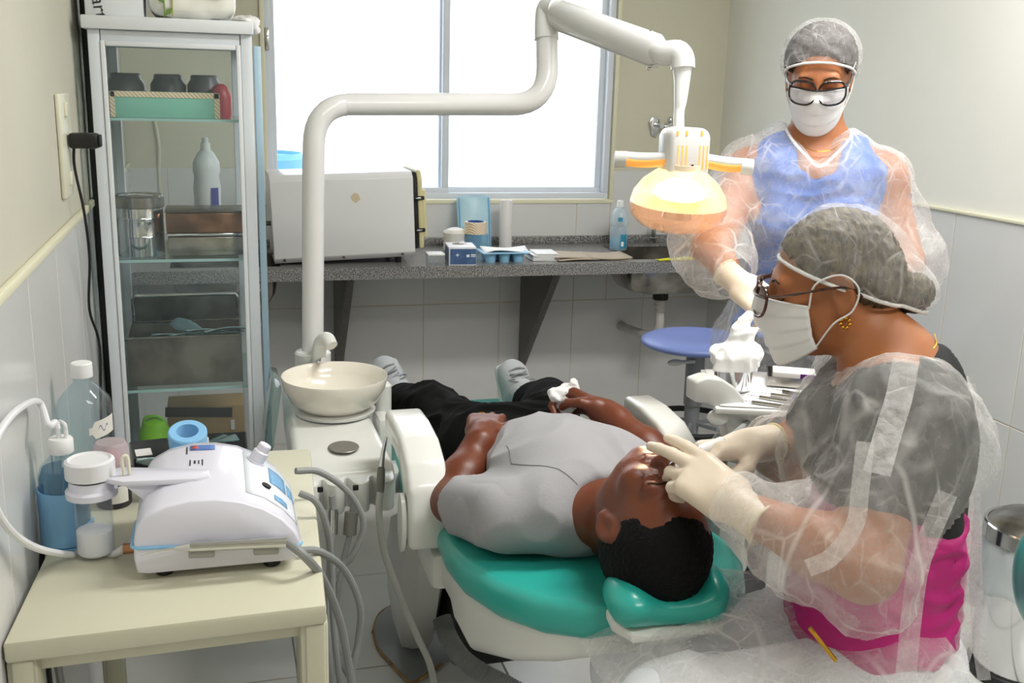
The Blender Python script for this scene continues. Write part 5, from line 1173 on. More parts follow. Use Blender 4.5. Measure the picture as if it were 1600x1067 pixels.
pb = thing('purple_box', 'small white box with purple end lying in the steel tray', 'box', c0)
G().box(c0+Rm_@Vector((-0.005, 0, 0.0155)), (0.09, 0.055, 0.024), Rm_, bev=0.002).out('carton', 'label_white', pb)
G().box(c0+Rm_@Vector((0.025, -0.0278, 0.0155)), (0.035, 0.0012, 0.023), Rm_).out('print', 'purple', pb)
o = G().lathe([(0, 0), (0.014, 0), (0.015, 0.003), (0.015, 0.05), (0.013, 0.052), (0.013, 0.004), (0, 0.003)], (1.262, 1.83, ZI), seg=18).out('steel_tube', 'chrome')
tag(o, 'small upright chrome tube standing at the tray corner', 'tube')

# ---------------------------------------------------------------- blue stool near the sink
pm('stool_blue', '#8092d2', 0.4, var=0.05); pm('stool_grey', '#84868a', 0.4)
st = thing('blue_stool', 'blue upholstered stool with grey post under the sink', 'stool', (1.64, 3.28, 0.0))
sx_, sy_ = 1.645, 3.28
f = Field((1.40, 3.05, 0.55), (1.90, 3.52, 0.75), 0.008)
f.ell((sx_, sy_, 0.635), (0.205, 0.19, 0.034), None, 0.02).ell((sx_, sy_, 0.69), (0.14, 0.13, 0.035), None, 0.03, '-')
V, Q = f.surf(); skin('seat', V, Q, 'stool_blue', st)
G().cyl((sx_, sy_, 0.08), 0.028, 0.535, seg=20).cyl((sx_, sy_, 0.40), 0.034, 0.20, seg=20).out('post', 'stool_grey', st)
G().tube([(sx_-0.02, sy_-0.03, 0.57), (sx_-0.09, sy_-0.05, 0.575)], 0.007, 8, n=1).ell((sx_-0.105, sy_-0.054, 0.576), (0.03, 0.014, 0.012)).out('lever', 'dent_grey', st)
G().tube([(sx_+0.17*math.cos(t), sy_+0.17*math.sin(t), 0.33) for t in [2*math.pi*i/32 for i in range(33)]], 0.011, 10, n=1).out('foot_ring', 'rubber_black', st)
for i in range(3): a = i*math.pi/3; G().box((sx_, sy_, 0.33), (0.34, 0.012, 0.012), (0, 0, a)).out('ring_spoke', 'stool_grey', st)
for i in range(5):
    a = 2*math.pi*i/5+0.3; e_ = Vector((sx_+0.26*math.cos(a), sy_+0.26*math.sin(a), 0))
    lg = G().tube([(sx_, sy_, 0.10), (e_.x, e_.y, 0.065)], 0.016, 10, n=1).out('leg', 'stool_grey', st)
    G().cyl((e_.x, e_.y-0.012, 0.026), 0.025, 0.024, (-math.pi/2, 0, 0), 16).out('caster', 'rubber_black', lg)
G().tube([(sx_+0.10, sy_-0.02, 0.61), (sx_+0.21, sy_-0.02, 0.63), (sx_+0.24, sy_-0.02, 0.70)], 0.012, 10).out('back_bracket', 'stool_grey', st)
f = Field((1.72, 3.0, 0.60), (2.02, 3.54, 0.90), 0.008); f.box((sx_+0.245, sy_-0.02, 0.745), (0.025, 0.15, 0.07), None, 0.024)
V, Q = f.surf(); skin('backrest', V, Q, 'stool_blue', st)

# ---------------------------------------------------------------- steel bin with bag
bn = thing('pedal_bin', 'tall stainless steel waste bin with white bag over the rim', 'bin', (2.03, 2.02, 0.0))
bc = (2.035, 2.02, 0.0)
pm('bag_grey', '#c9cfd2', 0.35, bump=0.4, bs=25)
G().lathe([(0, 0.03), (0.118, 0.03), (0.122, 0.035), (0.124, 0.385), (0.12, 0.387), (0, 0.387)], bc, seg=48).out('body', 'chrome', bn, ang=0.8)
G().lathe([(0, 0.001), (0.124, 0.001), (0.127, 0.006), (0.127, 0.03), (0.122, 0.034), (0, 0.034)], bc, seg=48).out('base_ring', 'rubber_black', bn)
g = G(); K = 72; rings = []
for j, (r, zz_) in enumerate(((0.128, 0.40), (0.130, 0.375), (0.133, 0.325), (0.131, 0.287), (0.136, 0.27), (0.134, 0.253))):
    rings.append([g.bm.verts.new((bc[0]+(r+0.003*math.sin(k*1.1+j)+0.002*math.sin(k*2.7+j*2))*math.cos(2*math.pi*k/K), bc[1]+(r+0.003*math.sin(k*1.1+j)+0.002*math.sin(k*2.7+j*2))*math.sin(2*math.pi*k/K), zz_+0.008*math.sin(k*0.5)*(j > 2))) for k in range(K)])
for A, B in zip(rings, rings[1:]):
    for k in range(K): g.bm.faces.new((A[k], A[(k+1) % K], B[(k+1) % K], B[k]))
g.out('bag_rim', 'bag_grey', bn, ang=2)
G().lathe([(0.132, 0.39), (0.134, 0.392), (0.134, 0.43), (0.131, 0.434), (0.125, 0.432), (0.125, 0.39)], bc, seg=48).out('rim', 'chrome', bn)
G().lathe([(0.125, 0.43), (0.10, 0.45), (0.05, 0.463), (0, 0.466)], bc, seg=48).out('lid', 'steel', bn, ang=2)
# ---------------------------------------------------------------- dentist's stool
dsx, dsy = 0.99, 1.265
ds = thing('teal_stool', 'teal operator stool with round backrest under the seated dentist', 'stool', (dsx, dsy, 0))
f = Field((0.82, 0.98, 0.44), (1.32, 1.50, 0.60), 0.008); f.ell((dsx+0.05, dsy-0.03, 0.505), (0.20, 0.20, 0.045), None, 0.01)
V, Q = f.surf(); skin('seat', V, Q, 'teal_vinyl', ds)
G().cyl((dsx, dsy, 0.08), 0.025, 0.40, seg=20).out('post', 'chrome', ds)
for i in range(5):
    a = 2*math.pi*i/5; e_ = Vector((dsx+0.25*math.cos(a), dsy+0.25*math.sin(a), 0))
    lg = G().tube([(dsx, dsy, 0.11), (e_.x, e_.y, 0.07)], 0.016, 10, n=1).out('leg', 'chrome', ds)
    G().cyl((e_.x, e_.y-0.012, 0.028), 0.027, 0.024, (-math.pi/2, 0, 0), 16).out('caster', 'rubber_black', lg)
bk = Vector((1.178, 1.143, 0.806))
f = Field(bk-Vector((0.14, 0.14, 0.14)), bk+Vector((0.14, 0.14, 0.14)), 0.006); f.ell(bk, (0.04, 0.085, 0.085), Matrix.Rotation(-0.45, 3, 'Z'), 0.01)
V, Q = f.surf(); skin('backrest', V, Q, 'teal_vinyl', ds)
G().tube([(dsx+0.1, dsy, 0.49), (bk.x+0.02, dsy-0.02, 0.50), (bk.x+0.06, bk.y, 0.62), (bk.x+0.03, bk.y, bk.z)], 0.012, 10).out('back_bracket', 'chrome', ds)
# ---------------------------------------------------------------- people: shared builders
pm('skin_dark', '#6a3219', 0.42, var=0.14, vs=14, bump=0.08, bs=160, sss=0.12, spec=0.5)
pm('skin_tan', '#a9693f', 0.5, var=0.12, vs=14, bump=0.05, bs=160, sss=0.12)
pm('skin_tan2', '#a8683f', 0.5, var=0.10, vs=14, bump=0.05, bs=160, sss=0.12)
pm('hair_black', '#060505', 0.75, var=0.3, vs=60, bump=0.9, bs=260, spec=0.2)
pm('hair_brown', '#2a1d14', 0.55, var=0.4, vs=30, bump=0.7, bs=90, stretch=(1, 6, 6))
pm('hair_streaked', '#2e2419', 0.55, col2='#6e6040', vs=40, bump=0.7, bs=90, stretch=(4, 1, 1), p=(0.40, 0.66))
pm('brow', '#140d09', 0.8); pm('lash', '#0e0a08', 0.6); pm('lip', '#70362a', 0.4)
pm('latex', '#e3d3c0', 0.42, var=0.05, vs=20, bump=0.15, bs=45, sss=0.1); pm('latex_cuff', '#ddd3a8', 0.5)
pm('mask_white', '#ececee', 0.8, var=0.02, bump=0.05, bs=120); pm('gold', '#d8a53a', 0.2, 1.0); pm('frame_black', '#121014', 0.2, coat=0.4)
pm('frame_tortoise', '#5a2c17', 0.25, col2='#120a08', vs=40, coat=0.4); glass('lens_glass', '#f6f4f6', 1.4, 0.02)
pm('knit_grey', '#98979b', 0.85, var=0.05, vs=5, bump=0.12, bs=220, sheen=0.1); pm('seam_grey', '#7e7d80', 0.9)
pm('cloth_black', '#050506', 0.95, spec=0.2, var=0.2, vs=8, bump=0.3, bs=40); pm('shoe_grey', '#b9bcc0', 0.7, bump=0.3, bs=160); pm('shoe_white', '#e2e3e5', 0.55); pm('lace_grey', '#8a8d92', 0.8)
pm('tee_charcoal', '#1d1f22', 0.9, var=0.25, vs=10, bump=0.15, bs=60); pm('magenta', '#c2187c', 0.6, var=0.15, vs=6, bump=0.2, bs=30)
pm('pants_white', '#dfe2e9', 0.75, var=0.04, bump=0.12, bs=22); pm('top_blue', '#2f66c0', 0.65, var=0.15, vs=7, bump=0.15, bs=30); pm('pants_navy', '#1f2635', 0.85, var=0.2, bump=0.15, bs=40)
pm('elastic_white', '#e9e8e8', 0.7, bump=0.4, bs=120)
veil('gown_veil', '#f0edeb', 0.27, 0.42, 5.0, (1, 1.3, 0.6), 0.0, 0.5, 0.035)
veil('gown_veil_b', '#f0eeed', 0.27, 0.42, 5.0, (1, 1.0, 0.7), 4.0, 0.5, 0.035)
veil('cap_veil', '#eceaea', 0.20, 0.36, 11.0, (1.5, 0.45, 1), 2.0, 0.4, 0.04)
veil('strip_veil', '#f0eeee', 0.38, 0.25, 14.0, (1, 1, 1), 7.0, 0.3)

def basis(origin, fwd, up):
    """head or trunk frame: columns right, forward, up"""
    f_ = Vector(fwd).normalized(); u = Vector(up); u = (u-f_*u.dot(f_)).normalized(); r = f_.cross(u)
    return Matrix((r, f_, u)).transposed(), Vector(origin)
class Fr:
    def __init__(s, origin, fwd, up, k=1.0): s.M, s.o = basis(origin, fwd, up); s.k = k
    def __call__(s, x, y, z): return s.o + s.M @ (Vector((x, y, z))*s.k)
def head_sdf(f, H, fem=False, eyes=True):
    E = lambda c, r, k=0.02, op='+', R=None: f.ell(H(*c), [v*H.k for v in r], H.M if R is None else H.M @ R, k, op)
    E((0, -0.018, 0.035), (0.077, 0.097, 0.085)); E((0, 0.022, -0.035), (0.064, 0.070, 0.085), 0.03)
    E((0, 0.045, -0.085), (0.046, 0.044, 0.032), 0.03); E((0, 0.078, -0.104), (0.02, 0.015, 0.014), 0.02)
    for s in (-1, 1):
        E((s*0.052, 0.000, -0.068), (0.016, 0.03, 0.035), 0.03); E((s*0.044, 0.062, -0.028), (0.022, 0.022, 0.02), 0.025)
    f.cap(H(-0.042, 0.078, 0.022), H(0.042, 0.078, 0.022), 0.011*H.k, k=0.02)
    for s in (-1, 1):
        E((s*0.033, 0.100, 0.002), (0.019, 0.014, 0.012), 0.012, '-'); E((s*0.032, 0.076, 0.002), (0.0155, 0.0155, 0.0125), 0.004)
        f.cap(H(s*0.020, 0.0895, -0.003), H(s*0.043, 0.0845, -0.003), 0.0016*H.k, k=0.003)
    f.cap(H(0, 0.090, 0.012), H(0, 0.111, -0.030), 0.0075*H.k, 0.0115*H.k, k=0.014)
    for s in (-1, 1): E((s*0.013, 0.099, -0.034), (0.009, 0.010, 0.0075), 0.008); E((s*0.007, 0.106, -0.043), (0.0035, 0.004, 0.004), 0.003, '-')
    E((0, 0.090, -0.060), (0.024, 0.009, 0.0065), 0.008); E((0, 0.088, -0.0725), (0.021, 0.010, 0.0075), 0.006)
    f.cap(H(-0.022, 0.094, -0.066), H(0.022, 0.094, -0.066), 0.0022*H.k, k=0.003, op='-')
    for s in (-1, 1):
        R = Matrix.Rotation(s*0.35, 3, 'Z')
        E((s*0.080, -0.014, -0.006), (0.009, 0.020, 0.033), 0.01, '+', R); E((s*0.087, -0.008, -0.002), (0.006, 0.011, 0.018), 0.006, '-', R)
        E((s*0.077, -0.008, -0.034), (0.007, 0.010, 0.011), 0.008)
def hand_pts(wrist, ydir, zdir, side, curls, spread=(0.10, 0.03, -0.04, -0.12), thumb=None, k=1.0):
    """returns frame and capsule list of a hand; x across the palm (thumb side = side), y to the fingers, z back of hand"""
    y = Vector(ydir).normalized(); z = Vector(zdir); z = (z-y*z.dot(y)).normalized(); x = y.cross(z)
    o = Vector(wrist); W = lambda a, b, c: o+(x*(a*side)+y*b+z*c)*k
    caps = []
    L = ((0.044, 0.026, 0.022), (0.048, 0.030, 0.023), (0.045, 0.027, 0.022), (0.034, 0.021, 0.019)); bx_ = (0.030, 0.010, -0.010, -0.028); by_ = (0.088, 0.092, 0.088, 0.080)
    for i in range(4):
        p = Vector((bx_[i], by_[i], 0)); ang = 0.0; sp_ = spread[i]
        caps.append((W(bx_[i]*0.75, 0.02, -0.002), W(*p), 0.0125*k, 0.0115*k, 0.012))
        for j in range(3):
            ang += curls[i][j]
            d = Vector((math.sin(sp_)*math.cos(ang), math.cos(sp_)*math.cos(ang), -math.sin(ang)))
            q = p+d*L[i][j]; caps.append((W(*p), W(*q), (0.0102-0.0009*j)*k, (0.0093-0.0011*j)*k, 0.0025 if j else 0.004)); p = q
    th = thumb or ((0.026, 0.022, -0.006), (0.048, 0.048, -0.014), (0.056, 0.078, -0.020), (0.056, 0.102, -0.024))
    for j in range(3): caps.append((W(*th[j]), W(*th[j+1]), (0.0145, 0.0115, 0.0105)[j]*k, (0.0115, 0.0105, 0.0085)[j]*k, (0.012, 0.004, 0.003)[j]))
    return W, caps
def add_hand(f, W, caps, side, k=1.0, grow=0.0):
    for a, b, ra, rb, kk in caps: f.cap(a, b, ra+grow, rb+grow, kk)
    M = Matrix(((W(1, 0, 0)-W(0, 0, 0)).normalized(), (W(0, 1, 0)-W(0, 0, 0)).normalized(), (W(0, 0, 1)-W(0, 0, 0)).normalized())).transposed()
    f.box(W(0.0, 0.05, -0.003), (0.038*k, 0.043*k, 0.0135*k), M, 0.012*k, 0.012)
    f.cap(W(0, -0.035, 0), W(0, 0.02, -0.002), (0.026+grow)*k, 0.027*k, 0.02)
def bounds(pts, m):
    P = np.array([tuple(p) for p in pts]); return P.min(0)-m, P.max(0)+m
def glove(name, W, caps, side, parent, k=1.0):
    lo, hi = bounds([c[0] for c in caps]+[c[1] for c in caps]+[W(0, -0.06, 0)], 0.035)
    f = Field(lo, hi, 0.0026); add_hand(f, W, caps, side, k, 0.0008)
    f.cap(W(0, -0.055, 0), W(0, 0.0, 0), 0.031*k, 0.028*k, 0.01); f.cut(W(0, -0.05, 0), W(0, -1, 0)-W(0, 0, 0))
    V, Q = f.surf(); V = relax(V, Q, 1, 0.4)
    o = skin(name, V, Q, 'latex', parent)
    c0 = W(0, -0.049, 0); X = (W(1, 0, 0)-W(0, 0, 0)).normalized(); Z = (W(0, 0, 1)-W(0, 0, 0)).normalized()
    G().tube([c0+X*(0.0315*k*math.cos(t))+Z*(0.0315*k*math.sin(t)) for t in [2*math.pi*i/28 for i in range(29)]], 0.0022, 8, n=1).out('glove_cuff', 'latex_cuff', o)
    return o
def mask_on(H, parent, drop=0.0):
    def mk(u, v):
        th = -1.25+2.5*u; s = math.sin(th); c = math.cos(th)
        a = abs(u-0.5)*2
        z = 0.004-0.020*a**2-(0.134-0.056*a**2)*v
        bulge = (0.014*math.exp(-((v-0.25)/0.25)**2)*(1-a)**0.8+0.004) if True else 0
        yy = 0.012+(0.103+bulge)*c-0.022*max(0, v-0.66)**1.5*2.6*(1-a*0.5)
        xx = 0.081*s*(1-0.16*v)
        pl = 0.0022*((v*4) % 1.0)*(1-a*0.3)
        return H(xx*(1+pl*8), yy+pl*c*1.5, z)
    m_ = G().grid(mk, 36, 32, thick=-0.0012).out('mask', 'mask_white', parent, ang=2, recalc=False)
    G().tube([mk(u, 0.0)+(H(0, 1, 0)-H(0, 0, 0))*0.001 for u in [i/14 for i in range(15)]], 0.0018, 6, n=2).out('mask_edge', 'mask_white', m_)
    for s, u in ((-1, 0.0), (1, 1.0)):
        G().tube([mk(u, 0.04), H(s*0.084, 0.03, 0.022), H(s*0.090, -0.012, 0.032), H(s*0.092, -0.036, 0.005), H(s*0.088, -0.022, -0.032), H(s*0.083, 0.01, -0.05), mk(u, 0.95)], 0.0016, 6, n=6).out('ear_loop', 'elastic_white', m_)
    return m_
def glasses_on(H, parent, mat, w=0.026, h=0.019, y=0.112, z=0.0, tilt=0.0, xc=0.0335):
    g0 = None
    def rim(s, t):
        c, n_ = math.cos(t), math.sin(t); e = 0.75
        x = s*(xc+w*math.copysign(abs(c)**e, c)); zz_ = z+h*math.copysign(abs(n_)**e, n_)*(1 if n_ > 0 else 1.08)
        return H(x, y-0.35*max(0, abs(x)-0.03)+tilt*(zz_-z), zz_)
    for s in (-1, 1):
        r = G().tube([rim(s, 2*math.pi*i/36) for i in range(37)], 0.0025, 8, n=1).out('glasses' if g0 is None else 'glasses_rim', mat, parent if g0 is None else g0)
        if g0 is None: g0 = r
        G().tube([rim(s, math.radians(a)) for a in (20, 55, 90, 125, 160)], 0.0029, 8, n=3).out('rim_top', mat, g0)
        g = G(); ctr = g.bm.verts.new(H(s*xc, y, z)); vs = [g.bm.verts.new(rim(s, 2*math.pi*i/36)) for i in range(36)]
        for i in range(36): g.bm.faces.new((ctr, vs[i], vs[(i+1) % 36]))
        g.out('lens', 'lens_glass', g0, ang=2)
        G().tube([rim(s, math.radians(20)), H(s*0.066, y-0.014, z+h*0.55), H(s*0.080, y-0.05, z+h*0.55), H(s*0.0845, 0.0, z+h*0.55), H(s*0.086, -0.028, z+h*0.2), H(s*0.085, -0.04, z-0.01)], 0.0027, 8, n=5, flat=(0.8, 1.4)).out('temple', mat, g0)
    G().tube([rim(-1, math.radians(15)), H(0, y+0.003, z+0.007), rim(1, math.radians(15))], 0.0024, 8).out('bridge', mat, g0)
    for s in (-1, 1): G().ell(H(s*0.0085, y-0.006, z-0.006), (0.002, 0.003, 0.004)).out('nose_pad', 'frost', g0)
    return g0
from mathutils.bvhtree import BVHTree
def bvh(V, Q): return BVHTree.FromPolygons([Vector(v) for v in V], [tuple(int(i) for i in q) for q in Q])
def brow_lash(H, parent, V, Q):
    """brows and closed lash lines laid on the face"""
    bv = bvh(V, Q); d = -(H.M @ Vector((0, 1, 0)))
    def on(x, z, lift):
        h_ = bv.ray_cast(H(x, 0.2, z), d)[0]
        return (h_ if h_ is not None else H(x, 0.09, z))-d*lift
    for s in (-1, 1):
        P_ = [on(s*(0.014+0.036*t), 0.0225+0.0075*math.sin(2.4*t)-0.003*t, 0.0003) for t in [i/8 for i in range(9)]]
        G().tube(P_, lambda t: 0.0022-0.0012*t, 6, n=2).out('eyebrow', 'brow', parent)
        P_ = [on(s*(0.020+0.026*t), -0.0035-0.004*math.sin(3.14*t), 0.0002) for t in [i/8 for i in range(9)]]
        G().tube(P_, 0.0013, 6, n=2).out('eyelash', 'lash', parent)
def cap_on(H, f_lo, f_hi, prims, plane_p, plane_n, parent, mat='cap_veil', seed=1.0, st=(1, 1, 1)):
    f = Field(f_lo, f_hi, 0.004)
    for c, r, k in prims: f.ell(H(*c), [v*H.k for v in r], H.M, k)
    f.cut(H(*plane_p), H.M @ Vector(plane_n))
    V, Q = f.surf(); V = wrinkle(V, Q, 0.0022, 20, seed=seed, st=st, warp=0.5); V = relax(V, Q, 1)
    pp, nn = np.array(H(*plane_p)), np.array((H.M @ Vector(plane_n)).normalized())
    return skin('hair_cap', V, Q, mat, parent, keep=lambda P: ((P-pp)@nn) < -0.0035)
def rim_loop(H, prims, plane_p, plane_n, n_=64, out_=0.0):
    """outline where the plane meets the biggest ellipsoids (by ray marching from inside)"""
    nn = (H.M @ Vector(plane_n)).normalized(); p0 = H(*plane_p); c = H(*prims[0][0]); c = c-nn*((c-p0).dot(nn))
    a = nn.orthogonal().normalized(); b = nn.cross(a); pts = []
    def inside(q):
        for cc, r, k in prims:
            l_ = H.M.transposed() @ (q-H(*cc))
            if (l_.x/r[0])**2+(l_.y/r[1])**2+(l_.z/r[2])**2 < H.k**2: return True
        return False
    for i in range(n_+1):
        t = 2*math.pi*i/n_; d = a*math.cos(t)+b*math.sin(t); s = 0.2
        while s > 0.01 and not inside(c+d*s): s -= 0.002
        pts.append(c+d*(s+out_)-nn*0.002)
    return pts

# ---------------------------------------------------------------- patient on the chair
pt = thing('person', 'reclined patient in grey shirt and black trousers, hands on belly', 'person', (0.66, 2.1, 0.60))
H = Fr((0.657, 1.413, 0.822), (0.20, -0.10, 0.975), (0.0, -0.985, -0.14))
shL, elL, wrL = Vector((0.478, 1.665, 0.752)), Vector((0.432, 1.895, 0.690)), Vector((0.529, 2.032, 0.780))
shR, elR, wrR = Vector((0.842, 1.665, 0.752)), Vector((0.900, 1.885, 0.725)), Vector((0.830, 2.077, 0.795))
CUR_REST = ((0.25, 0.35, 0.25), (0.25, 0.4, 0.3), (0.3, 0.45, 0.3), (0.35, 0.5, 0.3))
WL, cL = hand_pts(wrL, (0.32, 0.93, 0.06), (0.0, -0.10, 0.97), 1, CUR_REST, thumb=((0.026, 0.02, -0.002), (0.052, 0.034, 0.006), (0.074, 0.046, 0.012), (0.094, 0.052, 0.014)))
FIST = ((0.75, 1.15, 0.7), (0.85, 1.2, 0.7), (0.9, 1.2, 0.7), (0.9, 1.2, 0.7))
WR, cR = hand_pts(wrR, (-0.45, 0.80, 0.12), (0.62, 0.35, 0.70), -1, FIST, thumb=((0.024, 0.02, -0.008), (0.046, 0.042, -0.020), (0.046, 0.070, -0.034), (0.030, 0.088, -0.044)))
f = Field((0.36, 1.27, 0.56), (0.98, 2.42, 0.97), 0.0038)
head_sdf(f, H)
f.cap(H(0, -0.03, -0.07), (0.657, 1.60, 0.758), 0.054, 0.060, 0.03)
f.ell((0.66, 1.78, 0.755), (0.165, 0.20, 0.095), None, 0.04).ell((0.672, 1.975, 0.710), (0.148, 0.18, 0.098), None, 0.04)
f.cap((0.56, 1.64, 0.757), (0.76, 1.64, 0.757), 0.06, 0.06, 0.04)
for a, b_, c_ in ((shL, elL, wrL), (shR, elR, wrR)):
    f.cap(a, b_, 0.052, 0.042, 0.03); f.cap(b_, b_+(c_-b_)*0.35, 0.041, 0.043, 0.02); f.cap(b_+(c_-b_)*0.35, c_, 0.043, 0.027, 0.02)
add_hand(f, WL, cL, 1); add_hand(f, WR, cR, -1)
V, Q = f.surf(); V = relax(V, Q, 1, 0.35)
body = skin('body', V, Q, 'skin_dark', pt)
brow_lash(H, body, V, Q)
# mouth held a little open
G().ell(H(0, 0.0935, -0.0665), (0.019, 0.003, 0.0045), H.M).out('mouth', 'lip', body)
# short dense hair
f = Field((0.54, 1.27, 0.68), (0.78, 1.52, 0.96), 0.0035)
f.ell(H(0, -0.022, 0.036), (0.0805, 0.1000, 0.0895), H.M, 0.01).ell(H(0, -0.05, -0.005), (0.074, 0.066, 0.075), H.M, 0.03)
f.cut(H(0, 0.062, 0.080), H.M @ Vector((0, 0.80, -0.60)))
for s in (-1, 1): f.ell(H(s*0.058, 0.078, 0.066), (0.032, 0.040, 0.034), H.M, 0.012, '-'); f.ell(H(s*0.088, -0.005, -0.012), (0.028, 0.032, 0.042), H.M, 0.01, '-')
V, Q = f.surf(); V = wrinkle(V, Q, 0.0016, 150, False, 3.0); skin('hair', V, Q, 'hair_black', pt)
# ring
rp = WL(-0.010, 0.098, 0.0); ry = (WL(0, 1, 0)-WL(0, 0, 0)).normalized(); rx = (WL(1, 0, 0)-WL(0, 0, 0)).normalized(); rz = rx.cross(ry)
G().tube([rp+rx*(0.0105*math.cos(t))+rz*(0.0105*math.sin(t)) for t in [2*math.pi*i/24 for i in range(25)]], 0.0018, 6, n=1).out('ring', 'gold', pt)
# shirt
f = Field((0.36, 1.52, 0.55), (0.98, 2.36, 0.95), 0.0045)
f.ell((0.66, 1.78, 0.757), (0.178, 0.21, 0.108), None, 0.05).ell((0.672, 1.975, 0.715), (0.158, 0.185, 0.108), None, 0.05).ell((0.675, 2.16, 0.655), (0.155, 0.14, 0.082), None, 0.04)
f.cap((0.55, 1.645, 0.757), (0.77, 1.645, 0.757), 0.070, 0.070, 0.05)
sl = 0.62
for a, b_ in ((shL, elL), (shR, elR)): f.cap(a, a+(b_-a)*sl, 0.066, 0.064, 0.035)
f.ell((0.657, 1.565, 0.80), (0.075, 0.055, 0.085), None, 0.015, '-')
for a, b_ in ((shL, elL), (shR, elR)):
    q = a+(b_-a)*(sl+0.04); n_ = (b_-a).normalized(); s_, X_ = f._blk(np.array(q)-0.11, np.array(q)+0.11, 0)
    side_ = -1 if a.x < 0.6 else 1
    d = (X_[0]-q.x)*n_.x+(X_[1]-q.y)*n_.y+(X_[2]-q.z)*n_.z
    near = np.sqrt((X_[0]-q.x)**2+(X_[1]-q.y)**2+(X_[2]-q.z)**2) < 0.088
    keepm = near & (d > 0) & ((X_[0]-0.66)*side_ > 0.17)
    A = f.F[s_]; f.F[s_] = np.where(keepm, np.maximum(A, d), A)
V, Q = f.surf(); V = relax(V, Q, 2, 0.5); V = wrinkle(V, Q, 0.0035, 9, True, 1.0, (1, 0.6, 1), 0.8)
skin('shirt', V, Q, 'knit_grey', pt)
bv = bvh(V, Q)
def on_shirt(x, y):
    h_ = bv.ray_cast(Vector((x, y, 1.1)), Vector((0, 0, -1)))[0]
    return h_+Vector((0, 0, 0.0004)) if h_ is not None else None
for path in (((0.530, 1.845), (0.522, 1.80), (0.515, 1.755)), ((0.515, 1.755), (0.54, 1.70), (0.57, 1.645), (0.60, 1.60)), ((0.80, 1.845), (0.81, 1.80), (0.815, 1.755))):
    pts = [on_shirt(a[0]+(b_[0]-a[0])*t/5, a[1]+(b_[1]-a[1])*t/5) for a, b_ in zip(path, path[1:]) for t in range(6)]
    pts = [p for i, p in enumerate(pts) if p is not None and (i == 0 or i % 6)]
    if len(pts) > 2: G().tube(pts, 0.0011, 6, n=1).out('seam', 'seam_grey', pt)
# trousers
f = Field((0.36, 2.10, 0.48), (1.0, 3.02, 0.84), 0.006)
f.ell((0.67, 2.28, 0.655), (0.178, 0.16, 0.10), None, 0.05)
for pts in (((0.585, 2.30, 0.655, 0.088), (0.535, 2.62, 0.648, 0.072), (0.510, 2.80, 0.606, 0.062), (0.505, 2.93, 0.585, 0.050)), ((0.765, 2.30, 0.665, 0.088), (0.845, 2.53, 0.668, 0.072), (0.862, 2.70, 0.615, 0.062), (0.868, 2.82, 0.590, 0.050))):
    for a, b_ in zip(pts, pts[1:]): f.cap(a[:3], b_[:3], a[3], b_[3], 0.03)
V, Q = f.surf(); V = relax(V, Q, 2); V = wrinkle(V, Q, 0.006, 11, True, 6.0, (1, 1, 1), 1.0); skin('trousers', V, Q, 'cloth_black', pt)
# shoes
def shoe(ank, toe, upv, side):
    sh = Fr(ank, Vector(toe)-Vector(ank), upv)
    L = (Vector(toe)-Vector(ank)).length
    f = Field(*[np.array(v) for v in bounds([Vector(ank), Vector(toe)], 0.13)], 0.0045)
    f.box(sh(0, L*0.35, -0.048), (0.044, L*0.63, 0.017), sh.M, 0.016, 0.01); f.ell(sh(0, L*0.68, -0.028), (0.047, L*0.38, 0.036), sh.M, 0.02)
    f.cap(sh(0, -0.02, -0.03), sh(0, 0.0, 0.03), 0.042, 0.043, 0.03); f.cap(sh(0, 0.01, 0.0), sh(0, L*0.55, -0.02), 0.043, 0.035, 0.03)
    V, Q = f.surf(); V = relax(V, Q, 2); up_ = skin('shoe', V, Q, 'shoe_grey', pt)
    f = Field(*[np.array(v) for v in bounds([Vector(ank), Vector(toe)], 0.13)], 0.005)
    f.box(sh(0, L*0.36, -0.060), (0.049, L*0.66, 0.013), sh.M, 0.012, 0.01); f.ell(sh(0, L*0.9, -0.045), (0.045, L*0.16, 0.024), sh.M, 0.02)
    V, Q = f.surf(); skin('sole', V, Q, 'shoe_white', up_)
    for i in range(5):
        y = L*(0.20+0.10*i); zz_ = 0.048-0.0075*i
        G().tube([sh(-0.026, y, zz_-0.008), sh(0, y+0.006*(-1)**i, zz_+0.004), sh(0.026, y+0.012, zz_-0.008)], 0.0032, 8).out('lace', 'lace_grey', up_)
    for s in (-1, 1): G().tube([sh(0, L*0.2, 0.050), sh(s*0.02, L*0.12, 0.064), sh(s*0.042, L*0.2, 0.052), sh(s*0.03, L*0.28, 0.042), sh(0, L*0.2, 0.050)], 0.0026, 8).out('lace', 'lace_grey', up_)
shoe((0.862, 2.86, 0.592), (0.868, 2.975, 0.690), (0, -0.7, 0.7), 1)
shoe((0.503, 2.965, 0.588), (0.470, 3.075, 0.690), (-0.15, -0.7, 0.7), -1)
# tissue in the right hand
tp = Vector((0.763, 2.159, 0.809))
f = Field(tp-Vector((0.08, 0.08, 0.08)), tp+Vector((0.08, 0.08, 0.08)), 0.0035)
f.ell(tp+Vector((-0.004, 0.0, 0.004)), (0.034, 0.026, 0.026), None, 0.012).cap(tp, tp+Vector((-0.036, -0.01, 0.016)), 0.020, 0.012, 0.014).cap(tp, tp+Vector((0.012, 0.0, 0.034)), 0.018, 0.010, 0.014).cap(tp, tp+Vector((-0.008, -0.02, -0.034)), 0.018, 0.010, 0.014)
V, Q = f.surf(); V = wrinkle(V, Q, 0.005, 40, True, 2.0, warp=0.5); tag(skin('hand_tissue', V, Q, 'tissue', None), 'crumpled white tissue held in the patient hand', 'tissue')
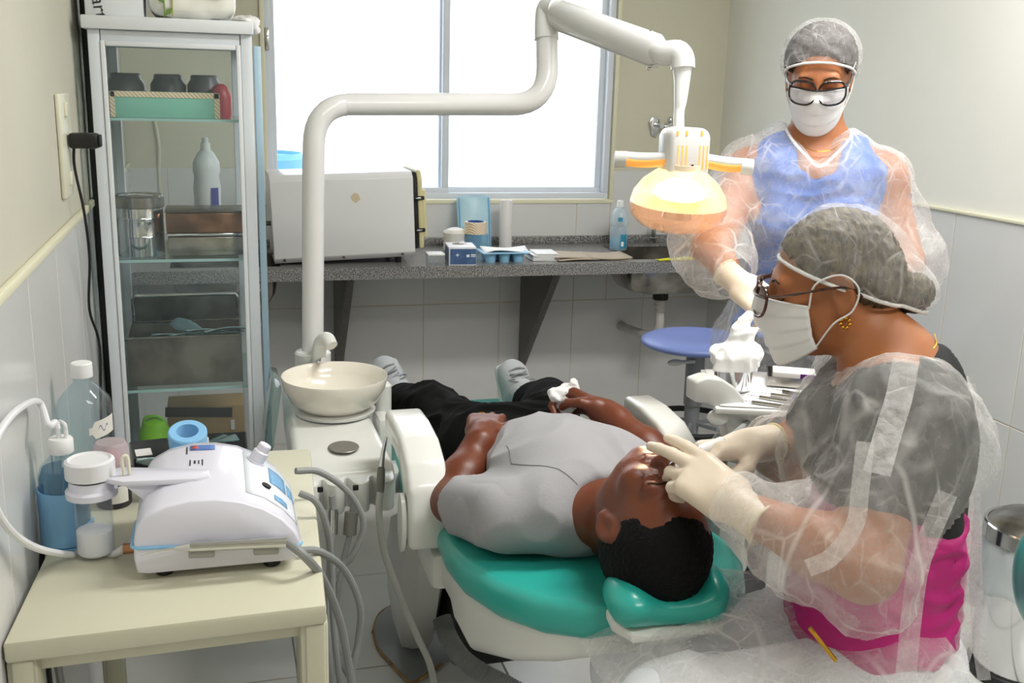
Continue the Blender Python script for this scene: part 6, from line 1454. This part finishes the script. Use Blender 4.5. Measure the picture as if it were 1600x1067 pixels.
# ---------------------------------------------------------------- dentist, seated, leaning over the patient
dn_ = thing('person', 'seated dentist in sheer white gown, mask and glasses treating the patient', 'person', (1.04, 1.24, 0.55))
H = Fr((0.922, 1.398, 1.219), (-0.88, 0.42, -0.24), (-0.28, 0.06, 0.95), 0.91)
T = Fr((1.0, 1.30, 1.0), (-0.90, 0.43, 0), (0, 0, 1))        # trunk frame
C7 = Vector((1.005, 1.325, 1.105))
shL, elL, wrL = Vector((0.925, 1.196, 1.062)), Vector((0.827, 1.104, 0.883)), Vector((0.714, 1.242, 0.919))
shR, elR, wrR = Vector((1.055, 1.455, 1.03)), Vector((0.985, 1.575, 0.86)), Vector((0.862, 1.450, 0.936))
f = Field((0.66, 1.02, 0.62), (1.22, 1.66, 1.36), 0.0042)
head_sdf(f, H, True)
f.cap(H(0, -0.035, -0.06), C7, 0.050, 0.056, 0.03); f.cap(C7, (1.02, 1.31, 1.04), 0.058, 0.07, 0.04)
f.cap(shL, shR, 0.058, 0.058, 0.06)
f.ell((1.01, 1.30, 0.97), (0.165, 0.10, 0.13), T.M, 0.05); f.ell((0.985, 1.285, 0.80), (0.150, 0.105, 0.14), T.M, 0.05); f.ell((0.975, 1.28, 0.69), (0.160, 0.115, 0.10), T.M, 0.05)
f.ell(T(0, 0.085, -0.02), (0.13, 0.055, 0.065), T.M, 0.04)
for a, b_, c_ in ((shL, elL, wrL), (shR, elR, wrR)):
    f.cap(a, b_, 0.056, 0.047, 0.03); f.cap(b_, b_+(c_-b_)*0.35, 0.045, 0.044, 0.02); f.cap(b_+(c_-b_)*0.35, c_, 0.044, 0.027, 0.02)
V, Q = f.surf(); V = relax(V, Q, 1, 0.35)
body = skin('body', V, Q, 'skin_tan', dn_)
brow_lash(H, body, V, Q)
# hair under the cap, with a bun at the nape
f = Field((0.78, 1.24, 1.06), (1.13, 1.55, 1.40), 0.005)
f.ell(H(0, -0.019, 0.037), (0.0735, 0.0905, 0.0802), H.M, 0.01).ell(H(0, -0.07, -0.01), (0.058, 0.0525, 0.0525), H.M, 0.03).ell(H(0, -0.132, -0.044), (0.034, 0.034, 0.032), H.M, 0.01)
f.cut(H(0, 0.064, 0.070), H.M @ Vector((0, 0.86, -0.5)))
for s in (-1, 1): f.ell(H(s*0.088, 0.0, -0.014), (0.024, 0.028, 0.042), H.M, 0.01, '-')
V, Q = f.surf(); V = wrinkle(V, Q, 0.002, 70, True, 3.0, (1, 1, 1)); skin('hair', V, Q, 'hair_streaked', dn_)
CP = (((0, -0.022, 0.038), (0.090, 0.102, 0.095), 0.02), ((0, -0.075, 0.004), (0.080, 0.074, 0.078), 0.03), ((0, -0.134, -0.044), (0.044, 0.044, 0.042), 0.035))
pl_p, pl_n = (0, 0.078, 0.058), (0, 0.52, -0.85)
cp = cap_on(H, (0.74, 1.18, 1.0), (1.20, 1.62, 1.45), CP, pl_p, pl_n, dn_, 'cap_veil', 1.0, (1, 1, 1))
G().tube(rim_loop(H, CP, pl_p, pl_n, 72, 0.0), 0.0032, 8, n=1).out('cap_band', 'elastic_white', cp)
mask_on(H, dn_)
glasses_on(H, dn_, 'frame_tortoise', 0.030, 0.0235, 0.124, -0.002, -0.35)
for s in (-1, 1):
    er = None
    for i in range(7):
        t = 2*math.pi*i/7; p_ = H(s*0.084, -0.008+0.0075*math.cos(t), -0.052+0.0085*math.sin(t))
        if er is None: er = G().ell(p_, (0.003, 0.003, 0.003), None, 10, 6).out('earring', 'gold', dn_)
        else: G().ell(p_, (0.003, 0.003, 0.003), None, 10, 6).out('earring_bead', 'gold', er)
# necklace
G().tube([C7+Vector((-0.045, -0.035, 0.005)), C7+Vector((-0.01, -0.058, 0.018)), C7+Vector((0.03, -0.05, 0.035)), C7+Vector((0.055, -0.015, 0.045))], 0.0012, 6).out('necklace', 'gold', dn_)
# charcoal T-shirt with short sleeves
f = Field((0.80, 1.02, 0.74), (1.22, 1.66, 1.20), 0.005)
f.cap(shL, shR, 0.066, 0.066, 0.06); f.ell((1.01, 1.30, 0.97), (0.172, 0.108, 0.14), T.M, 0.05); f.ell((0.99, 1.285, 0.84), (0.158, 0.112, 0.11), T.M, 0.05); f.ell(T(0, 0.085, -0.02), (0.135, 0.062, 0.07), T.M, 0.04)
f.cap((1.03, 1.31, 1.07), (1.03, 1.31, 1.0), 0.075, 0.09, 0.04)
for a, b_ in ((shL, elL), (shR, elR)): f.cap(a, a+(b_-a)*0.52, 0.068, 0.062, 0.03)
f.ell(C7+Vector((-0.035, 0.02, 0.045)), (0.07, 0.07, 0.06), None, 0.01, '-'); f.cut((1.0, 1.3, 0.80), (0, 0, -1))
V, Q = f.surf(); V = relax(V, Q, 1); V = wrinkle(V, Q, 0.003, 12, True, 1.0); skin('t_shirt', V, Q, 'tee_charcoal', dn_)
# magenta vest at the waist
f = Field((0.80, 1.02, 0.62), (1.26, 1.50, 0.98), 0.005)
f.ell((0.992, 1.285, 0.85), (0.162, 0.118, 0.12), T.M, 0.05).ell((0.983, 1.285, 0.76), (0.163, 0.120, 0.11), T.M, 0.05).ell((0.978, 1.28, 0.70), (0.170, 0.126, 0.09), T.M, 0.05)
f.cut((0.98, 1.28, 0.685), (0.05, -0.05, -1)); f.cut((1.0, 1.3, 0.93), (0, 0, 1))
V, Q = f.surf(); V = relax(V, Q, 1); V = wrinkle(V, Q, 0.0045, 16, True, 2.0, (0.6, 0.6, 2.2), 0.5); skin('vest', V, Q, 'magenta', dn_)
# white trousers: hips, thighs, shins
f = Field((0.40, 0.98, 0.02), (1.28, 1.56, 0.78), 0.009)
f.ell((0.985, 1.275, 0.635), (0.178, 0.145, 0.085), T.M, 0.05)
for pts in (((0.95, 1.18, 0.625, 0.090), (0.62, 1.22, 0.615, 0.078), (0.60, 1.22, 0.32, 0.06), (0.64, 1.20, 0.09, 0.045)), ((1.0, 1.36, 0.63, 0.090), (0.655, 1.435, 0.56, 0.072), (0.65, 1.44, 0.32, 0.058), (0.69, 1.42, 0.09, 0.045))):
    for a, b_ in zip(pts, pts[1:]): f.cap(a[:3], b_[:3], a[3], b_[3], 0.03)
V, Q = f.surf(); V = relax(V, Q, 2); V = wrinkle(V, Q, 0.004, 10, True, 5.0); skin('trousers', V, Q, 'pants_white', dn_)
G().tube([Vector((0.739, 1.084, 0.813)), Vector((0.753, 1.072, 0.794)), Vector((0.769, 1.062, 0.773))], 0.0032, 8, flat=(1.3, 0.8)).out('zip_pull', 'gold', dn_)
for (ax_, ay_) in ((0.64, 1.20), (0.69, 1.42)):
    fs = Field((ax_-0.24, ay_-0.09, -0.01), (ax_+0.1, ay_+0.09, 0.16), 0.008)
    fs.ell((ax_-0.08, ay_, 0.035), (0.13, 0.045, 0.036), None, 0.02).cap((ax_, ay_, 0.05), (ax_, ay_, 0.09), 0.042, 0.042, 0.02); fs.cut((0, 0, 0.002), (0, 0, -1))
    V, Q = fs.surf(); skin('shoe', V, Q, 'shoe_white', dn_)
# gloved hands
STR = ((0.12, 0.18, 0.12), (0.10, 0.22, 0.15), (0.5, 0.7, 0.5), (0.7, 0.9, 0.5))
yL = Vector((0.646, 1.391, 0.965))-wrL
WL2, cL2 = hand_pts(wrL+yL.normalized()*0.010, yL, (-0.35, -0.55, 0.75), 1, STR, (0.02, -0.06, -0.06, -0.10), thumb=((0.026, 0.02, -0.006), (0.042, 0.042, -0.030), (0.040, 0.066, -0.046), (0.034, 0.085, -0.052)))
glove('glove', WL2, cL2, 1, dn_)
PEN = ((0.55, 0.75, 0.35), (0.6, 0.85, 0.4), (0.7, 1.0, 0.5), (0.8, 1.1, 0.5))
WR2, cR2 = hand_pts(wrR+Vector((-0.025, -0.006, 0.002)), (-0.97, -0.20, 0.05), (-0.15, 0.25, 0.95), -1, PEN, (0.02, 0.0, -0.03, -0.06), thumb=((0.024, 0.018, -0.008), (0.040, 0.046, -0.030), (0.034, 0.076, -0.044), (0.022, 0.098, -0.052)))
glove('glove', WR2, cR2, -1, dn_)
# sheer gown
f = Field((0.62, 0.96, 0.60), (1.30, 1.72, 1.20), 0.0055)
f.cap(shL+Vector((0, 0, -0.005)), shR, 0.086, 0.084, 0.06); f.ell((1.01, 1.30, 0.97), (0.195, 0.138, 0.15), T.M, 0.06); f.ell((0.988, 1.285, 0.82), (0.195, 0.158, 0.15), T.M, 0.06); f.ell((0.978, 1.28, 0.71), (0.200, 0.156, 0.10), T.M, 0.06); f.ell(T(0, 0.095, -0.03), (0.155, 0.085, 0.10), T.M, 0.05)
f.ell(T(0, 0.06, -0.24), (0.17, 0.13, 0.12), T.M, 0.06)
mL = (elL+wrL)/2
f.cap(shL, elL+Vector((0.004, 0, -0.01)), 0.088, 0.076, 0.04); f.cap(elL+Vector((0.004, 0, -0.01)), mL+Vector((0, 0, -0.012)), 0.076, 0.078, 0.03); f.cap(mL+Vector((0, 0, -0.012)), wrL+(wrL-elL).normalized()*-0.005, 0.078, 0.050, 0.03)
f.cap(shR, elR, 0.088, 0.080, 0.04); f.cap(elR, wrR+Vector((0.02, 0.01, 0)), 0.078, 0.046, 0.03)
f.ell(C7+Vector((-0.035, 0.02, 0.055)), (0.085, 0.085, 0.075), None, 0.01, '-')
f.ell(C7+Vector((0.05, -0.03, 0.05)), (0.07, 0.075, 0.07), None, 0.01, '-')
V, Q = f.surf(); V = relax(V, Q, 2); V = wrinkle(V, Q, 0.008, 6, True, 3.0, (1, 1, 0.8), 0.7); V = wrinkle(V, Q, 0.003, 15, True, 7.0, (1, 1, 1), 0.8); V = relax(V, Q, 1)
nP = np.array((0.55, -0.14, -0.82)); nP = nP/np.linalg.norm(nP); pP = np.array((1.051, 1.190, 0.972))
def gk(P):
    a = (P-pP)@nP < 0                                  # open at the lower back
    arm = np.zeros(len(P), bool)                       # but the sleeves stay whole
    for u, v_ in ((np.array(shL), np.array(elL)), (np.array(elL), np.array(wrL)), (np.array(shR), np.array(elR)), (np.array(elR), np.array(wrR))):
        t = np.clip(((P-u)@(v_-u))/((v_-u)@(v_-u)), 0, 1); arm |= np.linalg.norm(P-(u+t[:, None]*(v_-u)), axis=1) < 0.098
    ok = a | arm
    for e_, w_, lim in ((elL, wrL, 0.036), (elR, wrR, 0.02)):
        d = np.array((w_-e_).normalized()); near = np.linalg.norm(P-np.array(w_), axis=1) < 0.11
        ok &= ~(near & ((P-np.array(w_))@d > lim))
    return ok
gw = skin('gown', V, Q, 'gown_veil', dn_, keep=gk)
# seam tapes, ties and the apron part over the lap
def ribbon(pts, w, name='gown_tie', mat='strip_veil', n_=6, up=(0, 0, 1), tw=0.0):
    P_ = catmull(pts, n_); g = G(); prev = None; nrm = Vector(up)
    for i, p in enumerate(P_):
        t = (P_[min(i+1, len(P_)-1)]-P_[max(i-1, 0)]).normalized(); s = t.cross(nrm).normalized()
        s = (Matrix.Rotation(tw*i/len(P_), 3, t) @ s)
        a = g.bm.verts.new(p-s*w/2); b_ = g.bm.verts.new(p+s*w/2)
        if prev: g.bm.faces.new((prev[0], prev[1], b_, a))
        prev = (a, b_)
    return g.out(name, mat, gw, ang=2)
camdir = (-0.6, -0.65, 0.45)
ribbon([(0.890, 1.150, 1.159), (0.863, 1.120, 1.117), (0.834, 1.094, 1.083), (0.797, 1.060, 1.036)], 0.034, 'seam_tape', up=camdir)
ribbon([(0.776, 1.061, 1.080), (0.759, 1.038, 1.030), (0.747, 1.024, 0.986), (0.730, 1.039, 0.938), (0.708, 1.056, 0.916)], 0.022, 'seam_tape', up=camdir)
ribbon([(1.125, 1.300, 1.069), (1.124, 1.278, 1.023), (1.111, 1.260, 0.978), (1.099, 1.219, 0.889), (1.083, 1.180, 0.803), (1.071, 1.141, 0.719), (1.062, 1.110, 0.672)], 0.022, up=camdir, tw=0.6)
ribbon([(1.121, 1.314, 1.076), (1.124, 1.291, 1.030), (1.087, 1.228, 0.908), (1.054, 1.179, 0.807), (1.042, 1.138, 0.714), (1.023, 1.127, 0.692)], 0.026, up=camdir, tw=-0.5)
ribbon([(0.940, 1.096, 0.983), (0.887, 1.066, 0.909), (0.869, 1.049, 0.844), (0.857, 1.030, 0.753)], 0.026, up=camdir)
# lap part of the gown
def lap(u, v):
    x = 1.0-0.47*u; y = 1.05+0.42*v
    zt = 0.752-0.04*u+0.012*math.sin(9*u+4*v)+0.006*math.sin(23*u-9*v)
    e = abs(v-0.5)*2; zt -= 0.10*max(0, e-0.55)**1.4+0.25*max(0, u-0.85)**1.0*1.2
    return Vector((x, y, zt-0.012))
G().grid(lap, 40, 24).out('gown_lap', 'gown_veil', gw, ang=2)
# handpiece between the fingers of the right hand
hpc = thing('dental_handpiece', 'white and chrome dental handpiece in the gloved hand', 'handpiece', (0.712, 1.401, 0.951))
q0, q1 = Vector((0.685, 1.396, 0.943)), Vector((0.768, 1.418, 0.958))
G().tube([q0, q0+(q1-q0)*0.25], lambda t: 0.0045+0.0035*t, 14, n=1).tube([q0+(q1-q0)*0.45, q1], 0.0085, 14, n=1).out('barrel', 'cap_white', hpc)
G().tube([q0+(q1-q0)*0.25, q0+(q1-q0)*0.45], 0.0092, 14, n=1).out('ring', 'chrome', hpc)
G().tube([q0, q0+Vector((-0.008, 0.012, -0.012)), q0+Vector((-0.010, 0.016, -0.028))], lambda t: 0.0045-0.002*t, 10).out('head', 'chrome', hpc)
G().tube([q1, q1+Vector((0.03, 0.04, -0.03)), q1+Vector((0.06, 0.10, -0.10)), q1+Vector((0.12, 0.2, -0.08)), (1.03, 1.80, 0.85)], 0.006, 10).out('hose', 'hose_grey', hpc)
# ---------------------------------------------------------------- assistant, standing behind
as_ = thing('person', 'standing assistant in sheer gown over blue top, looking down', 'person', (1.46, 2.33, 0.0))
H = Fr((1.449, 2.328, 1.556), (-0.50, -0.78, -0.40), (-0.20, -0.30, 0.93), 0.92)
T = Fr((1.465, 2.335, 1.20), (-0.46, -0.89, 0), (0, 0, 1))
N0 = Vector((1.470, 2.345, 1.385))
shR, elR, wrR = T(0.165, 0, 0.10), Vector((1.152, 2.255, 1.143)), Vector((1.113, 2.073, 1.102))
shL, elL, wrL = T(-0.165, 0, 0.10), Vector((1.644, 2.178, 1.107)), Vector((1.390, 2.012, 1.050))
f = Field((1.02, 1.98, 0.80), (1.85, 2.56, 1.70), 0.005)
head_sdf(f, H, True)
f.cap(H(0, -0.035, -0.06), N0, 0.052, 0.056, 0.03); f.cap(N0, T(0, 0, 0.12), 0.060, 0.085, 0.05)
for s in (-1, 1): f.cap(T(s*0.03, -0.01, 0.185), T(s*0.13, 0, 0.115), 0.045, 0.055, 0.04)
f.cap(shR, shL, 0.060, 0.060, 0.06); f.ell(T(0, 0.01, 0.03), (0.165, 0.105, 0.14), T.M, 0.05); f.ell(T(0, 0, -0.16), (0.145, 0.105, 0.15), T.M, 0.05); f.ell(T(0, 0, -0.32), (0.17, 0.12, 0.11), T.M, 0.05)
for s in (-1, 1): f.ell(T(s*0.075, 0.095, 0.0), (0.065, 0.05, 0.06), T.M, 0.03)
for a, b_, c_ in ((shL, elL, wrL), (shR, elR, wrR)):
    f.cap(a, b_, 0.058, 0.048, 0.03); f.cap(b_, c_, 0.046, 0.028, 0.02)
V, Q = f.surf(); V = relax(V, Q, 1, 0.35); body = skin('body', V, Q, 'skin_tan2', as_)
brow_lash(H, body, V, Q)
f = Field((1.32, 2.18, 1.42), (1.62, 2.50, 1.72), 0.005)
f.ell(H(0, -0.021, 0.040), (0.086, 0.0935, 0.084), H.M, 0.01).ell(H(0, -0.06, 0.0), (0.084, 0.068, 0.068), H.M, 0.03); f.cut(H(0, 0.064, 0.076), H.M @ Vector((0, 0.86, -0.5)))
for s in (-1, 1): f.ell(H(s*0.088, 0.0, -0.014), (0.026, 0.030, 0.045), H.M, 0.01, '-')
V, Q = f.surf(); V = wrinkle(V, Q, 0.002, 70, True, 3.0); skin('hair', V, Q, 'hair_brown', as_)
CP = (((0, -0.022, 0.042), (0.104, 0.108, 0.098), 0.02), ((0, -0.06, 0.004), (0.100, 0.085, 0.085), 0.03))
pl_p, pl_n = (0, 0.078, 0.060), (0, 0.62, -0.78)
cp = cap_on(H, (1.28, 2.12, 1.38), (1.68, 2.54, 1.76), CP, pl_p, pl_n, as_, 'cap_veil', 5.0)
G().tube(rim_loop(H, CP, pl_p, pl_n, 72, 0.0), 0.0032, 8, n=1).out('cap_band', 'elastic_white', cp)
mask_on(H, as_)
glasses_on(H, as_, 'frame_black', 0.034, 0.0265, 0.124, 0.0, -0.40, 0.0375)
for s in (-1, 1): G().ell(H(s*0.084, -0.008, -0.048), (0.004, 0.004, 0.005)).out('earring', 'gold', as_)
G().tube([T(0.055, 0.055, 0.205), T(0.02, 0.088, 0.175), T(-0.03, 0.085, 0.178), T(-0.055, 0.055, 0.205)], 0.0010, 6).out('necklace', 'gold', as_)
# blue top with low round neck
f = Field((1.18, 2.10, 0.86), (1.76, 2.56, 1.42), 0.006)
f.ell(T(0, 0.01, 0.03), (0.172, 0.113, 0.15), T.M, 0.05); f.ell(T(0, 0, -0.16), (0.152, 0.113, 0.16), T.M, 0.05); f.ell(T(0, 0, -0.30), (0.178, 0.128, 0.11), T.M, 0.05)
for s in (-1, 1): f.ell(T(s*0.075, 0.097, 0.0), (0.070, 0.056, 0.065), T.M, 0.03); f.cap(T(s*0.085, -0.006, 0.160), T(s*0.125, 0.01, 0.085), 0.055, 0.076, 0.03); f.cap(T(s*0.165, 0, 0.08), T(s*0.18, 0, 0.04), 0.064, 0.064, 0.02)
f.cap(T(-0.085, 0.035, 0.105), T(0.085, 0.035, 0.105), 0.082, 0.082, 0.03)
f.ell(T(0, 0.11, 0.205), (0.062, 0.11, 0.098), T.M, 0.01, '-'); f.cut((1.46, 2.33, 0.90), (0, 0, -1))
V, Q = f.surf(); V = relax(V, Q, 1); V = wrinkle(V, Q, 0.004, 12, True, 1.0, (0.6, 0.6, 1.8), 0.5); skin('top', V, Q, 'top_blue', as_)
# navy trousers and shoes
f = Field((1.22, 2.12, 0.04), (1.70, 2.56, 1.0), 0.009)
f.ell(T(0, 0, -0.33), (0.182, 0.132, 0.12), T.M, 0.05)
for s in (-1, 1):
    f.cap(T(s*0.085, 0, -0.38), T(s*0.085, 0.01, -0.72), 0.095, 0.068, 0.03); f.cap(T(s*0.085, 0.01, -0.72), T(s*0.085, 0, -1.12), 0.068, 0.055, 0.02)
V, Q = f.surf(); V = relax(V, Q, 2); V = wrinkle(V, Q, 0.004, 10, True, 5.0); skin('trousers', V, Q, 'pants_navy', as_)
for s in (-1, 1):
    c0 = T(s*0.085, 0.05, -1.165); fs = Field(c0-Vector((0.17, 0.17, 0.05)), c0+Vector((0.17, 0.17, 0.12)), 0.008)
    fs.ell(c0, (0.045, 0.125, 0.036), T.M, 0.02).cap(T(s*0.085, 0, -1.15), T(s*0.085, 0, -1.09), 0.045, 0.045, 0.02); fs.cut((0, 0, 0.002), (0, 0, -1))
    V, Q = fs.surf(); skin('shoe', V, Q, 'shoe_white', as_)
GRIP = ((0.7, 0.9, 0.6), (0.75, 1.0, 0.6), (0.8, 1.0, 0.6), (0.85, 1.0, 0.6))
yR = Vector((1.151, 1.953, 1.052))-wrR
W1, c1 = hand_pts(wrR+yR.normalized()*0.03, yR, (-0.35, -0.45, 0.75), -1, GRIP, thumb=((0.024, 0.02, -0.008), (0.044, 0.044, -0.026), (0.044, 0.070, -0.038), (0.034, 0.092, -0.044)))
glove('glove', W1, c1, -1, as_)
yL = Vector((1.226, 1.905, 1.034))-wrL
W2, c2 = hand_pts(wrL+yL.normalized()*0.03, yL, (0.3, -0.4, 0.8), 1, GRIP)
glove('glove', W2, c2, 1, as_)
# sheer gown
f = Field((0.98, 1.96, 0.42), (1.92, 2.62, 1.46), 0.0075)
f.cap(shR, shL, 0.072, 0.072, 0.06); f.ell(T(0, 0.01, 0.02), (0.19, 0.136, 0.15), T.M, 0.06); f.ell(T(0, 0.015, -0.16), (0.185, 0.152, 0.18), T.M, 0.06)
for s in (-1, 1): f.ell(T(s*0.075, 0.112, -0.01), (0.100, 0.080, 0.105), T.M, 0.05); f.cap(T(s*0.09, 0.05, 0.10), T(0, 0.055, 0.09), 0.095, 0.09, 0.05); f.ell(T(0, 0.01, -0.36), (0.21, 0.17, 0.18), T.M, 0.06)
f.cap(T(0, 0, -0.40), T(0, 0, -0.70), 0.19, 0.205, 0.06)
for s in (-1, 1): f.cap(T(s*0.065, -0.005, 0.178), T(s*0.145, 0.005, 0.105), 0.064, 0.084, 0.04)
for a, b_, c_ in ((shL, elL, wrL), (shR, elR, wrR)):
    f.cap(a, b_, 0.076, 0.092, 0.04); f.cap(b_, b_+(c_-b_)*0.6, 0.094, 0.078, 0.03); f.cap(b_+(c_-b_)*0.6, c_, 0.078, 0.045, 0.03)
f.ell(T(0, 0.03, 0.285), (0.088, 0.125, 0.095), T.M, 0.01, '-'); f.ell(T(0, 0.12, 0.205), (0.042, 0.09, 0.068), T.M, 0.02, '-')
f.cut((1.46, 2.33, 0.50), (0, 0, -1))
V, Q = f.surf(); V = relax(V, Q, 2); V = wrinkle(V, Q, 0.009, 5.5, True, 3.0, (1, 1, 0.9), 0.7); V = wrinkle(V, Q, 0.003, 14, True, 7.0, (1, 1, 1), 0.8); V = relax(V, Q, 1)
def gk2(P):
    ok = P[:, 2] > 0.515
    for e_, w_ in ((elR, wrR), (elL, wrL)):
        d = np.array((w_-e_).normalized()); near = np.linalg.norm(P-np.array(w_), axis=1) < 0.12
        ok &= ~(near & ((P-np.array(w_))@d > 0.022))
    return ok
gw2 = skin('gown', V, Q, 'gown_veil_b', as_, keep=gk2)
# neck binding and waist tie
def tie(pts, r, name, mat='elastic_white'): return G().tube(pts, r, 8, n=6, flat=(1.0, 0.5)).out(name, mat, gw2)
tie([T(0.080, 0.01, 0.222), T(0.068, 0.065, 0.200), T(0.038, 0.100, 0.168), T(0.0, 0.122, 0.138), T(-0.038, 0.100, 0.168), T(-0.068, 0.065, 0.200), T(-0.080, 0.01, 0.222)], 0.0035, 'neck_binding')
